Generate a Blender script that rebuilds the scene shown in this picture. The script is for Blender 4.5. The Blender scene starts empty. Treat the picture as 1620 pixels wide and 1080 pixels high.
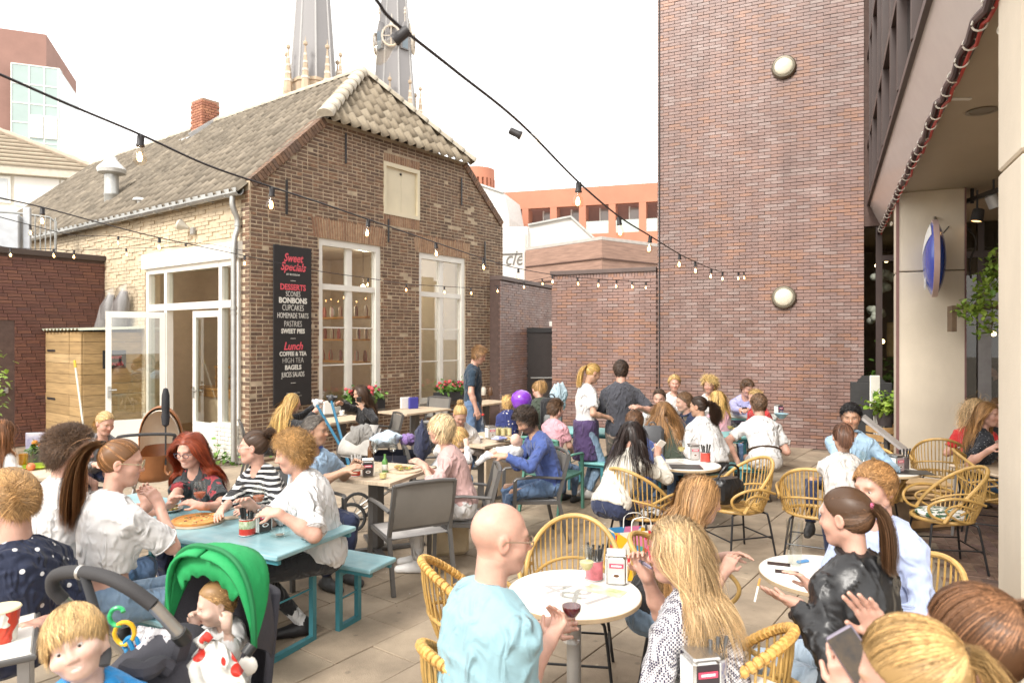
import bpy,bmesh,math,random
import numpy as np
from mathutils import Vector,Matrix
random.seed(7)
rng=np.random.default_rng(7)
SC=bpy.context.scene
COL=SC.collection
R=math.radians
# camera, sky, sun, exposure
F,CX,HY,CAMH=1080.0,810.0,535.0,2.0
cam=bpy.data.cameras.new('camera');cam.lens=24;cam.sensor_width=36;cam.sensor_fit='HORIZONTAL'
cam.shift_y=-5/1620;cam.clip_start=.05;cam.clip_end=3000
camo=bpy.data.objects.new('camera',cam);COL.objects.link(camo)
cam.dof.use_dof=True;cam.dof.focus_distance=5.5;cam.dof.aperture_fstop=3.5
camo.location=(0,0,CAMH);camo.rotation_euler=(R(90),0,0);SC.camera=camo
SUN_EL,SUN_AZ=R(42),R(212)
wd=bpy.data.worlds.new('World');SC.world=wd;wd.use_nodes=True
nt=wd.node_tree;nt.nodes.clear()
sky=nt.nodes.new('ShaderNodeTexSky');sky.sky_type='NISHITA';sky.sun_disc=False
sky.sun_elevation=SUN_EL;sky.sun_rotation=SUN_AZ;sky.air_density=1.0;sky.dust_density=4;sky.ozone_density=1
mx=nt.nodes.new('ShaderNodeMixRGB');mx.inputs[0].default_value=.82;mx.inputs[2].default_value=(9.75,9.5,9.1,1)
bg=nt.nodes.new('ShaderNodeBackground');bg.inputs[1].default_value=.14
wo=nt.nodes.new('ShaderNodeOutputWorld')
nt.links.new(sky.outputs[0],mx.inputs[1]);nt.links.new(mx.outputs[0],bg.inputs[0]);nt.links.new(bg.outputs[0],wo.inputs[0])
sl=bpy.data.lights.new('sun','SUN');sl.energy=1.75;sl.angle=R(14);sl.color=(1,.96,.90)
so=bpy.data.objects.new('sun',sl);COL.objects.link(so)
_d=Vector((math.cos(SUN_EL)*math.sin(SUN_AZ),math.cos(SUN_EL)*math.cos(SUN_AZ),math.sin(SUN_EL)))
so.rotation_euler=_d.to_track_quat('Z','Y').to_euler();so.location=(0,0,30)
SC.view_settings.view_transform='Standard';SC.view_settings.look='None'
SC.view_settings.exposure=1.0;SC.view_settings.gamma=1.0;SC.view_settings.use_curve_mapping=False
SC.cycles.max_bounces=6;SC.cycles.diffuse_bounces=3;SC.cycles.glossy_bounces=3;SC.cycles.transmission_bounces=4
SC.cycles.transparent_max_bounces=12;SC.cycles.use_denoising=True;SC.cycles.caustics_reflective=False;SC.cycles.caustics_refractive=False
def W(px,py,d):return Vector(((px-CX)*d/F,d,CAMH-(py-HY)*d/F))
def Wz(px,py,z):
 d=(CAMH-z)*F/(py-HY);return W(px,py,d)
def proj(p):return(CX+p[0]/p[1]*F,HY+(CAMH-p[2])/p[1]*F)
# materials
MATS={}
def M(name,col,rough=.6,metal=0.,var=.12,vs=6.,bump=.0,bs=60.,col2=None,spec=.5,ramp=None,attr=False,coat=0.,trans=0.,sheen=0.,stretch=None,rnd=0.,emit=0.,wr=0.,wsc=11.,clus=0.,world=False):
 """principled material; ramp: colours picked per object / island; var: cloudy variation; attr: vertex colour tint"""
 if name in MATS:return MATS[name]
 m=bpy.data.materials.new(name);m.use_nodes=True;n=m.node_tree.nodes;l=m.node_tree.links
 b=n['Principled BSDF'];MATS[name]=m
 b.inputs['Roughness'].default_value=rough;b.inputs['Metallic'].default_value=metal
 b.inputs['Specular IOR Level'].default_value=spec
 if coat:b.inputs['Coat Weight'].default_value=coat;b.inputs['Coat Roughness'].default_value=.15
 if trans:b.inputs['Transmission Weight'].default_value=trans
 if sheen:b.inputs['Sheen Weight'].default_value=sheen
 c4=lambda c:(c[0],c[1],c[2],1)
 tc=n.new('ShaderNodeTexCoord');co=tc.outputs['Object']if not world else n.new('ShaderNodeNewGeometry').outputs['Position']
 if stretch:
  mp=n.new('ShaderNodeMapping');mp.inputs['Scale'].default_value=stretch;l.new(co,mp.inputs[0]);co=mp.outputs[0]
 src=None
 if ramp or rnd:
  oi=n.new('ShaderNodeObjectInfo');gi=n.new('ShaderNodeNewGeometry')
  ad=n.new('ShaderNodeMath');ad.operation='ADD';l.new(oi.outputs['Random'],ad.inputs[0]);l.new(gi.outputs['Random Per Island'],ad.inputs[1])
  fr=n.new('ShaderNodeMath');fr.operation='FRACT';l.new(ad.outputs[0],fr.inputs[0]);RND=fr.outputs[0]
 if ramp:
  cr=n.new('ShaderNodeValToRGB');e=cr.color_ramp.elements
  cr.color_ramp.interpolation='LINEAR'
  e[0].position=0;e[0].color=c4(ramp[0]);e[1].position=1;e[1].color=c4(ramp[-1])
  for i,c in enumerate(ramp[1:-1]):
   q=e.new((i+1)/(len(ramp)-1));q.color=c4(c)
  if clus:
   cn=n.new('ShaderNodeTexNoise');cn.inputs['Scale'].default_value=.9;cn.inputs['Detail'].default_value=3;l.new(gi.outputs['Position'],cn.inputs['Vector'])
   cm=n.new('ShaderNodeMapRange');cm.inputs[1].default_value=.3;cm.inputs[2].default_value=.7;cm.inputs[3].default_value=-clus;cm.inputs[4].default_value=clus;l.new(cn.outputs[0],cm.inputs[0])
   ca=n.new('ShaderNodeMath');ca.operation='ADD';ca.use_clamp=True;l.new(RND,ca.inputs[0]);l.new(cm.outputs[0],ca.inputs[1]);RND=ca.outputs[0]
  l.new(RND,cr.inputs[0]);src=cr.outputs[0]
 else:
  rg=n.new('ShaderNodeRGB');rg.outputs[0].default_value=c4(col);src=rg.outputs[0]
 if attr:
  at=n.new('ShaderNodeAttribute');at.attribute_name='tint'
  mm=n.new('ShaderNodeMixRGB');mm.blend_type='MULTIPLY';mm.inputs[0].default_value=1
  l.new(src,mm.inputs[1]);l.new(at.outputs['Color'],mm.inputs[2]);src=mm.outputs[0]
 if var or col2:
  nz=n.new('ShaderNodeTexNoise');nz.inputs['Scale'].default_value=vs;nz.inputs['Detail'].default_value=6;nz.inputs['Roughness'].default_value=.62
  l.new(co,nz.inputs['Vector'])
  mr=n.new('ShaderNodeMapRange');mr.inputs[1].default_value=.3;mr.inputs[2].default_value=.7
  l.new(nz.outputs[0],mr.inputs[0])
  mm=n.new('ShaderNodeMixRGB')
  if col2:
   mr.inputs[3].default_value=0;mr.inputs[4].default_value=1
   l.new(mr.outputs[0],mm.inputs[0]);l.new(src,mm.inputs[1]);mm.inputs[2].default_value=c4(col2)
  else:
   mr.inputs[3].default_value=1-var;mr.inputs[4].default_value=1+var
   mm.blend_type='MULTIPLY';mm.inputs[0].default_value=1;l.new(src,mm.inputs[1]);l.new(mr.outputs[0],mm.inputs[2])
  src=mm.outputs[0]
 if rnd:
  mr2=n.new('ShaderNodeMapRange');mr2.inputs[3].default_value=1-rnd;mr2.inputs[4].default_value=1+rnd;l.new(RND,mr2.inputs[0])
  mm=n.new('ShaderNodeMixRGB');mm.blend_type='MULTIPLY';mm.inputs[0].default_value=1;l.new(src,mm.inputs[1]);l.new(mr2.outputs[0],mm.inputs[2]);src=mm.outputs[0]
 l.new(src,b.inputs['Base Color'])
 if emit:
  l.new(src,b.inputs['Emission Color']);b.inputs['Emission Strength'].default_value=emit
 if wr:
  wm=n.new('ShaderNodeMapping');wm.inputs['Scale'].default_value=(1.25,1.25,.7);l.new(tc.outputs['Object'],wm.inputs[0])
  wn=n.new('ShaderNodeTexNoise');wn.noise_type='RIDGED_MULTIFRACTAL';wn.normalize=True;wn.inputs['Scale'].default_value=wsc;wn.inputs['Detail'].default_value=2.5;wn.inputs['Roughness'].default_value=.35;wn.inputs['Distortion'].default_value=1.1;l.new(wm.outputs[0],wn.inputs['Vector'])
  wb=n.new('ShaderNodeBump');wb.inputs['Strength'].default_value=wr;wb.inputs['Distance'].default_value=.06;l.new(wn.outputs[0],wb.inputs['Height']);l.new(wb.outputs[0],b.inputs['Normal'])
 if bump:
  nb=n.new('ShaderNodeTexNoise');nb.inputs['Scale'].default_value=bs;nb.inputs['Detail'].default_value=5;l.new(co,nb.inputs['Vector'])
  bp=n.new('ShaderNodeBump');bp.inputs['Strength'].default_value=bump;bp.inputs['Distance'].default_value=.01
  if_wr=wr and l.new(wb.outputs[0],bp.inputs['Normal']);l.new(nb.outputs[0],bp.inputs['Height']);l.new(bp.outputs[0],b.inputs['Normal'])
 return m
def grime(m,scale,lo,hi,stretch=(1,1,1),spots=0.):
 n=m.node_tree.nodes;l=m.node_tree.links;b=n['Principled BSDF'];src=b.inputs['Base Color'].links[0].from_socket
 g=n.new('ShaderNodeNewGeometry');mp=n.new('ShaderNodeMapping');mp.inputs['Scale'].default_value=stretch;l.new(g.outputs['Position'],mp.inputs[0])
 z=n.new('ShaderNodeTexNoise');z.inputs['Scale'].default_value=scale;z.inputs['Detail'].default_value=7;z.inputs['Roughness'].default_value=.6;l.new(mp.outputs[0],z.inputs['Vector'])
 r=n.new('ShaderNodeMapRange');r.inputs[1].default_value=.32;r.inputs[2].default_value=.68;r.inputs[3].default_value=lo;r.inputs[4].default_value=hi;l.new(z.outputs[0],r.inputs[0]);out=r.outputs[0]
 if spots:
  v=n.new('ShaderNodeTexVoronoi');v.inputs['Scale'].default_value=spots;l.new(g.outputs['Position'],v.inputs['Vector'])
  q=n.new('ShaderNodeMapRange');q.inputs[1].default_value=.07;q.inputs[2].default_value=.13;q.inputs[3].default_value=.72;q.inputs[4].default_value=1;l.new(v.outputs['Distance'],q.inputs[0])
  k=n.new('ShaderNodeMath');k.operation='MULTIPLY';l.new(out,k.inputs[0]);l.new(q.outputs[0],k.inputs[1]);out=k.outputs[0]
 x=n.new('ShaderNodeMixRGB');x.blend_type='MULTIPLY';x.inputs[0].default_value=1;l.new(src,x.inputs[1]);l.new(out,x.inputs[2]);l.new(x.outputs[0],b.inputs['Base Color']);return m
def glassmat(name,tint=(.93,.95,.93),rough=.0,base=.06,cap=.9):
 if name in MATS:return MATS[name]
 m=bpy.data.materials.new(name);m.use_nodes=True;n=m.node_tree.nodes;l=m.node_tree.links;n.clear()
 o=n.new('ShaderNodeOutputMaterial');tr=n.new('ShaderNodeBsdfTransparent');tr.inputs[0].default_value=(*tint,1)
 gl=n.new('ShaderNodeBsdfGlossy');gl.inputs['Roughness'].default_value=rough
 fr=n.new('ShaderNodeFresnel');fr.inputs[0].default_value=1.5
 ad=n.new('ShaderNodeMath');ad.operation='MULTIPLY_ADD';ad.inputs[1].default_value=.55;ad.inputs[2].default_value=base;l.new(fr.outputs[0],ad.inputs[0])
 mn=n.new('ShaderNodeMath');mn.operation='MINIMUM';mn.inputs[1].default_value=cap;l.new(ad.outputs[0],mn.inputs[0])
 ge=n.new('ShaderNodeNewGeometry');sb=n.new('ShaderNodeMath');sb.operation='SUBTRACT';sb.inputs[0].default_value=1;l.new(ge.outputs['Backfacing'],sb.inputs[1])
 ad=n.new('ShaderNodeMath');ad.operation='MULTIPLY';l.new(mn.outputs[0],ad.inputs[0]);l.new(sb.outputs[0],ad.inputs[1])
 mi=n.new('ShaderNodeMixShader');l.new(ad.outputs[0],mi.inputs[0]);l.new(tr.outputs[0],mi.inputs[1]);l.new(gl.outputs[0],mi.inputs[2]);l.new(mi.outputs[0],o.inputs[0])
 MATS[name]=m;return m
 # mesh building
class MB:
 def __init__(s):s.v=[];s.f=[]
 def add(s,vs,fs,X=None):
  o=len(s.v)
  s.v.extend([tuple(X@Vector(v))for v in vs]if X is not None else[tuple(v)for v in vs])
  s.f.extend([tuple(i+o for i in f)for f in fs]);return s
 def box(s,x0,x1,y0,y1,z0,z1,X=None,skip=()):
  vs=[(x0,y0,z0),(x1,y0,z0),(x1,y1,z0),(x0,y1,z0),(x0,y0,z1),(x1,y0,z1),(x1,y1,z1),(x0,y1,z1)]
  fs={'b':(0,3,2,1),'t':(4,5,6,7),'f':(0,1,5,4),'r':(1,2,6,5),'k':(2,3,7,6),'l':(3,0,4,7)}
  return s.add(vs,[f for k,f in fs.items()if k not in skip],X)
 def bbox(s,x0,x1,y0,y1,z0,z1,c=.006,X=None):
  """box with chamfered vertical and top edges"""
  a=[(x0+c,y0),(x1-c,y0),(x1,y0+c),(x1,y1-c),(x1-c,y1),(x0+c,y1),(x0,y1-c),(x0,y0+c)]
  mx_,my_=(x0+x1)/2,(y0+y1)/2
  ins=[(p[0]-c*.7*(1 if p[0]>mx_ else-1),p[1]-c*.7*(1 if p[1]>my_ else-1))for p in a]
  vs=[(*p,z0+c)for p in a]+[(*p,z1-c)for p in a]+[(*p,z1)for p in ins]+[(*p,z0)for p in ins]
  fs=[(i,(i+1)%8,8+(i+1)%8,8+i)for i in range(8)]+[(8+i,8+(i+1)%8,16+(i+1)%8,16+i)for i in range(8)]
  fs+=[tuple(range(16,24))]+[tuple(range(31,23,-1))]+[(24+i,24+(i+1)%8,(i+1)%8,i)for i in range(8)]
  return s.add(vs,fs,X)
 def tube(s,pts,r,n=8,X=None,caps=True,closed=False,flat=1.):
  pts=[Vector(p)for p in pts];m=len(pts);rs=r if isinstance(r,(list,tuple))else[r]*m
  vs=[];up=None
  for i,p in enumerate(pts):
   if closed:t=pts[(i+1)%m]-pts[i-1]
   else:t=pts[min(i+1,m-1)]-pts[max(i-1,0)]
   t.normalize()
   if up is None:
    up=Vector((0,0,1))if abs(t.z)<.9 else Vector((1,0,0))
   a=t.cross(up);a.normalize();b=a.cross(t);b.normalize();up=b
   for k in range(n):
    q=2*math.pi*k/n
    vs.append(p+a*(math.cos(q)*rs[i])+b*(math.sin(q)*rs[i]*flat))
  fs=[]
  for i in range(m if closed else m-1):
   j=(i+1)%m
   for k in range(n):fs.append((i*n+k,i*n+(k+1)%n,j*n+(k+1)%n,j*n+k))
  if caps and not closed:
   fs.append(tuple(range(n-1,-1,-1)));fs.append(tuple((m-1)*n+k for k in range(n)))
  return s.add(vs,fs,X)
 def bar(s,a,b,w,h,X=None):
  a,b=Vector(a),Vector(b);t=(b-a).normalized();up=Vector((0,0,1))if abs(t.z)<.95 else Vector((0,1,0))
  x=t.cross(up).normalized();y=x.cross(t).normalized()
  vs=[]
  for p in(a,b):
   for(i,j)in((-1,-1),(1,-1),(1,1),(-1,1)):vs.append(p+x*i*w/2+y*j*h/2)
  return s.add(vs,[(0,3,2,1),(4,5,6,7),(0,1,5,4),(1,2,6,5),(2,3,7,6),(3,0,4,7)],X)
 def lathe(s,prof,n=20,X=None):
  vs=[];fs=[];m=len(prof)
  for r,z in prof:
   for k in range(n):
    q=2*math.pi*k/n;vs.append((r*math.cos(q),r*math.sin(q),z))
  for i in range(m-1):
   for k in range(n):fs.append((i*n+k,i*n+(k+1)%n,(i+1)*n+(k+1)%n,(i+1)*n+k))
  if prof[0][0]>1e-6:fs.append(tuple(range(n-1,-1,-1)))
  if prof[-1][0]>1e-6:fs.append(tuple((m-1)*n+k for k in range(n)))
  return s.add(vs,fs,X)
 def sphere(s,c,r,n=12,m=8,X=None):
  r=r if isinstance(r,(tuple,list))else(r,r,r)
  vs=[(c[0],c[1],c[2]-r[2])]
  for i in range(1,m):
   a=-math.pi/2+math.pi*i/m
   for k in range(n):
    q=2*math.pi*k/n;vs.append((c[0]+r[0]*math.cos(a)*math.cos(q),c[1]+r[1]*math.cos(a)*math.sin(q),c[2]+r[2]*math.sin(a)))
  vs.append((c[0],c[1],c[2]+r[2]));L=len(vs)-1
  fs=[(0,1+(k+1)%n,1+k)for k in range(n)]
  for i in range(m-2):
   for k in range(n):fs.append((1+i*n+k,1+i*n+(k+1)%n,1+(i+1)*n+(k+1)%n,1+(i+1)*n+k))
  fs+=[(L,1+(m-2)*n+k,1+(m-2)*n+(k+1)%n)for k in range(n)]
  return s.add(vs,fs,X)
 def prism(s,poly,y0,y1,X=None):
  """polygon in x,z extruded along y"""
  n=len(poly);vs=[(p[0],y0,p[1])for p in poly]+[(p[0],y1,p[1])for p in poly]
  fs=[tuple(range(n)),tuple(range(2*n-1,n-1,-1))]+[(i,i+n,(i+1)%n+n,(i+1)%n)for i in range(n)]
  return s.add(vs,fs,X)
 def slab(s,poly,z0,z1,X=None):
  """polygon in x,y extruded along z"""
  n=len(poly);vs=[(p[0],p[1],z0)for p in poly]+[(p[0],p[1],z1)for p in poly]
  fs=[tuple(range(n-1,-1,-1)),tuple(range(n,2*n))]+[(i,(i+1)%n,(i+1)%n+n,i+n)for i in range(n)]
  return s.add(vs,fs,X)
 def mesh(s,name,smooth=False):
  me=bpy.data.meshes.new(name);me.from_pydata(s.v,[],s.f);me.validate()
  bm=bmesh.new();bm.from_mesh(me);bmesh.ops.recalc_face_normals(bm,faces=bm.faces);bm.to_mesh(me);bm.free()
  if smooth:
   me.polygons.foreach_set('use_smooth',[True]*len(me.polygons))
   if smooth!='all':me.set_sharp_from_angle(angle=R(38))
  return me
def arc(c,r,a0,a1,n,plane='xz'):
 out=[]
 for i in range(n):
  a=R(a0+(a1-a0)*i/(n-1));u_,v_=r*math.cos(a),r*math.sin(a)
  out.append((c[0]+u_,c[1],c[2]+v_)if plane=='xz' else(c[0]+u_,c[1]+v_,c[2])if plane=='xy' else(c[0],c[1]+u_,c[2]+v_))
 return out
def bez(p0,p1,p2,n=10):
 p0,p1,p2=Vector(p0),Vector(p1),Vector(p2)
 return[p0*(1-t)**2+p1*2*t*(1-t)+p2*t*t for t in[i/(n-1)for i in range(n)]]
def crom(pts,n=6):
 P=[Vector(p)for p in pts];P=[P[0]*2-P[1]]+P+[P[-1]*2-P[-2]];out=[]
 for i in range(1,len(P)-2):
  for k in range(n):
   t=k/n;a,b,c,d=P[i-1],P[i],P[i+1],P[i+2]
   out.append(.5*((2*b)+(c-a)*t+(2*a-5*b+4*c-d)*t*t+(3*b-a-3*c+d)*t**3))
 out.append(P[-2]);return out
def obj(name,mb,mat=None,parent=None,smooth=False,loc=None,rot=None,kind=None):
 me=mb.mesh(name,smooth)if isinstance(mb,MB)else mb
 if mat is not None and not me.materials:me.materials.append(mat)
 o=bpy.data.objects.new(name,me);COL.objects.link(o)
 if parent:o.parent=parent
 if loc is not None:o.location=loc
 if rot is not None:o.rotation_euler=rot
 if kind:o['kind']=kind
 return o
def tag(o,label,cat,group=None):
 o['label']=label;o['category']=cat
 if group:o['group']=group
 return o
def thing(name,label,cat,loc=(0,0,0),rz=0.,group=None):
 o=bpy.data.objects.new(name,None);COL.objects.link(o);o.empty_display_size=.1
 o.location=loc;o.rotation_euler=(0,0,rz);return tag(o,label,cat,group)
def copy_tree(o,loc=None,rz=None,label=None,parent=None):
 c=o.copy();COL.objects.link(c)
 if parent:c.parent=parent
 if loc is not None:c.location=loc
 if rz is not None:c.rotation_euler=(0,0,rz)
 if label:c['label']=label
 for ch in list(o.children):copy_tree(ch,parent=c)
 return c
def text(body,size,mat,parent,loc,rot=(R(90),0,0),name='lettering',shear=0.,ext=.002,align='CENTER',sx=1.,bold=0.):
 cu=bpy.data.curves.new(name,'FONT');cu.body=body;cu.size=size;cu.align_x=align;cu.align_y='CENTER';cu.shear=shear
 cu.extrude=ext;cu.offset=bold;cu.resolution_u=3
 o=bpy.data.objects.new('tmp_text',cu);COL.objects.link(o)
 bpy.context.view_layer.update()
 me=bpy.data.meshes.new_from_object(o.evaluated_get(bpy.context.evaluated_depsgraph_get()));me.name=name
 bpy.data.objects.remove(o);me.materials.clear();me.materials.append(mat)
 q=bpy.data.objects.new(name,me);COL.objects.link(q);q.parent=parent;q.location=loc;q.rotation_euler=rot;q.scale=(sx,1,1)
 return q
def rotz(d):return math.atan2(d[1],d[0])
GD,SD,UD,WD=(.5952,.8036),(-.8036,.5952),(.4208,.9071),(-.9071,.4208)
C0=Vector((-4.15,10.8,0));BP=Vector((6.2,12.03,0))
# shared materials
m_white=M('white_paint',(.78,.76,.70),.35,var=.05,vs=3)
m_cream=M('cream_paint',(.72,.64,.46),.4,var=.05,vs=3)
m_dark=M('dark_metal',(.035,.034,.035),.4,var=.1)
m_zinc=M('zinc',(.42,.42,.40),.4,.6,var=.15,vs=5)
m_mort_l=M('lime_mortar',(.47,.375,.265),.95,var=.25,vs=7,bump=.5,bs=90)
m_mort_d=M('dark_mortar',(.10,.065,.055),.95,var=.2,vs=9,bump=.4,bs=90)
m_oldbrick=M('old_brick',(0,0,0),.85,world=True,ramp=[(.115,.075,.053),(.15,.093,.062),(.185,.11,.07),(.22,.126,.076),(.14,.089,.065),(.195,.122,.082)],var=.4,vs=16,bump=.8,bs=70)
m_archbrick=M('arch_brick',(0,0,0),.85,ramp=[(.30,.17,.10),(.36,.22,.13),(.24,.13,.08),(.38,.25,.16)],var=.3,vs=14,bump=.6,bs=70)
m_plumbrick=M('plum_brick',(0,0,0),.38,ramp=[(.315,.228,.205),(.285,.19,.166),(.26,.163,.141),(.275,.168,.140),(.25,.152,.13),(.285,.165,.13),(.315,.168,.113)],clus=.3,world=True,var=.16,vs=3,bump=.25,bs=80,spec=.6)
m_palebrick=M('pale_painted_brick',(.58,.475,.335),.85,var=.16,vs=2.2,bump=.5,bs=35,rnd=.025)
m_tile=M('clay_tile',(0,0,0),.85,ramp=[(.13,.108,.08),(.17,.142,.106),(.20,.168,.126),(.15,.125,.094),(.225,.19,.145)],var=.35,vs=5,bump=.5,bs=50)
m_glass=glassmat('window_glass',base=.16)
grime(m_plumbrick,1.6,.80,1.12,(1,1,.16));grime(m_oldbrick,1.2,.88,1.22,(1,1,.5));grime(m_palebrick,2,.85,1.1,(1,1,.4));grime(m_tile,1.5,.8,1.18)
# ground
gm=MB();gm.box(-900,900,-60,2400,-.4,-.02)
obj('ground',gm,M('earth',(.28,.24,.19),.95),kind='structure')
pav=obj('pavement',MB().box(-15,9,-3,22,-.3,-.012),M('paving_joint',(.24,.19,.14),.95,var=.3,vs=8),kind='structure')
m_slab=M('paving_slab',(0,0,0),.85,world=True,ramp=[(.325,.255,.183),(.355,.283,.205),(.34,.268,.193),(.372,.30,.218),(.315,.246,.175)],var=.30,vs=2.2,bump=.5,bs=120)
grime(m_slab,.8,.80,1.08,spots=5.5)
def in_poly(x,y,P):
 c=False;n=len(P)
 for i in range(n):
  a,b=P[i],P[i-1]
  if(a[1]>y)!=(b[1]>y)and x<(b[0]-a[0])*(y-a[1])/(b[1]-a[1])+a[0]:c=not c
 return c
slab_proto=MB().bbox(-.297,.297,-.197,.197,-.03,0,.004).mesh('paving_slab');slab_proto.materials.append(m_slab)
cands=[]
g2,s2=Vector((GD[0],GD[1])),Vector((SD[0],SD[1]))
for i in range(-26,30):
 for j in range(-34,34):
  c=Vector((-1,6))+g2*((i+.5*(j%2))*.6)+s2*(j*.4)
  if c.y<1.2 or c.y>16 or abs(c.x)>9:continue
  fas=2.73+.4639*(c.y-3.88)
  if c.x>fas-.15:continue
  if(c-Vector((BP.x,BP.y))).dot(Vector((.4208,.9071)))>-.1:continue
  if(c-Vector((C0.x,C0.y))).dot(s2)>0 and(c-Vector((C0.x,C0.y))).dot(g2)>-.2:continue
  q=proj((c.x,c.y,0));vis=-40<q[0]<1660 and q[1]<1150
  cands.append((0 if vis else 1,c.length,c))
cands.sort(key=lambda a:(a[0],a[1]))
rest=MB()
for k,(v,d,c)in enumerate(cands):
 z=random.uniform(-.003,.003);tl=(random.uniform(-.004,.004),random.uniform(-.004,.004))
 if k<300:
  o=bpy.data.objects.new('paving_slab',slab_proto);COL.objects.link(o);o.parent=pav;o.location=(c.x,c.y,z);o.rotation_euler=(*tl,rotz(GD))
 else:
  rest.bbox(-.297,.297,-.197,.197,-.03,0,.004,Matrix.Translation((c.x,c.y,z))@Matrix.Rotation(rotz(GD),4,'Z'))
obj('far_paving_slabs',rest,m_slab,pav,kind='stuff')
m_clink=M('clinker',(0,0,0),.8,ramp=[(.13,.085,.065),(.19,.12,.085),(.16,.10,.085),(.22,.145,.10),(.12,.085,.075)],var=.3,vs=14,bump=.5,bs=90)
arc_floor=obj('arcade_floor',MB().slab([(2.2,2.9),(8,.5),(11,10.2),(6.3,12.1)],-.2,-.008),M('clinker_joint',(.24,.19,.14),.95,var=.2),kind='structure')
cl=MB();cl.bbox(-.098,.098,-.046,.046,-.03,0,.004);clm=cl.mesh('paving_brick');clm.materials.append(m_clink)
cc=[]
for i in range(-60,60):
 for j in range(-60,60):
  for h in(0,1):
   bx,by=(i*.1+j*.2),(i*.1-j*.2)
   p=Vector((bx+(.1 if h==0 else .05-.1+.1),by+(.05 if h==0 else .2)))
   p=Vector((5.4,7))+Matrix.Rotation(rotz(UD)+R(0),2)@p
   fas=2.73+.4639*(p.y-3.88)
   if p.x<fas+.1 or p.x>fas+3.4 or p.y<3.3 or p.y>11.4:continue
   if(p-Vector((BP.x,BP.y))).dot(Vector((.4208,.9071)))>-.15:continue
   cc.append((p.length,p,rotz(UD)+(0 if h==0 else R(90))))
cc.sort(key=lambda a:a[0]);rest=MB();k=0
for d,p,a in cc:
 q=proj((p.x,p.y,0));z=random.uniform(-.004,.004)
 if 1300<q[0]<1600 and q[1]<960 and k<300:
  o=bpy.data.objects.new('paving_brick',clm);COL.objects.link(o);o.parent=arc_floor;o.location=(p.x,p.y,z);o.rotation_euler=(random.uniform(-.01,.01),random.uniform(-.01,.01),a);k+=1
 else:rest.bbox(-.098,.098,-.046,.046,-.03,0,.004,Matrix.Translation((p.x,p.y,z))@Matrix.Rotation(a,4,'Z'))
obj('far_paving_bricks',rest,m_clink,arc_floor,kind='stuff')
# brick laying
def lay_bricks(root,poly,holes,bl,bh,gap,mat,bond,nmax=300,jit=.003,name='brick',rest='brickwork',x0=0.,ymax_px=600):
 """bricks on the local plane y=0 of root, filling polygon poly (x,z) minus rectangles holes (x0,x1,z0,z1)"""
 xs=[p[0]for p in poly];zs=[p[1]for p in poly]
 Mw=Matrix.Translation(root.location)@Matrix.Rotation(root.rotation_euler[2],4,'Z')
 out=[];row=0;z=min(zs)
 while z<max(zs)-.01:
  zc=z+bh/2;x=min(xs)-bl
  if bond=='half':x+=(row%2)*(bl+gap)/2
  elif bond=='third':x+=(row%3)*(bl+gap)/3+(.0 if row%2 else .4*bl)
  hdr=bond=='english' and row%2==1
  if hdr:x+=(bl+gap)*.25
  k=0
  while x<max(xs):
   L=(bl-gap)/2 if(hdr or(bond=='wild' and random.random()<.3))else bl
   a,b=x,x+L;x=b+gap;k+=1
   a=max(a,min(xs));b=min(b,max(xs))
   segs=[(a,b)]
   for h in holes:
    if h[2]<zc<h[3]:
     ns=[]
     for(p,q)in segs:
      if q<=h[0]or p>=h[1]:ns.append((p,q));continue
      if p<h[0]:ns.append((p,h[0]))
      if q>h[1]:ns.append((h[1],q))
     segs=ns
   for(p,q)in segs:
    if q-p<.02:continue
    e=.004
    if not(in_poly(p+e,zc,poly)and in_poly(q-e,zc,poly)):
     if not in_poly((p+q)/2,zc,poly):continue
     while q-p>.03 and not in_poly(p+e,zc,poly):p+=.01
     while q-p>.03 and not in_poly(q-e,zc,poly):q-=.01
    out.append((p,q,z))
  z+=bh+gap;row+=1
 sc=[]
 for(p,q,z)in out:
  c=Mw@Vector(((p+q)/2,0,z));
  if c.y<.5:sc.append(-1);continue
  X=proj(c);vis=0<X[0]<1620 and 0<X[1]<ymax_px
  sc.append((q-p)/c.y**2 if vis else-1)
 order=sorted(range(len(out)),key=lambda i:-sc[i])
 cache={};st=MB()
 for n_,i in enumerate(order):
  p,q,z=out[i];L=round(q-p,3);dy=-abs(random.gauss(.004,jit));dz=random.uniform(-.0015,.0015);a=random.gauss(0,.004)
  if n_<nmax and sc[i]>0:
   if L not in cache:
    me=MB().box(-L/2,L/2,0,.05,0,bh,skip=('k',)).mesh(name);me.materials.append(mat);cache[L]=me
   o=bpy.data.objects.new(name,cache[L]);COL.objects.link(o);o.parent=root;o.location=((p+q)/2,dy,z+dz);o.rotation_euler=(0,a,a)
  else:
   st.box(p,q,dy,.05,z+dz,z+dz+bh,skip=('k',))
 obj(rest,st,mat,root,kind='stuff')
lw0=BP+Vector((WD[0],WD[1],0))*5.9
bigw=thing('brick_wall','tall plum brick wall with two round lamps behind the back tables','wall',BP+Vector((WD[0],WD[1],0))*3.65,rotz((-WD[0],-WD[1])))
obj('wall_core',MB().box(.0,3.65,.012,.6,0,10.6),m_mort_d,bigw)
obj('wall_return',MB().box(3.652,4.3,.014,.6,3.97,12.5),m_mort_d,bigw)
lay_bricks(bigw,[(0,0),(3.65,0),(3.65,10.5),(0,10.5)],[],.212,.0515,.010,m_plumbrick,'half')
loww=thing('brick_wall','lower plum brick wall beside the tall one, capped with dark coping, black door to its left','wall',lw0,rotz((-WD[0],-WD[1])))
obj('wall_core',MB().box(0,2.235,.012,.35,0,3.33),m_mort_d,loww)
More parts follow.
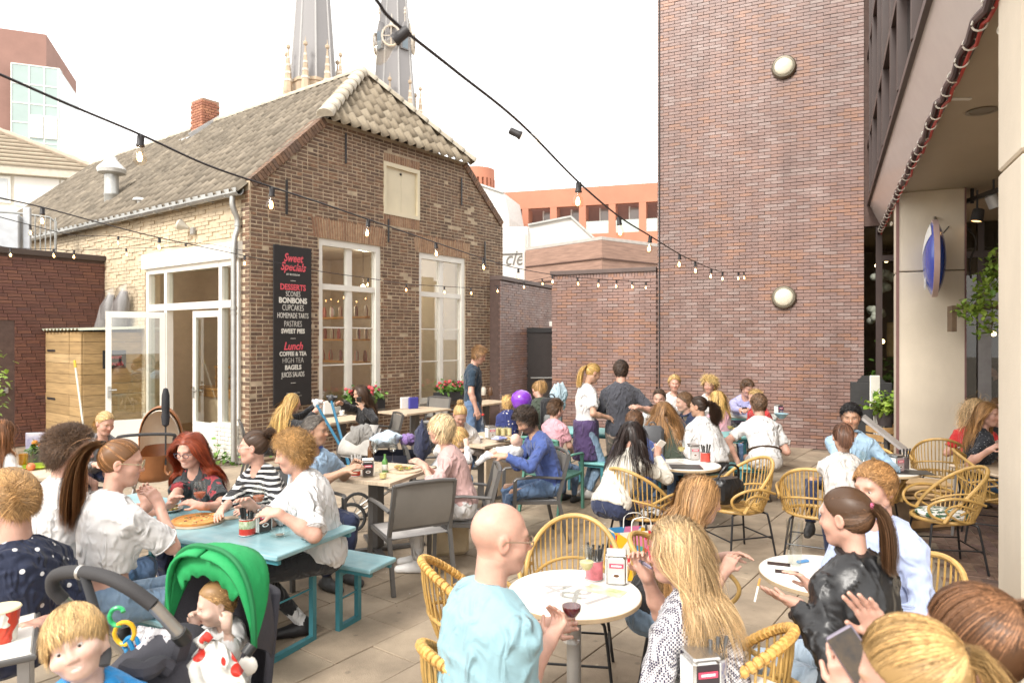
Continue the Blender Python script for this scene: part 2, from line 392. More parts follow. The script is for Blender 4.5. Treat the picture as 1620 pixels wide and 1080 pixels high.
lay_bricks(loww,[(0,0),(2.235,0),(2.235,3.24),(0,3.24)],[],.212,.0515,.010,m_plumbrick,'half',300,name='brick')
cp=MB()
for i in range(36):cp.box(i*.062,i*.062+.052,-.004,.05,3.25,3.33)
obj('soldier_course',cp,m_plumbrick,loww,kind='stuff')
obj('coping',MB().bbox(-.03,2.235,-.04,.4,3.335,3.42,.006),M('coping_brown',(.12,.085,.075),.5),loww)
tag(obj('cable',MB().tube([(0,0,0),(0,0,9.9)],.012,6),m_dark,loc=BP+Vector((WD[0],WD[1],0))*3.62+Vector((-.0,-.03,.05)),smooth=True),'thin black conduit running up the left edge of the tall plum wall','cable')
for zc,nm in((6.98,'upper'),(2.75,'lower')):
 L=thing('wall_lamp','round bulkhead wall lamp, %s one of the two on the tall plum wall'%nm,'lamp',BP+Vector((WD[0],WD[1],0))*1.31+Vector((0,0,zc)),rotz((-WD[0],-WD[1])),'round lamps on the plum wall')
 X=Matrix.Rotation(R(90),4,'X')
 obj('lamp_housing',MB().lathe([(.0,-.005),(.215,-.005),(.215,.05),(.19,.085),(.165,.09),(.165,.07),(0,.07)],32,X),M('lamp_bronze',(.20,.175,.13),.45,.3),L,True)
 obj('lamp_glass',MB().lathe([(.165,.07),(.16,.085),(.13,.105),(.07,.12),(.0,.125)],32,X),M('opal_glass',(.74,.69,.55),.3,var=.02),L,True)
Ppw=Vector((-.27,15.6,0));pw=thing('brick_wall','dark plum brick passage wall receding behind the old house','wall',Ppw,rotz(UD))
obj('wall_core',MB().prism([(0,0),(5.5,0),(5.5,3.33),(0,3.33)],.012,.3),m_mort_d,pw)
lay_bricks(pw,[(0,0),(4.6,0),(4.6,3.3),(0,3.3)],[],.212,.0515,.010,m_plumbrick,'half',200)
obj('coping',MB().bbox(0,5.5,-.05,.36,3.335,3.43,.006),M('coping_brown',(.12,.085,.075),.5),pw)
dr=thing('service_door','dark steel service door in the passage with a green exit sticker','door',Ppw+Vector((UD[0],UD[1],0))*1.55,rotz((.99,.05)))
obj('door_leaf',MB().bbox(0,.9,0,.06,0,2.15,.004),M('door_black',(.045,.038,.036),.35),dr)
obj('door_frame',MB().box(-.08,0,-.03,.1,0,2.26).box(.9,.98,-.03,.1,0,2.26).box(0,.9,-.03,.1,2.15,2.26),m_dark,dr)
obj('handle',MB().tube([(.08,-.06,1.02),(.8,-.06,1.02)],.014,8),m_zinc,dr,True)
ex=obj('exit_sign',MB().bbox(.68,.9,-.012,-.001,1.5,1.78,.002),M('exit_green',(.03,.33,.12),.4,var=.02),dr)
mw=M('sign_white',(.8,.8,.78),.4,var=0)
obj('pictogram',MB().box(.74,.78,-.016,-.013,1.65,1.72).box(.76,.82,-.016,-.013,1.61,1.66).box(.80,.83,-.016,-.013,1.56,1.62).box(.72,.86,-.016,-.013,1.53,1.545).sphere((.77,-.014,1.735),(.017,.003,.017)),mw,ex)
obj('notice',MB().box(.7,.9,-.01,-.001,1.43,1.49),mw,dr)
obj('transom_panel',MB().bbox(.55,1.0,-.03,.06,2.3,2.42,.004),m_white,dr)
lb0=Vector((-8.25,13.84,0));lbo=lb0-Vector((GD[0],GD[1],0))*7
lb=thing('brick_building','low red-brown brick annex at the far left with a dark steel door','building',lbo,rotz(GD))
obj('wall_core',MB().box(0,7,.012,3,0,3.55),m_mort_d,lb)
m_redbr=M('red_brown_brick',(0,0,0),.7,ramp=[(.115,.05,.038),(.155,.066,.047),(.135,.056,.045),(.185,.08,.052),(.11,.052,.045)],var=.25,vs=9,bump=.4,bs=80)
lay_bricks(lb,[(0,0),(7,0),(7,3.5),(0,3.5)],[(4.35,5.45,0,2.35)],.212,.0515,.010,m_redbr,'third',300)
obj('roof_edge',MB().bbox(-.1,7.0,-.06,3.1,3.55,3.66,.01),M('roof_edge_brown',(.06,.042,.035),.6),lb)
d_=obj('door',MB().bbox(4.35,5.45,.03,.1,0,2.35,.004),M('door_brown',(.06,.042,.036),.4),lb)
obj('handle',MB().tube([(5.32,-.03,1.05),(5.22,-.03,1.05)],.012,8).box(5.3,5.34,-.03,.03,1.0,1.1),m_zinc,d_)
# the old house
H=thing('old_house','old brown brick gabled house with clay tile roof and tall white windows','house',C0,rotz(GD))
GP=[(0,0),(6.6,0),(6.6,4.72),(5.25,5.86),(1.43,5.86),(0,4.5)]
wins=[(1.33,2.77,.68,3.75),(3.8,5.25,.68,3.75)];att=(2.84,3.82,4.39,5.4)
gw=obj('gable_wall',None or MB(),m_mort_l,H)
def wall_with_holes(mb,poly,holes,y0,y1):
 """front sheet of poly minus rectangles, built as a grid of cells, plus reveals"""
 xs=sorted({p[0]for p in poly}|{h[0]for h in holes}|{h[1]for h in holes})
 def zlim(x,lo):
  zz=[]
  for i in range(len(poly)):
   a,b=poly[i],poly[(i+1)%len(poly)]
   if abs(a[0]-b[0])>1e-9 and min(a[0],b[0])-1e-9<=x<=max(a[0],b[0])+1e-9:zz.append(a[1]+(b[1]-a[1])*(x-a[0])/(b[0]-a[0]))
  return min(zz)if lo else max(zz)
 for i in range(len(xs)-1):
  a,b=xs[i],xs[i+1];m=(a+b)/2;e=1e-6
  hs=sorted([h for h in holes if h[0]<m<h[1]],key=lambda h:h[2])
  lo=[(zlim(a+e,1),zlim(b-e,1))]
  cur=lo[0]
  for h in hs:
   mb.prism([(a,cur[0]),(b,cur[1]),(b,h[2]),(a,h[2])],y0,y1);cur=(h[3],h[3])
  mb.prism([(a,cur[0]),(b,cur[1]),(b,zlim(b-e,0)),(a,zlim(a+e,0))],y0,y1)
 return mb
bpy.data.objects.remove(gw)
gw=obj('gable_wall',wall_with_holes(MB(),GP,wins+[att],-.0005,.30),m_mort_l,H)
arches=[(1.22,2.88,3.75,4.1),(3.69,5.36,3.75,4.1),(2.84,3.82,5.4,5.57),(2.84,3.82,4.18,4.39)]
inner=[(.13,0),(6.47,0),(6.47,4.68),(5.2,5.80),(1.46,5.80),(.13,4.48)]
lay_bricks(H,[(0,0),(6.6,0),(6.6,4.62),(5.2,5.80),(1.46,5.80),(0,4.40)],wins+[att]+arches,.198,.047,.019,m_oldbrick,'wild',300,jit=.002)
st=MB()
for(a,b,z0,z1)in arches[:2]:
 n=30
 for i in range(n):
  t=(i+.5)/n-.5;x=(a+b)/2+t*(b-a);tl=t*.35
  X=Matrix.Translation((x,0,z0))@Matrix.Rotation(tl,4,'Y');hh=(z1-z0)
  st.box(-.021,.021,-random.uniform(.002,.007),.05,.004,hh+.02*(1-(2*t)**2),X,skip=('k',))
for(a,b,z0,z1)in arches[2:]:
 n=16
 for i in range(n):st.box(a+(b-a)*i/n+.006,a+(b-a)*(i+1)/n-.006,-random.uniform(.002,.007),.05,z0+.006,z1-.006,skip=('k',))
obj('soldier_arch',st,m_archbrick,H,kind='stuff')
st=MB()
for(a,b)in(((0,4.5),(1.43,5.86)),((6.6,4.72),(5.25,5.86))):
 n=26
 for i in range(n):
  p=Vector(a).lerp(Vector(b),i/n);q=Vector(a).lerp(Vector(b),(i+.84)/n)
  nx=Vector((-(b[1]-a[1]),b[0]-a[0])).normalized()*(1 if b[0]>a[0]else-1)
  st.prism([tuple(p-nx*.13),tuple(q-nx*.13),tuple(q+nx*.02),tuple(p+nx*.02)],-.03-random.uniform(0,.01),.3)
obj('edge_course',st,m_oldbrick,H,kind='stuff')
obj('iron_anchor',MB().bar((.66,-.03,4.05),(.66,-.03,4.62),.035,.02).bar((2.95,-.02,3.85),(2.95,-.02,4.3),.03,.02).bar((5.1,-.02,4.9),(5.1,-.02,5.5),.03,.02).bar((1.9,-.03,5.15),(1.9,-.03,5.7),.03,.02).bar((5.9,-.03,3.6),(5.9,-.03,4.2),.03,.02),m_dark,H)
def window(root,x0,x1,z0,z1,rail,y=.04):
 fr=obj('window',MB().box(x0,x0+.09,y-.02,y+.1,z0,z1).box(x1-.11,x1,y-.02,y+.1,z0,z1).box(x0+.09,x1-.11,y-.02,y+.1,z1-.12,z1).box(x0+.09,x1-.11,y-.02,y+.1,z0,z0+.09),m_white,root)
 a,b=x0+.09,x1-.11;m=(a+b)/2
 s=MB().box(a,b,y+.0,y+.07,rail-.05,rail+.05)
 s.box(m-.045,m+.045,y+.01,y+.08,z0+.09,rail-.05).box(m-.05,m+.05,y+.01,y+.08,rail+.05,z1-.12)
 for(p,q)in((a,m-.045),(m+.045,b)):
  s.box(p,p+.035,y+.02,y+.07,z0+.09,rail-.05).box(q-.03,q,y+.02,y+.07,z0+.09,rail-.05)
  s.box(p,p+.03,y+.02,y+.07,rail+.05,z1-.12).box(q-.03,q,y+.02,y+.07,rail+.05,z1-.12)
 obj('sash',s,m_white,fr)
 for zz in(z0+.09+(rail-z0-.14)*.36,z0+.09+(rail-z0-.14)*.68):obj('glazing_bar',MB().box(a+.035,m-.045,y+.03,y+.055,zz-.011,zz+.011).box(m+.045,b-.03,y+.03,y+.055,zz-.011,zz+.011),m_white,fr)
 obj('pane',MB().box(a,b,y+.04,y+.044,z0+.09,z1-.12),m_glass,fr)
 obj('sill',MB().bbox(x0-.05,x1+.05,-.07,y+.1,z0-.09,z0-.002,.006),M('sill_stone',(.24,.22,.19),.7),fr)
for w_ in wins:window(H,*w_,2.91)
a_=obj('attic_hatch',MB().box(att[0],att[0]+.07,-.012,.1,att[2],att[3]).box(att[1]-.07,att[1],-.012,.1,att[2],att[3]).box(att[0]+.07,att[1]-.07,-.012,.1,att[3]-.08,att[3]).box(att[0]+.07,att[1]-.07,-.012,.1,att[2],att[2]+.08),m_cream,H)
obj('hatch_board',MB().box(att[0]+.07,(att[0]+att[1])/2-.003,.03,.07,att[2]+.09,att[3]-.08).box((att[0]+att[1])/2+.003,att[1]-.07,.03,.07,att[2]+.09,att[3]-.08),m_cream,a_)
obj('hatch_knob',MB().sphere(((att[0]+att[1])/2-.02,.02,att[3]-.17),.025),m_dark,a_,True)
LEN=14.0
m_int=M('interior_plaster',(.58,.50,.40),.8,var=.06)
sw=MB()
def sidebox(mb,r0,r1,x0,x1,z0,z1):return mb.box(x0,x1,r0,r1,z0,z1)
for(a,b,z0,z1)in((.3,.36,0,4.35),(3.36,LEN,0,4.35),(.36,3.36,3.28,4.35),(.36,3.36,0,.12)):sidebox(sw,a,b,.012,.25,z0,z1)
sidebox(sw,.012,.3,.012,.25,0,4.35)
sidewall=obj('side_wall',sw,m_palebrick,H)
sb=MB();row=0;z=.02
while z<4.3:
 x=-(row%2)*.11;row+=1
 while x<12.5:
  a,b=max(x,.0),min(x+.205,12.5);x+=.219
  if b-a<.03:continue
  if z<3.6 and b>.2 and a<3.42:
   if a<.2:b=.2
   elif b>3.42:a=3.42
   else:continue
   if b-a<.03:continue
  if z>2.9 and a>.2 and random.random()<.25:continue
  y=random.gauss(.001,.0018)
  sb.box(-y-.004,.03,a,b,z,z+.058,skip=('r',))
 z+=.066
obj('painted_brickwork',sb,m_palebrick,sidewall,kind='stuff')
qb=MB();z=.0;k=0
while z<4.35:
 L=.215 if k%2 else .11
 qb.box(-.012,.02,0,L,z,z+.052);z+=.066;k+=1
obj('corner_brick',qb,m_oldbrick,H,kind='stuff')
sf=obj('shopfront',MB().box(-.09,.0,.18,3.38,3.28,3.55),m_white,H)
fm=MB();y0,y1=-.03,.09
for r in(.30,.80,2.60,3.27):fm.box(y0,y1,r-.045,r+.045,.12,3.28)
fm.box(y0-.01,y1,.345,.755,2.50,2.62).box(y0-.01,y1,.845,2.555,2.50,2.62).box(y0-.01,y1,2.645,3.225,2.50,2.62)
fm.box(y0-.006,y1+.006,.345,.755,3.18,3.28).box(y0-.006,y1+.006,.845,2.555,3.18,3.28).box(y0-.006,y1+.006,2.645,3.225,3.18,3.28)
fm.box(y0,y1,.345,.755,.12,.62).box(y0,y1,2.645,3.225,.12,.62).box(y0-.03,y1,.845,2.555,.0,.1)
obj('shopfront_frame',fm,m_white,sf)
obj('pane',MB().box(.02,.024,.345,.755,.62,2.5).box(.02,.024,2.645,3.225,.62,2.5).box(.02,.024,.345,.755,2.62,3.18).box(.02,.024,.845,2.555,2.62,3.18).box(.02,.024,2.645,3.225,2.62,3.18),m_glass,sf)
def leaf(name,X,w):
 f=obj(name,MB().box(0,.09,-.025,.025,.04,2.45,X).box(w-.09,w,-.025,.025,.04,2.45,X).box(.09,w-.09,-.025,.025,2.34,2.45,X).box(.09,w-.09,-.025,.025,.04,.55,X),m_white,H)
 obj('pane',MB().box(.09,w-.09,-.003,.003,.55,2.34,X),m_glass,f)
 obj('handle',MB().tube([(w-.05,.05,1.08),(w-.17,.05,1.08)],.012,6,X).tube([(w-.05,-.05,1.08),(w-.17,-.05,1.08)],.012,6,X).box(w-.07,w-.03,-.05,.05,.95,1.15,X),m_zinc,f)
leaf('door_leaf',Matrix.Translation((-.03,2.6,.02))@Matrix.Rotation(R(158),4,'Z'),.93)
leaf('door_leaf',Matrix.Translation((.035,.85,.02))@Matrix.Rotation(R(91),4,'Z'),.86)
pl=MB();z=0
for k in range(9):
 x=.2-(k%2)*.1
 while x<3.4:
  pl.box(-.055-random.uniform(0,.008),.0,max(.2,x),min(x+.2,3.38),k*.068+.002,k*.068+.06)if not(.86<x<2.4)else None
  x+=.212
obj('painted_plinth',pl,M('plinth_white',(.72,.69,.62),.6,var=.1,bump=.4),H,kind='stuff')
ir=MB().box(.3,6.3,.32,5.9,-.0,.02)
obj('floor',ir,M('shop_floor',(.36,.25,.15),.5),H)
ir=MB().box(.3,6.3,5.9,6.0,0,4.2).box(6.3,6.35,.32,5.9,0,4.2).box(.26,6.35,.32,6.0,4.2,4.25)
obj('interior_wall',ir,m_int,H)
obj('interior_column',MB().box(2.05,2.35,3.2,3.5,.02,4.2),M('inner_brick',(.2,.12,.08),.8,var=.3,vs=12),H)
ct=obj('shop_counter',MB().box(1.3,1.9,1.2,4.0,.02,.95),M('counter_front',(.62,.48,.33),.5),H)
obj('counter_top',MB().box(1.22,1.98,1.15,4.05,.95,1.0).box(1.24,1.3,1.15,4.0,.82,.95),M('counter_wood',(.42,.22,.07),.4,var=.25,stretch=(1,.1,6)),ct)
cs=MB().box(1.35,1.39,1.3,1.33,1.0,1.4).box(1.35,1.39,3.3,3.33,1.0,1.4).box(1.33,1.85,1.28,3.35,1.4,1.44).box(1.33,1.85,1.28,3.35,1.19,1.21)
obj('display_case',cs,M('counter_wood',(.42,.22,.07),.4),ct)
it=MB()
for i in range(12):it.lathe([(.045,0),(.05,.03),(.03,.07),(0,.08)],8,Matrix.Translation((1.5+random.uniform(-.1,.2),1.4+i*.15,1.0+(.21 if i%2 else 0))))
obj('pastry',it,M('pastry',(.5,.28,.1),.6),ct,True)
ma=MB().box(1.45,1.85,2.2,2.75,1.44,1.8).box(1.38,1.45,2.25,2.7,1.68,1.78).lathe([(.03,0),(.035,.09)],8,Matrix.Translation((1.5,2.1,1.44))).lathe([(.03,0),(.035,.09)],8,Matrix.Translation((1.5,1.9,1.44)))
obj('coffee_machine',ma,M('machine_steel',(.3,.28,.27),.25,.8),ct)
sh=MB()
for zz in(1.5,1.95,2.4):sh.box(2.9,3.2,.6,4.3,zz,zz+.04)
sh2=obj('wall_shelf',sh,M('counter_wood',(.42,.22,.07),.4),H)
it=MB()
for zz in(1.54,1.99,2.44):
 for i in range(14):it.lathe([(.04,0),(.045,random.uniform(.1,.2)),(.02,.22)],7,Matrix.Translation((3.05,.75+i*.26+random.uniform(-.05,.05),zz)))
obj('shelf_jar',it,M('jars',(0,0,0),.4,ramp=[(.5,.45,.35),(.12,.06,.03),(.4,.1,.08),(.65,.6,.5)]),sh2,True)
pc=thing('cafe_chair','white wooden chair inside the shop behind the narrow window','chair',C0+Vector((GD[0]*.75+SD[0]*.85,GD[1]*.75+SD[1]*.85,.02)),rotz(GD))
lg=MB()
for(x,y)in((-.2,-.2),(.2,-.2),(-.2,.2),(.2,.2)):lg.bar((x,y,0),(x*.9,y*.9,.46 if x<0 else .95),.035,.035)
obj('leg',lg,m_white,pc);obj('seat',MB().bbox(-.22,.22,-.22,.22,.44,.47,.01),m_white,pc)
obj('backrest',MB().box(.16,.2,-.19,.19,.85,.96).box(.17,.19,-.1,-.06,.47,.85).box(.17,.19,.06,.1,.47,.85),m_white,pc)
# roof
hipA=7.45;hy=1.15;eR=4.72
def pantile(w=.235,l=.36,n=8):
 mb=MB();vs=[]
 for j in(0,1,2):
  for i in range(n+1):
   x=i/n;zz=.085*math.exp(-((x-.5)/.17)**2)-.02
   vs.append((x*w*1.10-w*.05,[0,0,l][j],zz+[-.016,0,-.0][j]*(1)+(.0 if j<2 else-.02)))
 for j in range(2):
  for i in range(n):mb.f.append((j*(n+1)+i,j*(n+1)+i+1,(j+1)*(n+1)+i+1,(j+1)*(n+1)+i))
 mb.v=vs;return mb
ptm=pantile().mesh('roof_tile','all');ptm.materials.append(m_tile);ptm2=ptm.copy();ptm2.materials[0]=M('pale_tile',(0,0,0),.85,ramp=[(.28,.23,.165),(.34,.28,.2),(.38,.32,.235)],var=.25,vs=6,bump=.4,bs=50);HIPN=set()
roof=obj('roof',MB(),m_tile,H)
bpy.data.objects.remove(roof)
L2=LEN
ur=MB()
A=[(-.12,-.0),(3.3,0)]
V=[(-.15,.31,4.28),(1.43,.31,5.78),(3.3,hy,hipA-.1),(3.3,L2,hipA-.1),(-.15,L2,4.28),(5.25,.31,5.78),(6.75,.31,4.60),(6.75,L2,4.6)]
ur.add(V,[(0,4,3,2,1),(1,2,5),(5,2,3,7,6),(4,0,6,7),(3,4,7),(0,1,5,6)])
roof=obj('roof',ur,M('roof_felt',(.05,.04,.03),.9),H)
def place_tiles(ori,ex,ey,n1,n2,keep,tilt=.06,sx=.235,sy=.30):
 ex,ey=Vector(ex).normalized(),Vector(ey).normalized();ez=ex.cross(ey)
 out=[]
 for j in range(n2):
  for i in range(n1):
   p=Vector(ori)+ex*(i*sx+random.uniform(-.004,.004))+ey*(j*sy+random.uniform(-.008,.008))+ez*random.uniform(.02,.03)
   c=p+ex*sx/2+ey*sy/2
   if keep(c):out.append(Matrix(((ex.x,ey.x,ez.x,p.x),(ex.y,ey.y,ez.y,p.y),(ex.z,ey.z,ez.z,p.z),(0,0,0,1)))@Matrix.Rotation(tilt,4,'X')@Matrix.Rotation(random.gauss(0,.012),4,'Z'))
 return out
sl_=Vector((3.45,0,hipA-4.3)).normalized()
hipdir=Vector((3.3-1.43,hy-.0,hipA-5.86))
tl1=place_tiles((-.2,13.9,4.28),(0,-1,0),sl_,60,16,lambda c:c.x<3.32 and c.y>(.02 if c.z<5.86 else .1+(c.z-5.86)/(hipA-5.86)*hy))
e1=Vector((5.25-1.43,0,0));up2=Vector((0,hy+.12,hipA-5.80)).normalized()
tl2=place_tiles((1.28,-.14,5.80),(1,0,0),up2,19,8,lambda c:c.z<hipA and c.x>1.43+(c.z-5.82)/(hipA-5.82)*1.87-.12 and c.x<5.25-(c.z-5.82)/(hipA-5.82)*1.95+.12)
MwH=Matrix.Translation(C0)@Matrix.Rotation(rotz(GD),4,'Z')
alltl=[];HIPN={id(X)for X in tl2}
for X in tl2+tl1:
 w_=MwH@X.to_translation();q=proj(w_);alltl.append(((0 if(0<q[0]<1620 and 0<q[1])else 1),w_.length,X))
alltl.sort(key=lambda a:(a[0],a[1]));st=MB()
pv=[tuple(v.co)for v in ptm.vertices];pf=[tuple(p.vertices)for p in ptm.polygons]
for k,(a,b,X)in enumerate(alltl):
 if k<300:
  o=bpy.data.objects.new('roof_tile',ptm2 if id(X)in HIPN else ptm);COL.objects.link(o);o.parent=roof;o.matrix_local=X
 else:st.add(pv,pf,X)
obj('upper_roof_tiles',st,m_tile,roof,smooth='all',kind='stuff')
m_cap=M('ridge_cap',(0,0,0),.8,ramp=[(.42,.37,.29),(.5,.45,.36),(.38,.33,.25)],var=.25,vs=5,bump=.4)
def caps(a,b,n,name,r=.15):
 a,b=Vector(a),Vector(b);d=(b-a).normalized();L=(b-a).length/n
 xx=d.cross(Vector((0,0,1))).normalized();zz=xx.cross(d)
 mb=MB();m=9
 for j,(yy,rr)in enumerate(((0,r),(.02,r*1.06),(L*.3,r),(L*1.08,r*.86))):
  for i in range(m):
   t=math.pi*(i/(m-1))*1.1-.05*math.pi;mb.v.append((rr*math.cos(t),yy,rr*.8*math.sin(t)))
 for j in range(3):
  for i in range(m-1):mb.f.append((j*m+i,j*m+i+1,(j+1)*m+i+1,(j+1)*m+i))
 mb.f.append(tuple(range(m)))
 me=mb.mesh(name,True);me.materials.append(m_cap)
 for k in range(n):
  p=a+d*L*k;o=bpy.data.objects.new(name,me);COL.objects.link(o);o.parent=roof
  o.matrix_local=Matrix(((xx.x,d.x,zz.x,p.x),(xx.y,d.y,zz.y,p.y),(xx.z,d.z,zz.z,p.z),(0,0,0,1)))@Matrix.Rotation(.03+random.uniform(-.01,.01),4,'X')
caps((1.36,-.12,5.86),(3.3,hy,hipA+.06),9,'hip_cap')
caps((5.38,-.12,5.86),(3.3,hy,hipA+.06),9,'hip_cap')
caps((3.3,13.9,hipA+.02),(3.3,hy+.05,hipA+.04),38,'ridge_cap',.13)
gt=MB();prof=[(-.0,.0),(-.01,-.06),(-.05,-.10),(-.10,-.10),(-.135,-.06),(-.14,.01)]
vs=[];
for yy in(.02,13.9):
 for(a,b)in prof:vs.append((-.14+a+.05,yy,4.34+b))
 for(a,b)in reversed(prof):vs.append((-.14+a*.93+.045,yy,4.345+b*.93))
n=12
gt.add(vs,[(i,(i+1)%n,n+(i+1)%n,n+i)for i in range(n)]+[tuple(range(n)),tuple(range(2*n-1,n-1,-1))])
g_=obj('gutter',gt,m_zinc,H)
br=MB()
for k in range(24):br.box(-.245,-.08,.3+k*.57,.325+k*.57,4.228,4.238)
obj('gutter_bracket',br,m_zinc,g_)
dp=crom([(-.16,.22,4.24),(-.16,.22,4.12),(-.13,.22,4.02),(-.075,.22,3.9),(-.07,.22,3.75)],4)+[Vector((-.12,.22,3.6)),Vector((-.14,.22,3.4)),Vector((-.14,.22,.05))]
d_=obj('downpipe',MB().tube(dp,.045,12),m_zinc,H,True)
obj('pipe_collar',MB().tube([(-.14,.22,2.45),(-.14,.22,2.5)],.054,12).tube([(-.14,.22,2.38),(-.14,.22,2.41)],.054,12).tube([(-.071,.22,3.78),(-.071,.22,3.82)],.054,12),m_zinc,d_,True)
ch=obj('chimney',MB().box(2.95,3.4,6.7,7.25,6.8,8.05),M('chimney_mortar',(.36,.24,.17),.9,var=.2),H)
cb=MB();z=6.82;k=0
while z<7.98:
 for i in range(3):
  o_=(k%2)*.09
  cb.box(2.93,2.96,6.7+max(0,i*.19-o_),6.7+min(.55,i*.19+.175-o_),z,z+.052)
  cb.box(2.95+max(0,i*.16-o_),2.95+min(.45,i*.16+.145-o_),6.68,6.71,z,z+.052)
 z+=.066;k+=1
obj('chimney_brick',cb,M('chimney_red',(0,0,0),.8,ramp=[(.36,.15,.09),(.30,.12,.075),(.42,.19,.11)],var=.2),ch,kind='stuff')
obj('flashing',MB().box(2.66,2.95,6.6,7.3,6.95,7.02).bar((2.6,6.62,6.95),(3.4,6.62,7.6),.03,.2),M('lead',(.5,.5,.5),.5,.3),ch)
vt=thing('roof_vent','galvanised chimney cowl with conical cap on the tiled roof slope','vent',MwH@Vector((.55,6.1,4.85)))
obj('flue',MB().lathe([(.14,-.3),(.14,.25),(.147,.26),(.147,.30),(.14,.31),(.14,.72)],20),m_zinc,vt,True)
obj('cowl',MB().lathe([(.14,.70),(.27,.74),(.29,.82),(.27,.86),(.12,1.02),(.1,1.1),(0,1.1)],20),M('zinc_pale',(.62,.62,.6),.4,.4),vt,True)
v2=thing('roof_vent','small flat vent cap low on the tiles beside the gutter','vent',MwH@Vector((.12,3.9,4.6)))
obj('cap',MB().lathe([(.05,-.1),(.05,.05),(.13,.06),(.1,.11),(0,.12)],14),M('zinc_pale',(.62,.62,.6),.4,.4),v2,True)
# restaurant arcade at the right
def AR(along,off,z=0):
 return BP+Vector((-UD[0]*along-WD[0]*off,-UD[1]*along-WD[1]*off,z))
ra=rotz((-UD[0],-UD[1]))
RB=thing('restaurant_building','restaurant building at the right with dark strip windows above a beige arcade','building',BP+Vector((.1,.05,0)),rotz(UD))
m_beige=M('beige_render',(.68,.60,.48),.8,var=.07,vs=1.3,bump=.15,bs=60)
m_soff=M('soffit_board',(.44,.37,.275),.7,var=.06,vs=1)
m_panel=M('glossy_grey_panel',(.60,.56,.53),.16,var=.03,spec=.7,coat=.4)
grime(m_beige,1.1,.90,1.05,(1,1,.35))
m_brn=M('dark_brown_frame',(.06,.04,.036),.35)
XL=-11.5
obj('soffit',MB().box(XL,.1,-4.5,-.2,3.95,4.1),m_soff,RB)
obj('fascia_panel',MB().prism([(0,4.32),(0,4.30)],0,0)if False else MB().add([(XL,-.02,4.34),(.1,-.02,4.34),(.1,-.2,3.95),(XL,-.2,3.95),(XL,-.35,4.34),(.1,-.35,4.34),(.1,-.35,4.1),(XL,-.35,4.1)],[(0,1,2,3),(0,4,5,1),(4,7,6,5),(3,2,6,7)]),m_panel,RB)
obj('fascia_edge',MB().box(XL,.1,-.235,-.185,3.88,3.955).box(XL,.1,-.03,.02,4.335,4.40),m_brn,RB)
uw=MB();x=XL
k=0
while x<.0:
 uw.box(x,x+.07,-.14,.03,4.40,11.9);x+=.85 if k%2 else 1.25;k+=1
uw.box(-.06,.05,-.14,.035,4.40,11.9)
for zz in(5.35,6.9,8.6,10.3):uw.box(XL,.0,-.12,.02,zz,zz+.09)
uf=obj('window_frame',uw,m_brn,RB)
obj('pane',MB().box(XL,0,-.06,-.054,4.40,11.9),glassmat('dark_glass',(.35,.33,.3),base=.25),uf)
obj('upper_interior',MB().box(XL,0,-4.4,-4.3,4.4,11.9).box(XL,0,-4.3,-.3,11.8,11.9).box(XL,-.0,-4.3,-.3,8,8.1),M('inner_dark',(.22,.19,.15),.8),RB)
obj('rear_wall',MB().box(XL,.1,-4.7,-4.5,0,12),m_beige,RB)
for xx in(-2.62,-9.15):
 cpart=obj('column',MB().bbox(xx-.5,xx,-.98,-.2,0,2.88,.012).bbox(xx-.5,xx,-.98,-.2,2.895,3.95,.012),m_beige,RB)
obj('column_edge_trim',MB().box(-3.13,-3.11,-.225,-.19,0,3.95).box(-3.128,-3.11,-.985,-.965,0,3.95),M('trim_brown',(.2,.1,.09),.5),RB)
ge=MB()
for yy,w_ in((-.12,.1),(-1.0,.06),(-1.62,.09),(-2.1,.05),(-3.2,.09)):ge.box(-.05,.06,yy-w_,yy,0,3.95)
ge.box(-.06,.07,-4.4,-.2,3.35,3.45).box(-.06,.07,-4.4,-.2,0,.2)
gf=obj('shopfront_frame',ge,m_brn,RB)
obj('pane',MB().box(0,.006,-4.4,-.2,.2,3.95),glassmat('restaurant_glass',(.8,.8,.76),base=.05),gf)
obj('grey_post',MB().box(-.09,.0,-1.80,-1.62,0,2.9),M('grey_post',(.33,.32,.32),.5),RB)
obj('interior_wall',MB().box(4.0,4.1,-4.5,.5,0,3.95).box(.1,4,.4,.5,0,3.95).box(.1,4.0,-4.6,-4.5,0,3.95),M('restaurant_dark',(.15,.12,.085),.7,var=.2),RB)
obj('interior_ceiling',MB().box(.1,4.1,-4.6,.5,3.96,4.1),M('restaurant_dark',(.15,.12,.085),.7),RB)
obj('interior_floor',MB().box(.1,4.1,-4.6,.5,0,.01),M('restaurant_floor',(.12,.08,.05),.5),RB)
obj('serving_board',MB().bbox(1.0,1.05,-.75,-.36,1.65,2.3,.02),M('board_wood',(.42,.28,.12),.5,var=.25),RB)
pts=[];pr=[]
for i in range(60):
 x=-10.5+i*.176;sag=.03*math.sin(i*2.1)+.02*math.sin(i*.7)
 pts.append((x,-.16,3.86+sag));pr.append((x,-.20,3.835+sag*.7+.012*math.sin(i*3.3)))
Mr=Matrix.Translation(RB.location)@Matrix.Rotation(rotz(UD),4,'Z')
tag(obj('heating_hose',MB().tube([Mr@Vector(p)for p in pts],.024,8),M('hose_black',(.05,.03,.035),.3),smooth=True),'dark hose strapped along the lower edge of the arcade fascia','hose')
tag(obj('red_rope',MB().tube([Mr@Vector(p)for p in pr],.012,6),M('rope_red',(.45,.05,.04),.5),smooth=True),'red rope light running under the dark hose on the fascia edge','rope')
tie=MB().tube([Vector(p)for p in arc((0,0,0),.04,0,345,12,'yz')],.006,5,closed=False)
tm=tie.mesh('cable_tie',True);tm.materials.append(M('tie_white',(.7,.66,.58),.5))
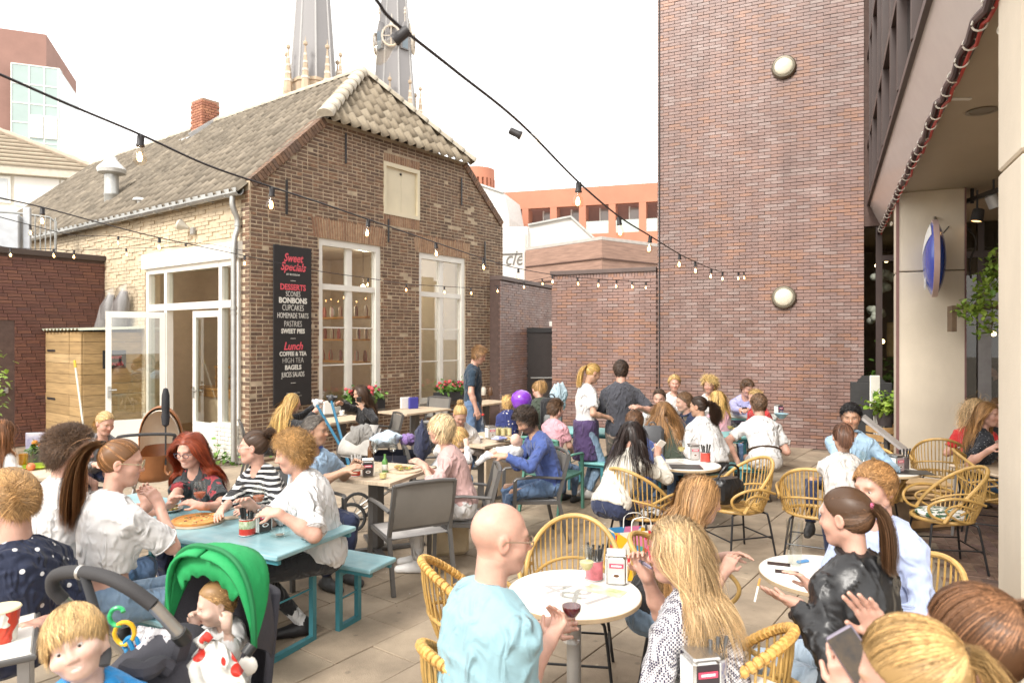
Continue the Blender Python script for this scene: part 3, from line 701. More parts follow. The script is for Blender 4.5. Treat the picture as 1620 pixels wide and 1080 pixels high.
for i in range(34):
 x=-10.3+i*.3;o=bpy.data.objects.new('cable_tie',tm);COL.objects.link(o);o.matrix_world=Mr@Matrix.Translation((x,-.175,3.85))
 tag(o,'pale cable tie looped round the dark hose under the fascia edge','cable tie','cable ties on the fascia hose')
 # background buildings
def win_grid(root,mb_frame,cells,y,fmat,gmat,name='window',dep=.25):
 for(x0,x1,z0,z1)in cells:
  o=obj(name,MB().box(x0,x0+.08,y,y+dep,z0,z1).box(x1-.08,x1,y,y+dep,z0,z1).box(x0+.08,x1-.08,y,y+dep,z1-.08,z1).box(x0+.08,x1-.08,y,y+dep,z0,z0+.08),fmat,root)
  obj('pane',MB().box(x0+.08,x1-.08,y+dep*.6,y+dep*.6+.02,z0+.08,z1-.08),gmat,o)
m_farglass=M('far_glass',(.25,.22,.20),.12,var=.2,vs=.5,spec=.8)
tb0=W(788,535,62);tb0.z=0
tb0.z=-2.1
TB=thing('terracotta_building','orange terracotta block with rows of recessed balconies behind the white shed','building',tb0,rotz((.99,-.30)))
m_terra=M('terracotta',(.43,.175,.105),.7,var=.1,vs=.4)
tw=24;nb=13;bw=2.6
fr=MB();fr.box(-.6,nb*bw+.3,0,.5,15.7,17.3)
fr.box(-.6,nb*bw+.3,0,.5,12.1,13.2)
for i in range(nb+1):fr.box(i*bw-.35,i*bw+.25,.0,1.4,4,15.7)if False else fr.box(i*bw-.35,i*bw+.25,.01,1.4,13.2,15.7).box(i*bw-.35,i*bw+.25,.01,1.4,9.6,12.1)
fr.box(-.6,nb*bw+.3,0,.5,4,9.6)
obj('facade',fr,m_terra,TB)
obj('rear_block',MB().box(-.5,nb*bw+.2,1.8,12,0,16.6),M('recess_wall',(.30,.17,.14),.8,var=.15,vs=.8),TB)
for fl in(9.6,13.2):
 for i in range(nb):
  x0,x1=i*bw+.25,(i+1)*bw-.35;z1=fl+2.5
  w_=obj('balcony_window',MB().box(x0+.95,x0+1.05,1.5,1.8,fl,z1).box(x1-.08,x1,1.5,1.8,fl,z1),m_white,TB)
  obj('pane',MB().box(x0+1.05,x1-.08,1.6,1.65,fl+.1,z1-.1),m_farglass,w_)
  obj('balcony_glass',MB().box(x0,x1,.1,.16,fl,fl+1.1),M('green_glass',(.42,.47,.43),.15,var=.1,spec=.8),TB)
rt=thing('round_tower','round terracotta roof drum with slit openings beyond the gable','tower',W(754,535,66)*Vector((1,1,0)))
obj('drum',MB().lathe([(1.7,0),(1.7,14.2)],24),M('pale_drum',(.6,.58,.55),.6),rt,True)
obj('crown_ring',MB().lathe([(1.75,17.2),(1.75,18.2),(1.5,18.2),(1.5,17.2)],24).lathe([(1.5,14.2),(1.5,17.2)],24),m_terra,rt,True)
fin=MB()
for i in range(24):
 a=i*math.pi/12;fin.box(1.45,1.78,-.13,.13,14.2,17.25,Matrix.Rotation(a,4,'Z'))
obj('fin',fin,m_terra,rt)
ph=thing('pale_rooftop_block','pale grey plant room stepping down right of the old gable','building',W(775,535,55)*Vector((1,1,0)),R(-15))
obj('wall',MB().prism([(-3,0),(1.6,0),(1.6,11.6),(1.2,13.6),(-3,15.2)],0,5),M('pale_render',(.62,.62,.6),.7),ph)
obj('roof_edge',MB().bar((1.2,-.1,13.65),(-3,-.1,15.25),.2,.12),m_zinc,ph)
wb=thing('white_building','white rendered shed with sloping roof edge and cursive lettering','building',W(783,535,24)*Vector((1,1,0)),rotz((.985,-.17)))
m_wr=M('white_render',(.74,.72,.68),.7,var=.06,vs=.6)
obj('wall',MB().prism([(-1,0),(1.15,0),(1.15,5.9),(-1,5.9)],0,4).prism([(1.15,0),(3.7,0),(3.7,5.2),(2.65,6.2),(1.15,5.95)],.25,4),m_wr,wb)
obj('roof_edge',MB().bar((1.15,.2,5.98),(2.65,.2,6.23),.12,.06).bar((2.65,.2,6.23),(3.75,.2,5.18),.12,.06).bar((-1,-.03,4.95),(1.15,-.03,4.97),.05,.03),m_zinc,wb)
text('cle',.72,M('sign_grey',(.2,.19,.17),.5),wb,(.99,-.02,4.78),name='sign_lettering',shear=.35,sx=.8,align='RIGHT')
obj('downpipe',MB().tube([(1.05,-.1,5.7),(1.05,-.1,0)],.05,8).tube([(1.75,-.1,4.3),(1.75,-.1,0)],.07,8),m_white,wb,True)
obj('spotlight',MB().lathe([(.05,-.1),(.18,.12),(.18,.16),(0,.16)],14,Matrix.Translation((2.0,.1,5.0))@Matrix.Rotation(R(75),4,'X')@Matrix.Rotation(R(40),4,'Y')),m_zinc,wb,True)
bb0=W(1062,535,22.5)*Vector((1,1,0));c1=W(952,535,20.5)*Vector((1,1,0));c2=W(832,535,23)*Vector((1,1,0))
bd=thing('banded_brick_block','low pale brick block with dark horizontal bands behind the garden wall','building')
m_band=M('band_brick',(.36,.225,.17),.8,var=.28,vs=2,stretch=(1,1,12),bump=.3,bs=40)
P_=[tuple(c2.xy),tuple(c1.xy),tuple((c1+(bb0-c1)*1.3).xy),(5.5,29),(.4,29)]
obj('wall',MB().slab(P_,0,4.95),m_band,bd)
bn=MB()
for zz in(3.3,3.85,4.4):
 for(a,b)in((c2,c1),(c1,c1+(bb0-c1)*1.3)):
  n_=Vector((a-b).yx)*Vector((-1,1));n_=Vector((-(b-a).y,(b-a).x)).normalized()*-.02
  bn.bar((a.x+n_.x,a.y+n_.y,zz),(b.x+n_.x,b.y+n_.y,zz),.03,.035)
obj('dark_band',bn,M('band_dark',(.12,.07,.055),.8),bd)
obj('roof_edge',MB().slab([(p[0],p[1])for p in P_],4.96,5.06),M('edge_pale',(.5,.46,.42),.6),bd)
rd0=W(-60,535,68)*Vector((1,1,0))
RDB=thing('red_tower_block','red brick high block at the far left with a pale green glass corner','building',rd0,rotz((.93,.37)))
m_rb=M('far_red_brick',(.27,.15,.12),.8,var=.1,vs=.6)
obj('wall',MB().box(-12,7.1,0,14,0,33.4),m_rb,RDB)
gc=obj('glass_corner',MB().box(4.4,8.3,-1.2,-1.0,0,29.6).box(8.3,8.5,-1.2,8,0,29.6).box(4.4,8.5,-1.0,0,29.4,29.7),M('pale_green_glass',(.33,.42,.40),.2,var=.1,vs=.3,spec=.7),RDB)
mu=MB()
for zz in[12+i*1.95 for i in range(10)]:mu.box(4.4,8.52,-1.25,-1.2,zz,zz+.1)
for xx in(4.4,5.9,7.2,8.4):mu.box(xx-.05,xx+.06,-1.26,-1.2,8,29.6)
obj('mullion',mu,m_white,gc)
for(z0,z1)in((22.3,24.6),(13.0,17.2)):
 for(a,b)in((6.0,7.1),(7.3,8.3)):
  o=obj('window',MB().box(a,b,-1.34,-1.24,z0,z1),m_white,gc);obj('pane',MB().box(a+.12,b-.12,-1.36,-1.33,z0+.12,z1-.12),M('far_pane',(.5,.52,.52),.2),o)
obj('window_strip',MB().box(-4.6,2.2,-.05,.02,20,24),m_farglass,RDB)
ph0=W(-70,535,33)*Vector((1,1,0))
PH=thing('pale_house','pale stucco house with hipped tile roof and white dormer band at the far left','house',ph0,rotz((.93,.37)))
m_st=M('stucco',(.66,.62,.54),.8,var=.06)
obj('wall',MB().box(-3,6.4,0,8,0,8.2),m_st,PH)
obj('cornice',MB().box(-3,6.7,-.35,8.3,8.2,8.45).box(-3,6.6,-.25,8.2,7.9,8.2).box(-3,6.45,-.1,8.1,7.4,7.55),M('cornice_white',(.72,.69,.62),.6),PH)
obj('dormer_wall',MB().box(-3,5.9,.1,7.5,8.45,10.1),m_st,PH)
for(a,b)in((1.0,2.2),(4.35,5.6),(-1.4,.2)):
 o=obj('window',MB().box(a,b,.0,.1,8.7,10.0),m_white,PH);obj('pane',MB().box(a+.12,b-.12,-.03,.0,8.82,9.88),M('far_pane',(.5,.52,.52),.2),o)
obj('white_panel',MB().box(2.35,4.25,.04,.1,8.6,10.05),m_wr,PH)
obj('eaves',MB().box(-3,6.3,-.3,8,10.1,10.5),M('eaves_stone',(.55,.49,.40),.7),PH)
rf=MB().add([(-3,-.3,10.5),(6.3,-.3,10.5),(.6,3.5,13.1),(-3,3.5,13.1),(6.3,8,10.5),(-3,8,10.5)],[(0,1,2,3),(1,4,2),(4,5,3,2),(0,5,4,1)])
rr=obj('roof',rf,M('far_tile',(.36,.30,.22),.85,var=.2,vs=2),PH)
tr=MB()
for k in range(9):
 t=k/9;a=Vector((-3,-.32,10.55)).lerp(Vector((-3,3.45,13.12)),t);b=Vector((6.3,-.32,10.55)).lerp(Vector((.6,3.45,13.12)),t);tr.bar(a,b,.09,.09)
obj('tile_course',tr,M('far_tile2',(.28,.23,.17),.85),rr)
obj('hip_cap',MB().tube([Vector((6.35,-.35,10.55)).lerp(Vector((.6,3.5,13.2)),i/14)for i in range(15)],[.13 if i%2 else .17 for i in range(15)],8),M('far_cap',(.38,.31,.24),.8),rr,True)
rl=thing('balcony_railing','grey metal bar railing on the annex roof at the left','railing',Vector((0,0,0)))
ra_=W(22,372,13.6);rb_=W(88,382,14.2);rm=MB()
for k in range(9):
 p=ra_.lerp(rb_,k/8);obj('baluster',MB().tube([(p.x,p.y,3.66),(p.x,p.y,4.5)],.012,6),m_zinc,rl,True)
obj('top_rail',MB().tube([(ra_.x-1.2,ra_.y-.6,4.5),(ra_.x,ra_.y,4.5),(rb_.x-.1,rb_.y-.05,4.5),(rb_.x,rb_.y,4.42),(rb_.x,rb_.y,3.66)],.025,8),m_zinc,rl,True)
tk=thing('metal_duct','pale grey metal duct standing on the annex roof at the left edge','duct',W(15,535,13.4)*Vector((1,1,0))+Vector((0,0,3.66)),.4)
obj('casing',MB().bbox(-.4,.2,-.2,.2,0,.75,.02),M('duct_grey',(.5,.52,.54),.45,.3),tk);obj('post',MB().bbox(.24,.36,-.1,.02,0,.92,.01),M('duct_grey',(.5,.52,.54),.45,.3),tk)
m_slate=M('spire_slate',(.235,.225,.225),.6,var=.1,vs=.15,stretch=(1,1,.15))
m_stone=M('spire_stone',(.44,.34,.24),.85,var=.2,vs=.6)
m_stone2=M('spire_band',(.56,.5,.42),.85,var=.2,vs=.6)
def spire(px,d,hw,ztop,zb,label,dorm):
 t=thing('church_spire',label,'church spire',W(px,535,d)*Vector((1,1,0)),R(22.5),'twin church spires')
 k=hw/math.cos(math.pi/8)
 obj('spire',MB().lathe([(k,zb),(k*.985,zb+.6),(0,ztop)],8),m_slate,t)
 obj('tower',MB().lathe([(k*1.0,0),(k*1.0,zb-.4),(k*1.06,zb-.4),(k*1.06,zb)],8),m_stone,t)
 rib=MB()
 for i in range(8):
  a=i*math.pi/4;rib.tube([(k*math.cos(a),k*math.sin(a),zb),(0,0,ztop)],[.14,.03],5)
 obj('rib',rib,M('rib_grey',(.4,.39,.38),.6),t)
 for i in range(8):
  a=i*math.pi/4+math.pi/8
  x,y=(hw+.9)*math.cos(a),(hw+.9)*math.sin(a)
  X=Matrix.Translation((x,y,0))
  p=obj('pinnacle',MB().box(-.45,.45,-.45,.45,zb-14,zb-2,X).lathe([(.55,zb-2),(.5,zb-1),(.08,zb+3.6),(.28,zb+3.8),(.28,zb+4.1),(.06,zb+4.3),(.0,zb+5)],6,X),m_stone,t)
  bnd=MB()
  for q in range(4):bnd.lathe([(.52-q*.1,zb-.6+q),(.50-q*.1,zb-.3+q)],6,X)
  obj('stone_band',bnd,m_stone2,p)
  obj('flying_buttress',MB().bar((x*.99,y*.99,zb-2.2),(x*.75,y*.75,zb-1.6),.25,.25),m_stone,t)
  zz=zb+dorm;rr=hw*(ztop-zz)/(ztop-zb)
  X=Matrix.Rotation(a,4,'Z')@Matrix.Translation((rr,0,zz))
  if i%2==0 or dorm>14:
   o=obj('dormer',MB().add([(-.6,-.7,0),(.35,-.7,0),(.35,.7,0),(-.6,.7,0),(-.6,-.7,2.6),(.35,-.7,2.6),(.35,.7,2.6),(-.6,.7,2.6),(.45,0,4.2),(-.9,0,4.2)],[(0,1,5,4),(2,3,7,6),(1,2,6,8,5),(4,5,8,9),(6,7,9,8),(0,4,9,7,3)],X),m_slate,t)
   obj('louvre',MB().box(.34,.4,-.5,.5,.1,2.7,X),M('louvre_blue',(.16,.20,.23),.6),o)
   obj('finial',MB().lathe([(.06,4.1),(.05,5.2),(.2,5.4),(.05,5.7),(.18,5.9),(.0,6.4)],6,Matrix.Rotation(a,4,'Z')@Matrix.Translation((rr+.3,0,zz))),m_stone2,o)
  else:
   ck=[]
   for q in range(14):
    b_=2*math.pi*q/14;ck.append((.5+.05*math.sin(b_),1.35*math.cos(b_),1.6+1.5*math.sin(b_)))
   obj('clock_ring',MB().tube(ck,.17,5,X,closed=True).bar((.5,-1.3,1.6),(.5,1.3,1.6),.12,.12,X).bar((.5,0,.2),(.5,0,3),.12,.12,X).lathe([(.5,3.1),(.3,3.6),(0,5.2)],6,X),m_stone2,t)
spire(496,92,2.72,78.5,36.2,'thick grey slate church spire with stone pinnacles, left of the pair',17.5)
spire(624,104,3.05,78,36.0,'slimmer grey church spire with open clock rings, right of the pair',9.2)
# furniture builders (local +x = the way a chair faces)
m_grey=M('grey_aluminium',(.13,.125,.12),.42,.35,var=.05)
m_sling=M('grey_sling',(.20,.185,.165),.7,var=.06,bump=.3,bs=400)
m_slingl=M('pale_sling',(.44,.42,.40),.7,var=.06,bump=.3,bs=400)
m_blacks=M('black_steel',(.02,.02,.022),.4,.2,var=.05)
m_rattan=M('rattan',(.50,.31,.095),.42,var=.28,vs=9,bump=.35,bs=120,coat=.25)
m_wrap=M('rattan_wrap',(.60,.34,.09),.5,var=.4,vs=40,bump=.8,bs=60,stretch=(1,1,1))
m_blue=M('beer_blue',(.20,.40,.45),.36,var=.2,col2=(.30,.46,.49),vs=3,stretch=(.8,8,1),coat=.2,bump=.08,bs=30)
grime(m_blue,5,.82,1.12)
m_bluel=M('beer_leg_teal',(.055,.22,.26),.4,var=.1)
m_teal=M('beer_turquoise',(.20,.48,.47),.4,var=.14,vs=3)
m_top=M('table_white',(.76,.73,.67),.3,var=.04,vs=3)
m_edge=M('table_edge',(.50,.38,.24),.5,var=.2)
m_oak=M('pale_oak',(.58,.46,.33),.5,var=.22,vs=5,stretch=(1,7,1),bump=.1,bs=60)
m_steel=M('steel',(.55,.54,.52),.25,.9,var=.05)
m_green=M('chair_green',(.10,.26,.20),.5,var=.08)
def at2(x,y,z=0):return Vector((x,y,z))
CUSH={}
def cushion_mat(name,a,b,sc):
 if name in MATS:return MATS[name]
 m=M(name,a,.8,col2=b,vs=sc,bump=.2);n=m.node_tree.nodes
 for q in n:
  if q.bl_idname=='ShaderNodeMapRange':q.inputs[1].default_value=.48;q.inputs[2].default_value=.52
 return m
m_leafc=cushion_mat('leaf_cushion',(.72,.70,.64),(.035,.09,.045),16)
m_bwc=cushion_mat('monochrome_cushion',(.66,.65,.62),(.03,.03,.035),22)
def rattan_parts():
 P={}
 def ang(a):return math.radians(a)
 def hoop(a,k=1.):
  r_=abs(a)/112.;z=.445+.43*max(math.cos(r_*math.pi/2),0)**.75
  return(-.255*math.cos(ang(a))-.10*(z-.44)/.43*1.0+.03,.285*math.sin(ang(a))*(1-.10*(z-.44)/.43)*1.03,z)
 def ring(a):return(.235*-math.cos(ang(a))+.02,.235*math.sin(ang(a)),.435)
 P['seat_ring']=MB().tube([ring(a)for a in range(0,360,15)],.016,8,closed=True)
 w=MB()
 for k in range(9):
  y=-.2+.05*k;hw=math.sqrt(max(.225**2-y*y,0));w.tube([(-hw+.02,y,.425),(.02,y,.415),(hw+.02,y,.425)],.012,5)
 P['seat_weave']=w
 P['back_hoop']=MB().tube([hoop(a)for a in range(-112,113,7)],.0155,8)
 rods=[]
 for a in range(-84,85,8):
  h=Vector(hoop(a));b=Vector(ring(a*.9));mid=(h+b)/2+Vector((-.05*math.cos(ang(a)),.03*math.sin(ang(a)),-.04));rods.append(MB().tube(bez(b,mid,h,6),.0055,6))
 P['rods']=rods
 P['back_band']=MB().tube([tuple(Vector(ring(a*.95)).lerp(Vector(hoop(a)),.42)+Vector((-.03*math.cos(ang(a)),.015*math.sin(ang(a)),0)))for a in range(-90,91,10)],.010,7)
 arms=[]
 for s in(1,-1):
  arms.append(MB().tube(crom([(-.20,.27*s,.60),(-.02,.315*s,.655),(.14,.30*s,.645),(.235,.255*s,.575),(.20,.235*s,.49),(.08,.235*s,.445)],5),.0125,8).tube(crom([(-.12,.285*s,.56),(.03,.30*s,.60),(.12,.29*s,.55),(.03,.27*s,.475),(-.06,.25*s,.445)],5),.0095,7))
 P['arms']=arms
 legs=[]
 for(x,y)in((.17,.17),(.17,-.17),(-.17,.17),(-.17,-.17)):
  legs.append(MB().tube(crom([(x*.55,y*.9,.415),(x*1.0,y*1.0,.405),(x*1.12,y*1.12,.36),(x*1.42,y*1.38,.0)],4),.0095,7))
 P['legs']=legs
 k=.6;P['stretcher']=MB().tube([(.17*1.27,.17*1.25,.18),(.17*1.27,-.17*1.25,.18)],.007,6).tube([(-.17*1.27,.17*1.25,.18),(-.17*1.27,-.17*1.25,.18)],.007,6).tube([(.215,.21,.2),(-.215,.21,.2)],.007,6).tube([(.215,-.21,.2),(-.215,-.21,.2)],.007,6)
 P['cush']=MB().lathe([(.0,.43),(.17,.432),(.205,.45),(.21,.468),(.19,.485),(.1,.495),(0,.497)],22,Matrix.Translation((.02,0,0)))
 wr=MB()
 hp=[Vector(hoop(a))for a in np.arange(-100,101,5.2)]
 wraps=[]
 for i in range(len(hp)-1):
  a,b=hp[i],hp[i].lerp(hp[i+1],.84);wraps.append(MB().tube([a,a.lerp(b,.12),a.lerp(b,.88),b],[.017,.0215,.0215,.017],8))
 P['wraps']=wraps
 return P
RP=rattan_parts();RM={}
def rattan(label,x,y,yaw,cush=None,wrapped=False,group='rattan armchairs'):
 t=thing('rattan_chair',label,'chair',(x,y,0),R(yaw),group)
 def put(nm,mb,mat):
  key=id(mb)
  if key not in RM:RM[key]=mb.mesh(nm,True)
  me=RM[key]
  if not me.materials:me.materials.append(mat)
  o=bpy.data.objects.new(nm,me);COL.objects.link(o);o.parent=t;return o
 put('seat_ring',RP['seat_ring'],m_rattan);put('seat',RP['seat_weave'],m_rattan);h=put('back_hoop',RP['back_hoop'],m_rattan);put('back_band',RP['back_band'],m_rattan)
 for r_ in RP['rods']:put('rod',r_,m_rattan)
 for a in RP['arms']:put('armrest',a,m_rattan)
 for a in RP['legs']:put('leg',a,m_blacks)
 put('stretcher',RP['stretcher'],m_blacks)
 if wrapped:
  for w in RP['wraps']:
   o=put('cane_wrap',w,m_wrap);o.parent=h
 if cush is not None:
  o=obj('cushion',RP['cush'],cush,t,True)
 return t
def greychair(label,x,y,yaw,frame=None,sling=None,seatm=None,group='grey armchairs'):
 fm,sm,st=frame or m_grey,sling or m_sling,seatm or m_slingl
 t=thing('armchair',label,'chair',(x,y,0),R(yaw),group)
 for s in(1,-1):
  obj('leg',MB().bar((.25,.27*s,0),(.23,.27*s,.64),.032,.032),fm,t)
  obj('leg',MB().bar((-.30,.26*s,0),(-.20,.26*s,.44),.032,.03).bar((-.20,.26*s,.44),(-.31,.255*s,.86),.032,.03),fm,t)
  obj('armrest',MB().tube([(.245,.275*s,.63),(.22,.275*s,.655),(.0,.28*s,.665),(-.235,.268*s,.64)],.022,8,flat=.6),fm,t,True)
  obj('side_rail',MB().bar((.24,.262*s,.425),(-.21,.262*s,.405),.028,.03),fm,t)
 obj('front_rail',MB().bar((.24,-.26,.42),(.24,.26,.42),.028,.03),fm,t)
 obj('top_rail',MB().tube([(-.31,-.255,.855),(-.325,-.12,.87),(-.325,.12,.87),(-.31,.255,.855)],.017,8),fm,t,True)
 obj('seat',MB().add([(.23,-.245,.437),(.23,.245,.437),(-.2,.245,.417),(-.2,-.245,.417),(.02,-.245,.415),(.02,.245,.415),(.23,-.245,.43),(.23,.245,.43),(-.2,.245,.41),(-.2,-.245,.41)],[(0,1,5,4),(4,5,2,3),(6,9,8,7),(0,6,7,1)]),st,t,'all')
 obj('backrest',MB().add([(-.215,-.242,.5),(-.215,.242,.5),(-.302,.242,.85),(-.302,-.242,.85),(-.28,-.242,.66),(-.28,.242,.66),(-.225,-.242,.5),(-.225,.242,.5),(-.312,.242,.85),(-.312,-.242,.85),(-.288,-.242,.66),(-.288,.242,.66)],[(0,1,5,4),(4,5,2,3),(6,10,11,7),(10,9,8,11)]),sm,t,'all')
 obj('back_rail',MB().bar((-.205,-.25,.49),(-.205,.25,.49),.02,.025),fm,t)
 return t
def round_table(label,x,y,r=.33,wood=False,group='round bistro tables'):
 t=thing('bistro_table',label,'table',(x,y,0),.3,group)
 obj('tabletop',MB().lathe([(0,.712),(r-.004,.712),(r,.716),(r,.736),(r-.004,.74),(0,.74)],56),m_top,t,True)
 obj('edge_band',MB().lathe([(r+.0005,.714),(r+.003,.716),(r+.003,.734),(r+.0005,.736)],56),m_edge,t,True)
 obj('column',MB().lathe([(.036,.03),(.036,.712)],16),M('table_column',(.40,.39,.37),.4,.4),t,True)
 obj('base',MB().lathe([(.21,0),(.21,.012),(.19,.022),(.05,.03),(.05,.05)],32),M('table_column',(.40,.39,.37),.4,.4),t,True)
 obj('top_bracket',MB().box(-.2,.2,-.02,.02,.695,.711).box(-.02,.02,-.2,.2,.69,.694),m_dark,t)
 return t
def square_table(label,x,y,rz,w=.82,d=.82,group='square oak topped tables',cross=True):
 t=thing('square_table',label,'table',(x,y,0),rz,group)
 n=5
 for i in range(n):
  a=-w/2+w*i/n;obj('plank',MB().bbox(a+.0008,a+w/n-.0008,-d/2,d/2,.72,.752,.002),m_oak,t)
 obj('column',MB().bbox(-.055,.055,-.055,.055,.04,.72,.006),m_grey,t)
 obj('base',MB().bar((-.33,-.33,.022),(.33,.33,.022),.07,.03).bar((-.33,.33,.02),(.33,-.33,.02),.07,.026),m_grey,t)
 obj('top_bracket',MB().box(-.3,.3,-.03,.03,.70,.719).box(-.03,.03,-.3,.3,.695,.699),m_grey,t)
 return t
def beer_table(label,x,y,rz,top,leg,L=2.2,w=.70,z=.77,cat='table',group=None,name='beer_table',boards=3):
 t=thing(name,label,cat,(x,y,0),rz,group);th=.028
 obj('tabletop' if cat=='table' else 'seat',MB().bbox(-L/2,L/2,-w/2,w/2,z-th,z,.006),top,t)
 obj('edge_rail',MB().box(-L/2+.02,L/2-.02,-w/2+.03,-w/2+.055,z-.06,z-th).box(-L/2+.02,L/2-.02,w/2-.055,w/2-.03,z-.06,z-th),leg,t)
 for s in(1,-1):
  xx=s*(L/2-.30);yy=w/2-.05 if w<.4 else w/2-.08;q=.035
  f=MB().bar((xx,-yy,0),(xx,-yy,z-th),q,q).bar((xx,yy,0),(xx,yy,z-th),q,q).bar((xx,-yy+q/2,q/2),(xx,yy-q/2,q/2),q,q*.98).bar((xx,-yy+q/2,z-th-.05),(xx,yy-q/2,z-th-.05),q,q)
  obj('leg_frame',f,leg,t)
  zb=.45*z
  obj('brace',MB().bar((xx,-yy*.55,z-.1),(xx-s*.42,0,z-th-.012),.022,.012).bar((xx,yy*.55,z-.1),(xx-s*.42,0,z-th-.014),.022,.012).tube([(xx,-yy,zb),(xx,yy,zb)],.006,6),leg,t)
 return t
m_wglass=glassmat('drinking_glass',(.97,.98,.97),base=.07,cap=.5)
def wine_glass(label,p,wine=None,s=1.,group='wine glasses'):
 t=thing('wine_glass',label,'glass',p,0,group)
 obj('bowl',MB().lathe([(.004,.085*s),(.02*s,.092*s),(.035*s,.115*s),(.04*s,.145*s),(.036*s,.185*s),(.031*s,.21*s),(.0295*s,.21*s),(.0345*s,.185*s),(.0385*s,.145*s),(.0335*s,.117*s),(.019*s,.094*s),(0,.09*s)],20),m_wglass,t,True)
 obj('stem',MB().lathe([(.033*s,0),(.033*s,.002),(.012*s,.006),(.0045,.015),(.004,.085*s)],16),m_wglass,t,True)
 if wine:obj('wine',MB().lathe([(0,.095*s),(.018*s,.097*s),(.033*s,.118*s),(.0355*s,.135*s),(0,.135*s)],18),M('wine_%d'%int(wine[0]*100),wine,.1,var=0),t,True)
 return t
def tumbler(label,p,r=.033,h=.1,liq=None,lh=.6,name='glass',group=None,flare=1.15):
 t=thing(name,label,'glass',p,0,group)
 obj('glass_body',MB().lathe([(r*.9,0),(r,.004),(r*flare,h),(r*flare-.002,h),(r*.97,.008),(0,.008)],18),m_wglass,t,True)
 if liq:obj('drink',MB().lathe([(0,.009),(r*.95,.009),(r*(1+(flare-1)*lh)-.003,h*lh),(0,h*lh)],16),M('drink_%d_%d'%(int(liq[0]*100),int(liq[1]*100)),liq,.15,var=0),t,True)
 return t
def dispenser(label,p,rz,body=(.045,.03,.035),face=None):
 t=thing('napkin_dispenser',label,'napkin dispenser',p,rz)
 obj('case',MB().bbox(-.05,.05,-.055,.055,0,.145,.012),m_steel,t)
 obj('lid',MB().bbox(-.053,.053,-.058,.058,.1455,.158,.006),m_steel,t)
 for s in(1,-1):
  obj('side_panel',MB().box(-.042,.042,s*.0555,s*.057,.01,.135),M('panel_%d'%int(body[0]*1000),body,.4,var=.02),t)
  obj('napkin',MB().box(s*.0505,s*.055,-.045,.045,.012,.13),M('napkin_white',(.8,.79,.76),.8,var=.02),t)
 lb=obj('label_band',MB().box(-.036,.036,-.0595,-.0575,.09,.112),M('label_pink',(.62,.06,.12),.4,var=0),t)
 obj('label_stripe',MB().box(-.026,.026,-.0601,-.0596,.097,.105),M('sign_white',(.8,.8,.78),.4,var=0),lb)
 obj('cup_motif',MB().lathe([(.022,0),(.022,.001),(0,.001)],16,Matrix.Translation((0,-.0575,.05))@Matrix.Rotation(R(90),4,'X')@Matrix.Scale(.55,4,(0,1,0))),M('sign_white',(.8,.8,.78),.4,var=0),t)
 obj('coffee_motif',MB().lathe([(.015,0),(.015,.0018),(0,.0018)],16,Matrix.Translation((0,-.0575,.051))@Matrix.Rotation(R(90),4,'X')@Matrix.Scale(.5,4,(0,1,0))),M('coffee',(.12,.05,.02),.4,var=0),t)
 return t
def cutlery_tin(label,p,col=(.5,.04,.03),r=.045,h=.11,rim=True,handles=(.03,.03,.03),band=None):
 t=thing('cutlery_tin',label,'tin',p,random.uniform(0,3))
 obj('tin_body',MB().lathe([(r,0),(r,h),(r-.003,h),(r-.003,.01),(0,.01)],24),M('tin_%d_%d'%(int(col[0]*100),int(col[1]*100)),col,.35,var=.25,vs=30),t,True)
 if rim:obj('tin_rim',MB().lathe([(r,.0),(r+.003,.003),(r,.006)],24).lathe([(r,h-.006),(r+.003,h-.003),(r,h)],24),m_steel,t,True)
 if band is not None:
  obj('tin_label',MB().lathe([(r+.0006,h*.42),(r+.001,h*.44),(r+.001,h*.86),(r+.0006,h*.88)],24),M('tin_label_%d'%int(band[1]*100),band,.4,col2=(.75,.72,.6),vs=40),t,True)
 for k in range(8):
  a=k*.8;lean=random.uniform(.1,.3)
  b=Vector((math.cos(a)*r*.4,math.sin(a)*r*.4,.02));e=b+Vector((math.cos(a)*lean*.12,math.sin(a)*lean*.12,h+random.uniform(.03,.065)))
  obj('handle',MB().tube([b,b.lerp(e,.6),e],[.003,.006,.0075],6),M('cutlery_%d'%int(handles[0]*100),handles,.35,var=0),t,True)
 return t
def bottle(label,p,col,h=.24,r=.033,cap=None,lab=None):
 t=thing('bottle',label,'bottle',p)
 m=M('bottle_%d_%d'%(int(col[0]*100),int(col[1]*100)),col,.12,var=0,spec=.7)if col[0]>=0 else m_wglass
 obj('bottle_body',MB().lathe([(r*.9,0),(r,.008),(r,h*.55),(r*.8,h*.66),(r*.4,h*.78),(r*.36,h*.97),(r*.44,h*.98),(r*.44,h),(0,h)],18),m,t,True)
 if lab:obj('label',MB().lathe([(r+.0005,h*.15),(r+.001,h*.16),(r+.001,h*.45),(r+.0005,h*.46)],18),M('blabel_%d'%int(lab[0]*100),lab,.5,var=.1),t,True)
 if cap:obj('cap',MB().lathe([(r*.5,h-.012),(r*.5,h+.008),(0,h+.01)],12),M('cap_%d'%int(cap[0]*100),cap,.4,var=0),t,True)
 return t
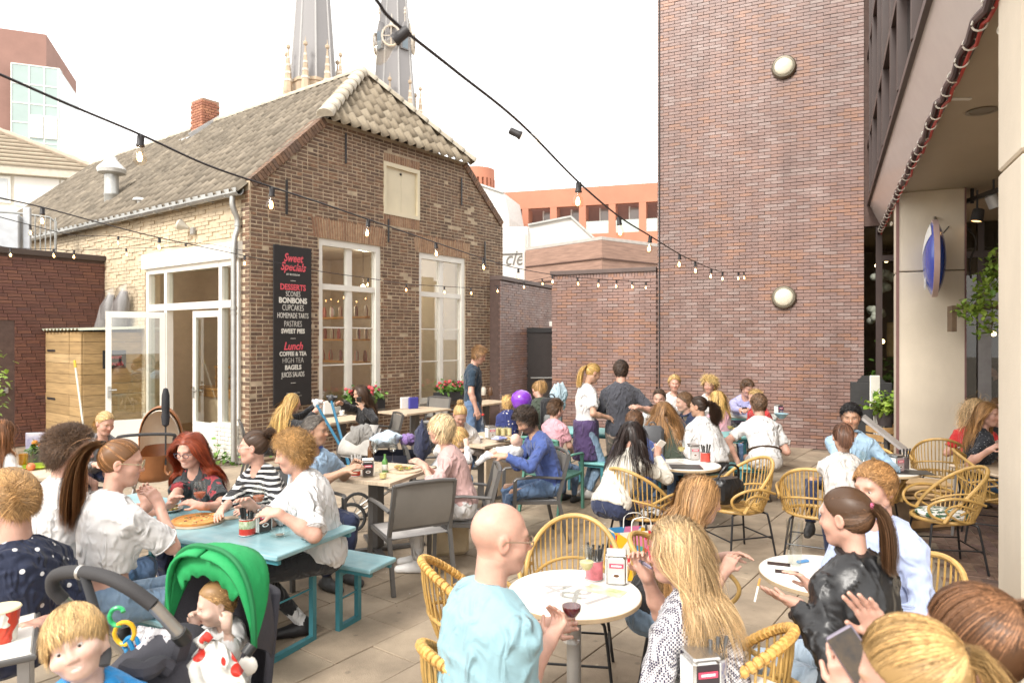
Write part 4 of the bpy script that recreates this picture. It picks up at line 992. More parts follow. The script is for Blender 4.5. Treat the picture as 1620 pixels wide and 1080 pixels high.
def plate(label,p,food='pizza',r=.14,board=False):
 t=thing('plate',label,'plate' if not board else 'board',p,random.uniform(0,3))
 if board:obj('board',MB().lathe([(0,0),(r,0),(r,.012),(0,.012)],32).bbox(r-.02,r+.09,-.03,.03,0,.0118,.002),m_oak,t)
 else:obj('dish',MB().lathe([(r*.6,0),(r,.018),(r,.021),(r*.6,.005),(0,.005)],28),m_white,t,True)
 z=.013 if board else .006
 if food=='pizza':
  o=obj('pizza',MB().lathe([(0,z),(r*.93,z),(r*.95,z+.014),(r*.86,z+.012),(r*.84,z+.008),(0,z+.010)],32),M('pizza_crust',(.62,.36,.10),.6,col2=(.60,.20,.05),vs=28,bump=.6,bs=80),t,True)
  tp=MB();
  for k in range(34):
   a=random.uniform(0,6.28);q=r*.8*math.sqrt(random.random());tp.sphere((q*math.cos(a),q*math.sin(a),z+.011),(random.uniform(.005,.013),random.uniform(.005,.011),.004),7,5)
  obj('topping',tp,M('topping',(0,0,0),.5,ramp=[(.5,.08,.03),(.08,.02,.025),(.7,.5,.2),(.12,.2,.04),(.6,.3,.08)]),o,True)
 else:
  tp=MB()
  for k in range(26):
   a=random.uniform(0,6.28);q=r*.55*math.sqrt(random.random());tp.sphere((q*math.cos(a),q*math.sin(a),z+.012+random.uniform(0,.014)),(random.uniform(.012,.03),random.uniform(.01,.024),.009),7,5)
  obj('food',tp,M('food',(0,0,0),.6,ramp=[(.62,.42,.15),(.1,.2,.03),(.55,.3,.07),(.2,.09,.03),(.7,.58,.3)]),t,True)
 return t
def leaves(n,fn,size,seed):
 r_=random.Random(seed);mb=MB()
 for k in range(n):
  p=Vector(fn(r_));s_=size*r_.uniform(.6,1.3);X=Matrix.Translation(p)@Matrix.Rotation(r_.uniform(0,6.28),4,'Z')@Matrix.Rotation(r_.uniform(-.4,1.3),4,'Y')@Matrix.Rotation(r_.uniform(-.6,.6),4,'X')
  mb.add([(0,0,0),(s_*.35,s_*.33,s_*.07),(s_*.75,s_*.26,s_*.05),(s_,0,-s_*.04),(s_*.75,-s_*.26,s_*.05),(s_*.35,-s_*.33,s_*.07),(s_*.5,0,0)],[(0,6,1),(1,6,2),(2,6,3),(3,6,4),(4,6,5),(5,6,0)],X)
 return mb
m_leaf=M('leaf_green',(0,0,0),.5,ramp=[(.05,.12,.02),(.10,.21,.03),(.16,.30,.05),(.07,.16,.03)],var=.15)
m_leafy=M('leaf_yellow_green',(0,0,0),.5,ramp=[(.16,.28,.03),(.26,.38,.05),(.32,.42,.07),(.10,.2,.03)],var=.15)
# tables
T1=W(908,935,3.40);round_table('large white round table with shadowy lettering, between the bald man and the blonde woman',T1.x,T1.y,.33)
T2=W(1304,907,3.66);round_table('round table carrying two phones beside the woman in the leather jacket',T2.x,T2.y,.33)
T3=W(1087,734,6.84);round_table('round table with menus in front of the woman in the white jacket',T3.x,T3.y,.325)
T4=W(1395,742,6.57);round_table('round table with beer glass between the denim shirt man and the beige column',T4.x,T4.y,.33)
T5=W(1150,1121,2.32);round_table('round table at the bottom edge with the dark napkin box',T5.x,T5.y,.30)
tmsg=M('table_print',(.36,.345,.33),.5,var=0)
tl_=[('1',-.15),('&',-.03),('4',.11)]
tw_=[o for o in COL.objects if o.get('label','').startswith('large white round table')][0]
for ch_,off in tl_:text(ch_,.25,tmsg,tw_,(-.04+off*-.55+.02,off*.8-.02,.7404),rot=(0,0,R(-70)),name='table_lettering',ext=.0004)
TM=Vector((-1.28,6.43));square_table('square oak table with two lunch plates beside the empty grey armchair',TM.x,TM.y,math.atan2(.92,.38),.84,.84)
TC=W(765,693,8.5);square_table('square oak table with glass bottle in front of the bearded father',TC.x,TC.y,rotz(GD),.95,.8)
obj('table_skirt',MB().box(-.40,.40,-.36,-.33,.12,.70),m_oak,[o for o in COL.objects if o.get('label','').startswith('square oak table with glass')][0])
TW1=W(657,648,11.9);square_table('oak table with menu holders by the right house window',TW1.x,TW1.y,rotz(GD),1.1,.7)
TW2=W(768,628,13.4);square_table('small oak table at the house corner behind the standing young man',TW2.x,TW2.y,rotz(GD),.9,.6)
TW3=W(540,662,10.6);square_table('oak table below the left house window between two women in black',TW3.x,TW3.y,rotz(GD),.9,.6)
TL=W(28,746,6.4);square_table('oak table with orange juice and flowers at the left edge',TL.x,TL.y,.3,.9,.8)
tb6=thing('metal_table','white topped metal table cut off by the bottom left corner, with a red tub','table',(-2.30,2.82,0),R(33))
obj('tabletop',MB().bbox(-.27,.27,-.27,.27,.715,.74,.012),m_top,tb6)
obj('edge_band',MB().tube([(-.275,-.275,.722),(.275,-.275,.722),(.275,.275,.722),(-.275,.275,.722)],.014,8,closed=True),m_grey,tb6,True)
for(a,b)in((-.24,-.24),(.24,-.24),(.24,.24),(-.24,.24)):obj('leg',MB().bar((a,b,0),(a,b,.715),.04,.04),M('leg_silver',(.4,.4,.4),.35,.7),tb6)
ax_=math.atan2(-.44,.9)
BT1=Vector((-2.16,4.64));beer_table('long blue beer table with pizza and napkin box, in the left foreground',BT1.x,BT1.y,ax_,m_blue,m_bluel,2.2,.70,.77,group='folding beer tables')
beer_table('blue beer bench on the far side, under the curly haired man in white',BT1.x+.30,BT1.y+.48,ax_,m_blue,m_bluel,2.2,.30,.47,'bench','folding beer benches','beer_bench')
beer_table('blue beer bench on the near side, under the girl in the crop top',BT1.x-.24,BT1.y-.55,ax_,m_blue,m_bluel,2.2,.30,.47,'bench','folding beer benches','beer_bench')
bx=rotz((.907,-.42))
beer_table('turquoise beer bench under the man in white seen from behind',3.1-.95,8.1+.44,bx,m_teal,m_bluel,2.0,.30,.47,'bench','folding beer benches','beer_bench')
beer_table('turquoise beer table in front of the man in white seen from behind',3.33-.95,8.62+.44,bx,m_teal,m_bluel,2.0,.6,.77,group='folding beer tables')
beer_table('grey green beer table by the plum wall with a napkin box',4.28-.85,10.75+.4,bx,M('beer_grey',(.45,.47,.44),.45,var=.12),m_teal,1.7,.6,.77,group='folding beer tables')
beer_table('pale beer bench in front of the grey green table by the plum wall',4.22-.9,10.1+.42,bx,M('bench_pale',(.55,.54,.5),.45,var=.1),m_teal,1.8,.30,.47,'bench','folding beer benches','beer_bench')
beer_table('turquoise beer table in front of the waiter in the dark shirt',1.35,9.0,bx,m_teal,m_bluel,1.7,.6,.77,group='folding beer tables')
beer_table('turquoise beer bench under the long haired woman with the grey backpack',1.65,8.25,bx,m_teal,m_bluel,1.7,.30,.47,'bench','folding beer benches','beer_bench')
# chairs
rattan('rattan armchair facing the camera behind the large round table',.36,4.02,262,m_bwc,group='rattan armchairs')
rattan('wrapped rattan armchair at the left edge of the round table, behind the bald man',-.14,3.52,14,None,True)
rattan('wrapped rattan armchair the bald man sits in',-.03,2.62,32,None,True)
rattan('wrapped rattan armchair under the blonde woman in the checked top',.80,2.78,145,None,True)
rattan('rattan armchair under the woman in the white jacket, colourful bag beside it',1.17,6.1,40,m_bwc)
rattan('empty rattan armchair holding a black handbag',2.10,6.35,197,None)
rattan('rattan armchair under the woman leaning over in the pale t-shirt',2.72,6.15,62)
rattan('empty rattan armchair with leaf cushion in front of the beige column',3.80,6.0,172,m_leafc)
rattan('rattan armchair behind the man in the light blue shirt',1.92,3.42,200)
rattan('rattan armchair under the woman in the leather jacket',1.42,2.72,112)
rattan('rattan armchair under the smiling woman in the dark tee beyond the column',4.75,6.75,330)
rattan('rattan armchair behind the woman with red top and frizzy blond hair',4.95,7.9,60)
rattan('rattan armchair under the long haired woman in jeans',.98,3.78,335)
rattan('rattan armchair under the blonde woman holding a phone',.86,1.25,140)
rattan('rattan armchair at the bottom right corner under the brown haired woman',1.12,1.62,130)
rattan('rattan armchair under the man in the denim shirt',3.55,6.75,235)
greychair('empty grey armchair with mesh back seen from behind, at the lunch table',-.84,5.67,120)
greychair('grey armchair under the woman in the peach top',-.44,6.05,186)
greychair('grey armchair under the bearded father in blue',.20,6.85,192)
greychair('grey armchair of the small child at the middle table',-.86,7.4,15)
greychair('dark grey armchair seen from behind at the far left table',-4.35,5.75,95)
greychair('grey armchair under the man in the light blue polo',-1.78,5.75,325)
greychair('grey armchair under the woman in black looking at her phone',-2.0,10.2,205)
greychair('dark armchair under the blonde woman in black by the menu board',-3.45,9.5,25)
greychair('grey armchair tucked in at the right of the window table',-1.0,12.5,200)
greychair('grey armchair beside the window table below the flower box',-1.55,12.9,240)
greychair('grey armchair behind the corner table at the end of the old house',.25,13.4,190)
greychair('green armchair under the boy in pink',.47,8.0,55,m_green,m_green,m_green)
greychair('dark armchair under the woman in the grey sweater by the leather pram',-4.5,7.0,330)
# people: bodies as smooth implicit surfaces
def Cp(a,b,ra,rb=None,k=.03):return('c',np.array(a,float),np.array(b,float),float(ra),float(ra if rb is None else rb),k)
def El(c,r,k=.03,rot=None):return('e',np.array(c,float),np.array(r,float),np.eye(3)if rot is None else np.array(rot,float),k)
def psdf(pr,X,Y,Z):
 if pr[0]=='c':
  a,b,ra,rb=pr[1],pr[2],pr[3],pr[4];d=b-a;L=max(d@d,1e-9)
  t=np.clip(((X-a[0])*d[0]+(Y-a[1])*d[1]+(Z-a[2])*d[2])/L,0,1)
  return np.sqrt((X-a[0]-t*d[0])**2+(Y-a[1]-t*d[1])**2+(Z-a[2]-t*d[2])**2)-(ra+(rb-ra)*t)
 if pr[0]=='e':
  c,r,A=pr[1],pr[2],pr[3];x,y,z=X-c[0],Y-c[1],Z-c[2]
  u=(A[0,0]*x+A[0,1]*y+A[0,2]*z)/r[0];v=(A[1,0]*x+A[1,1]*y+A[1,2]*z)/r[1];w=(A[2,0]*x+A[2,1]*y+A[2,2]*z)/r[2]
  k0=np.sqrt(u*u+v*v+w*w);k1=np.sqrt((u/r[0])**2+(v/r[1])**2+(w/r[2])**2)+1e-9
  return k0*(k0-1)/k1
 a,b,ra,rb=pr[1],pr[2],pr[3],pr[4];d=b-a;L=math.sqrt(d@d);n=d/L
 t=(X-a[0])*n[0]+(Y-a[1])*n[1]+(Z-a[2])*n[2]
 rad=np.sqrt(np.maximum((X-a[0])**2+(Y-a[1])**2+(Z-a[2])**2-t*t,0))
 return np.maximum(rad-(ra+(rb-ra)*np.clip(t/L,0,1)),np.maximum(-t,t-L))
def Cone(a,b,ra,rb,k=.02):return('k',np.array(a,float),np.array(b,float),float(ra),float(rb),k)
def Sub(p):return('-',)+(p,)
def bbox(pr):
 if pr[0]=='-':return bbox(pr[1])
 if pr[0]in 'ck':
  r=max(pr[3],pr[4]);return np.minimum(pr[1],pr[2])-r,np.maximum(pr[1],pr[2])+r
 e=np.sqrt(((pr[3].T*pr[2])**2).sum(1));return pr[1]-e,pr[1]+e
def infl(prs,t):
 out=[]
 for p in prs:
  if p[0]in 'ck':out.append((p[0],p[1],p[2],p[3]+t,p[4]+t,p[5]))
  elif p[0]=='e':out.append(('e',p[1],p[2]+t,p[3],p[4]))
  else:out.append(p)
 return out
def bounds(prs,m=.03):
 bs=[bbox(p)for p in prs if p[0]!='-'];return np.min([b[0]for b in bs],0)-m,np.max([b[1]for b in bs],0)+m
def field(prs,b0,b1,h):
 n=np.maximum(np.ceil((b1-b0)/h).astype(int)+1,3)
 ax=[(b0[i]+h*np.arange(n[i])).astype(np.float32)for i in range(3)]
 D=np.full(n,1.,np.float32)
 for p in prs:
  neg=p[0]=='-';q=p[1]if neg else p;k=q[-1];lo,hi=bbox(q);m=k+2.5*h
  i0=np.maximum(np.floor((lo-m-b0)/h).astype(int),0);i1=np.minimum(np.ceil((hi+m-b0)/h).astype(int)+1,n)
  if np.any(i1<=i0):continue
  sl=tuple(slice(i0[i],i1[i])for i in range(3))
  d=psdf(q,ax[0][sl[0],][:,None,None],ax[1][sl[1],][None,:,None],ax[2][sl[2],][None,None,:]).astype(np.float32)
  o=D[sl]
  if neg:
   d=-d;hh=np.maximum(k-np.abs(o-d),0)/k;D[sl]=np.maximum(o,d)+hh*hh*k*.25
  else:
   hh=np.maximum(k-np.abs(o-d),0)/k;D[sl]=np.minimum(o,d)-hh*hh*k*.25
 return D,ax
_CR=np.array([(i,j,k)for i in(0,1)for j in(0,1)for k in(0,1)])
_ED=[(a,b)for a in range(8)for b in range(a+1,8)if np.abs(_CR[a]-_CR[b]).sum()==1]
def snet(D,b0,h,mask=None):
 S=D<0;c=np.zeros(np.array(D.shape)-1,np.uint8)
 for(i,j,k)in _CR:c+=S[i:S.shape[0]-1+i,j:S.shape[1]-1+j,k:S.shape[2]-1+k]
 act=(c>0)&(c<8);I=np.argwhere(act)
 if len(I)==0:return np.zeros((0,3)),np.zeros((0,4),int)
 vals=np.stack([D[I[:,0]+a,I[:,1]+b,I[:,2]+g]for(a,b,g)in _CR],1)
 acc=np.zeros((len(I),3));cnt=np.zeros(len(I))
 for(a,b)in _ED:
  va,vb=vals[:,a],vals[:,b];m=(va<0)!=(vb<0)
  t=np.where(m,va/np.where(m,va-vb,1),0)[:,None]
  acc+=np.where(m[:,None],_CR[a]+t*(_CR[b]-_CR[a]),0);cnt+=m
 V=b0+h*(I+acc/cnt[:,None])
 ID=np.full(act.shape,-1,np.int64);ID[act]=np.arange(len(I))
 if mask is not None:
  cen=b0+h*(I+.5)
  for(p0,p1)in mask:
   ins=np.all((cen>p0)&(cen<p1),1);ID[tuple(I[ins].T)]=-1
 Q=[]
 for ax_ in range(3):
  a,b=[(1,2),(2,0),(0,1)][ax_]
  s0=[slice(None)]*3;s1=[slice(None)]*3;s0[ax_]=slice(0,-1);s1[ax_]=slice(1,None)
  E=S[tuple(s0)]!=S[tuple(s1)];P=np.argwhere(E)
  P=P[(P[:,a]>0)&(P[:,b]>0)&(P[:,a]<D.shape[a]-1)&(P[:,b]<D.shape[b]-1)]
  if len(P)==0:continue
  def cell(da,db):
   q=P.copy();q[:,a]-=da;q[:,b]-=db;return ID[q[:,0],q[:,1],q[:,2]]
  q=np.stack([cell(1,1),cell(0,1),cell(0,0),cell(1,0)],1)
  flip=~S[P[:,0],P[:,1],P[:,2]];q[flip]=q[flip][:,::-1]
  Q.append(q[np.all(q>=0,1)])
 Q=np.concatenate(Q)if Q else np.zeros((0,4),int)
 used=np.zeros(len(V),bool);used[Q.ravel()]=True;mp=np.cumsum(used)-1
 return V[used],mp[Q]
def npmesh(name,V,Q,mat,tint=None,org=None):
 me=bpy.data.meshes.new(name);V=np.asarray(V,np.float32)
 if org is not None:V=V-np.asarray(org,np.float32)
 nv,nf=len(V),len(Q);w=Q.shape[1]if nf else 4
 me.vertices.add(nv);me.vertices.foreach_set('co',V.ravel());me.loops.add(nf*w);me.loops.foreach_set('vertex_index',Q.astype(np.int32).ravel())
 me.polygons.add(nf);me.polygons.foreach_set('loop_start',np.arange(0,nf*w,w,dtype=np.int32));me.polygons.foreach_set('use_smooth',np.ones(nf,bool))
 me.update(calc_edges=True)
 if tint is not None:
  at=me.color_attributes.new('tint','FLOAT_COLOR','POINT');c=np.ones((nv,4),np.float32);c[:,:3]=tint;at.data.foreach_set('color',c.ravel())
 me.materials.append(mat);return me
def folds(ax,amp,seed,sc=1.):
 r=np.random.default_rng(seed);X,Y,Z=ax[0][:,None,None],ax[1][None,:,None],ax[2][None,None,:];out=0
 wx=.030*np.sin(11*Z+4*X+r.uniform(0,6));wy=.030*np.sin(10*X-5*Z+r.uniform(0,6));wz=.035*np.sin(9*Y+7*X+r.uniform(0,6))
 for i in range(4):
  v=r.normal(size=3)*(1,1,1.3);v/=np.linalg.norm(v);f=sc*r.uniform(24,58)
  m=.5+.5*np.sin(f*.21*(v[1]*X-v[0]*Y+v[2]*Z)+r.uniform(0,6))
  out=out+(1-np.abs(np.sin(f*(v[0]*(X+wx)+v[1]*(Y+wy)+v[2]*(Z+wz))+r.uniform(0,6))))**3*m
 return(-amp*(out-.5)*1.5).astype(np.float32)
def pts_sdf(prs,P):
 D=np.full(len(P),1.)
 for p in prs:
  if p[0]=='-':continue
  D=np.minimum(D,psdf(p,P[:,0],P[:,1],P[:,2]))
 return D
def pts_push(prs,P,off):
 for _ in range(2):
  d=pts_sdf(prs,P);e=1e-3
  g=np.stack([pts_sdf(prs,P+e*np.eye(3)[i])-d for i in range(3)],1);g/=np.linalg.norm(g,axis=1,keepdims=True)+1e-9
  P=P+g*np.clip(off-d,0,.2)[:,None]
 return P
def nrm(v):return v/(np.linalg.norm(v,axis=-1,keepdims=True)+1e-9)
def ik(a,t,l1,l2,hint):
 a,t=np.array(a,float),np.array(t,float);d=t-a;L=np.linalg.norm(d);Lm=min(max(L,abs(l1-l2)+.02),(l1+l2)*.995)
 n=d/(L+1e-9);t=a+n*Lm;x=(l1*l1-l2*l2+Lm*Lm)/(2*Lm);y=math.sqrt(max(l1*l1-x*x,0))
 h=np.array(hint,float);h=h-n*(h@n);h/=np.linalg.norm(h)+1e-9
 return a+n*x+h*y,t
SKIN={}
def skin_mat(c):
 k='skin_%d'%int(c[0]*1000)
 if k not in MATS:
  m=M(k,c,.46,var=.12,vs=16,attr=True,bump=.08,bs=300);b=m.node_tree.nodes['Principled BSDF']
  b.inputs['Subsurface Weight'].default_value=.12;b.inputs['Subsurface Radius'].default_value=(.02,.008,.004);b.inputs['Subsurface Scale'].default_value=.5
 return MATS[k]
def hair_mat():
 if 'hair' not in MATS:
  m=M('hair',(1,1,1),.42,var=0,attr=True,spec=.35);m.node_tree.nodes['Principled BSDF'].inputs['Anisotropic'].default_value=.5
 return MATS['hair']
def fabric(name,col,**k):
 a=dict(rough=.85,var=.05,vs=12,bump=.25,bs=220,sheen=.15,wr=.8);a.update(k);return M(name,col,**a)
QR=[(.0125,.0056,.0042),(.017,.0085,.0065),(.023,.0112,.009)]
def hand_prims(wr,fd,pn,side,s,curl,thumb=.5,spread=.0):
 """wr wrist point, fd finger direction, pn palm normal (towards the gripped thing), side: +1 when the thumb lies towards pn x fd"""
 fd=nrm(np.array(fd,float));pn=np.array(pn,float);pn=nrm(pn-fd*(pn@fd));sd=np.cross(pn,fd)*side
 out=[];kn=[]
 for i,o in enumerate((.030,.010,-.010,-.028)):
  b=wr+sd*o*.7*s;e=wr+fd*(.085-.004*abs(i-1))*s+sd*o*s
  out.append(Cp(b,e,.0145*s,.0115*s,.014));kn.append(e)
 out.append(Cp(wr-fd*.02*s,wr+fd*.03*s,.024*s,.022*s,.02))
 for i,(e,L)in enumerate(zip(kn,(.068,.076,.070,.055))):
  a=curl*(.95 if i else .85)*1.35 if not isinstance(curl,(list,tuple))else curl[i]*1.35
  d=fd*math.cos(a)+pn*math.sin(a)+sd*spread*(1.2-.8*i);d=nrm(d)
  m=e+d*L*.52*s;a2=a*1.9;d2=nrm(fd*math.cos(a2)+pn*math.sin(a2)+sd*spread*(1.2-.8*i))
  t=m+d2*L*.48*s
  out.append(Cp(e,m,.0088*s,.0078*s,.006));out.append(Cp(m,t,.0078*s,.0066*s,.006))
 tb=wr+fd*.022*s+sd*.026*s;d=nrm(fd*.62+sd*.62+pn*(.25+.5*thumb));m=tb+d*.042*s
 d2=nrm(fd*.85+sd*(.35-.6*thumb)+pn*(.2+.6*thumb));t=m+d2*.036*s
 out.append(Cp(tb,m,.0125*s,.0098*s,.012));out.append(Cp(m,t,.0095*s,.0075*s,.006));return out
def make_hair(style,col,HC,HR,hs,q,seed,coll,o):
 """ribbons growing from the scalp; HC centre, HR rows = head axes; coll = world collision primitives"""
 r=np.random.default_rng(seed);N=int([8000,2500,800][q]*o.get('n',1)*(1.5 if style in('long','short')else 1));n=[11,9,7][q];w0=[.0017,.0036,.0078][q]*o.get('w',1)*hs
 c0=np.array((-.012,0,.03));rr=np.array((.098,.077,.092))*1.03
 zl=lambda x:np.interp(x,[-.11,-.03,-.004,.02,.045,.07,.09],o.get('line',[-.075,-.06,-.02,.02,.045,.075,.095]))
 u=nrm(r.normal(size=(N*3,3)));p=c0+rr*u;keep=p[:,2]>zl(p[:,0]);u,p=u[keep][:N],p[keep][:N];N=len(p)
 toW=lambda v:HC+(v*hs)@HR
 nl=nrm(u/rr)
 L=o.get('len',.05)*(1+.25*r.normal(size=N)).clip(.5,1.5)
 tie=np.array(o.get('tie',(-.108,0,.055)))
 strands=[]
 base=np.array(col);ST=np.round(u*3)/3*1.0+.15*u
 def tints(k,s=.28):
  t=(1+s*r.normal(size=(k,1))).clip(.35,1.9);t=t*(1+.28*np.sin(np.arange(k)*0+7*(ST[:k]@np.array([2.1,3.7,1.3])))[:,None])if len(ST)>=k else t;hi=r.random((k,1))<o.get('hi',.2);return base*t*np.where(hi,o.get('hic',1.5),1)
 if style in('short','curly','long'):
  P=toW(p);D0=nl@HR
  if style=='long':
   part=o.get('part',0.);sg=np.where(p[:,1]>part,1.,-1.)
   loc=np.stack([-.45-2.2*np.clip(p[:,0],0,.1)/.1*.6,sg*(.55),-.35*np.ones(N)],1)
  else:
   cv=np.array(o.get('comb',(-.3,.5,.1)));loc=np.tile(cv,(N,1))+(.35 if style=='curly' else .12)*r.normal(size=(N,3))+(.12*np.sin(np.floor(u*3.5)@np.array([[3.1,1.7,5.3]]*3).T)if style=='short' else 0)
   loc[:,2]-=np.clip(.04-p[:,2],0,.1)*9
  T=loc-nl*(loc*nl).sum(1,keepdims=True);T=nrm(T);d=nrm(T+nl*o.get('lift',.10 if style=='short' else .25))@HR
  path=[P];g=np.array(o.get('grav',(0,0,-1.)));st=(L*hs/(n-1))[:,None]
  off=r.uniform(.002,o.get('vol',.016),N)*hs;ph=r.uniform(0,6.28,N);am=o.get('curl',0.);fq=o.get('freq',2.2)
  gw=o.get('gw',.38 if style=='long' else .12)
  wav=o.get('wave',.22 if style=='long' else 0);ck=np.floor(u*4.5).sum(1)*1.7;cph=ck;cdr=np.stack([np.sin(ck*2.3),np.cos(ck*1.7),0*ck],1)
  for i in range(1,n):
   d=nrm(d*(1-gw)+g*gw+.08*r.normal(size=(N,3))*o.get('mess',{'long':.2,'short':.4}.get(style,1))+(wav*np.sin(o.get('wf',.9)*i+cph)[:,None]*cdr if wav else 0))
   P=P+d*st
   if am:
    sdv=nrm(np.cross(d,np.array((.3,.2,.9))));up_=np.cross(sdv,d)
    P=P+am*hs*(sdv*np.cos(fq*i+ph)[:,None]+up_*np.sin(fq*i+ph)[:,None])
   if style=='long':
    lq=((P-HC)@HR.T)/hs;mk=np.clip((lq[:,0]+.01)/.05,0,1)*(lq[:,2]<.045);d=nrm(d-HR[0]*(mk*.8)[:,None])
   P=pts_push(coll,P,off);path.append(P)
  strands.append((np.stack(path,1),w0,tints(N)))
 else:
  cap=4+[3,2,1][q];dT=nrm((tie-c0)/rr);path=[]
  bul=r.uniform(.0,.010,N);b1=nrm(np.cross(dT,np.array((0,.2,1.))));b2=np.cross(dT,b1);ang=np.arctan2(u@b2,u@b1);rdg=np.sin(19*ang)*.5+np.sin(43*ang+1)*.3+np.sin(8*ang+2)*.4;bul=bul+.011*rdg
  for i in range(n):
   t=i/(n-1);dd=nrm(u*(1-t)+dT*t+1e-4);sag=np.sin(t*3.14)*o.get('sag',0.)
   path.append(toW(c0+rr*dd*(1+.03+bul[:,None]*(1.4-t))+np.array((0,0,-sag)))[:,:])
  strands.append((np.stack(path,1),w0,tints(N)*(1+.20*rdg+.18*np.sin(71*ang+5*u[:,2]))[:,None].clip(.5,1.6)))
  K=int(N*o.get('tailn',.6));m=[16,12,9][q]
  if style=='bun':
   a=r.uniform(0,6.28,K);axx=nrm(r.normal(size=(K,3))*.4+np.array((1,0,.2)));b1=nrm(np.cross(axx,r.normal(size=(K,3))));b2=np.cross(axx,b1);R_=o.get('bunr',.035)*r.uniform(.7,1.1,K)[:,None]
   bc=tie+np.array((-.02,0,.012));path=[toW(bc+axx*R_*.3*r.normal(size=(K,1))+R_*(b1*math.cos(.45*i)+b2*math.sin(.45*i))*np.array((1,1,.85)))for i in range(m)]
  else:
   P=toW(tie+r.normal(size=(K,3))*.007);dv=np.array(o.get('tdir',(-.8,0,.25)))@HR
   d=nrm(dv+.12*r.normal(size=(K,3)));TL=o.get('tail',.3)*r.uniform(.7,1.05,K);st=(TL*hs/(m-1))[:,None];path=[P]
   tg=np.array(o.get('tgrav',(0,0,-1.)));am=o.get('tcurl',0.);ph=r.uniform(0,6.28,K);off=r.uniform(.008,.035,K);sprd=nrm(r.normal(size=(K,3)))*o.get('spread',.06)
   for i in range(1,m):
    d=nrm(d*.72+tg*.28+sprd*(.35 if i<m*.55 else-.1));P=P+d*st
    if am:
     sdv=nrm(np.cross(d,np.array((.3,.2,.9))));P=P+am*(sdv*np.cos(2.4*i+ph)[:,None]+np.cross(sdv,d)*np.sin(2.4*i+ph)[:,None])
    P=pts_push(coll,P,off);path.append(P)
  strands.append((np.stack(path,1),w0*1.15,tints(K)))
 VV,QQ,TT=[],[],[];o_=0
 for S,w,tn in strands:
  K,m,_=S.shape;tg=np.zeros_like(S);tg[:,1:-1]=S[:,2:]-S[:,:-2];tg[:,0]=S[:,1]-S[:,0];tg[:,-1]=S[:,-1]-S[:,-2];tg=nrm(tg)
  out=nrm(S-(HC+np.array((-.01,0,-.02))@HR)+.35*nrm(r.normal(size=(K,1,3)))*.1);sd=nrm(np.cross(tg,out))
  tp=(np.interp(np.linspace(0,1,m),[0,.15,.7,1],[.8,1,.9,.15])*w*.5)[None,:,None]*r.uniform(.6,1.4,(K,1,1))
  V=np.stack([S-sd*tp,S+sd*tp],2).reshape(-1,3);b=(np.arange(K)*m*2)[:,None]+(np.arange(m-1)*2)[None,:]+o_
  QQ.append(np.stack([b,b+1,b+3,b+2],-1).reshape(-1,4));VV.append(V);sh=np.interp(np.linspace(0,1,m),[0,.4,1],[.85,1,1.12])[None,:,None,None]
  TT.append((tn[:,None,None,:]*sh*np.ones((K,m,2,1))).reshape(-1,3));o_+=len(V)
 return np.concatenate(VV),np.concatenate(QQ),np.concatenate(TT),(c0,rr,zl,toW)
SKT={'fair':(.57,.365,.28),'rosy':(.57,.33,.25),'tan':(.50,.30,.205),'warm':(.45,.26,.17),'baby':(.62,.42,.335)}
NPEOPLE=[0]
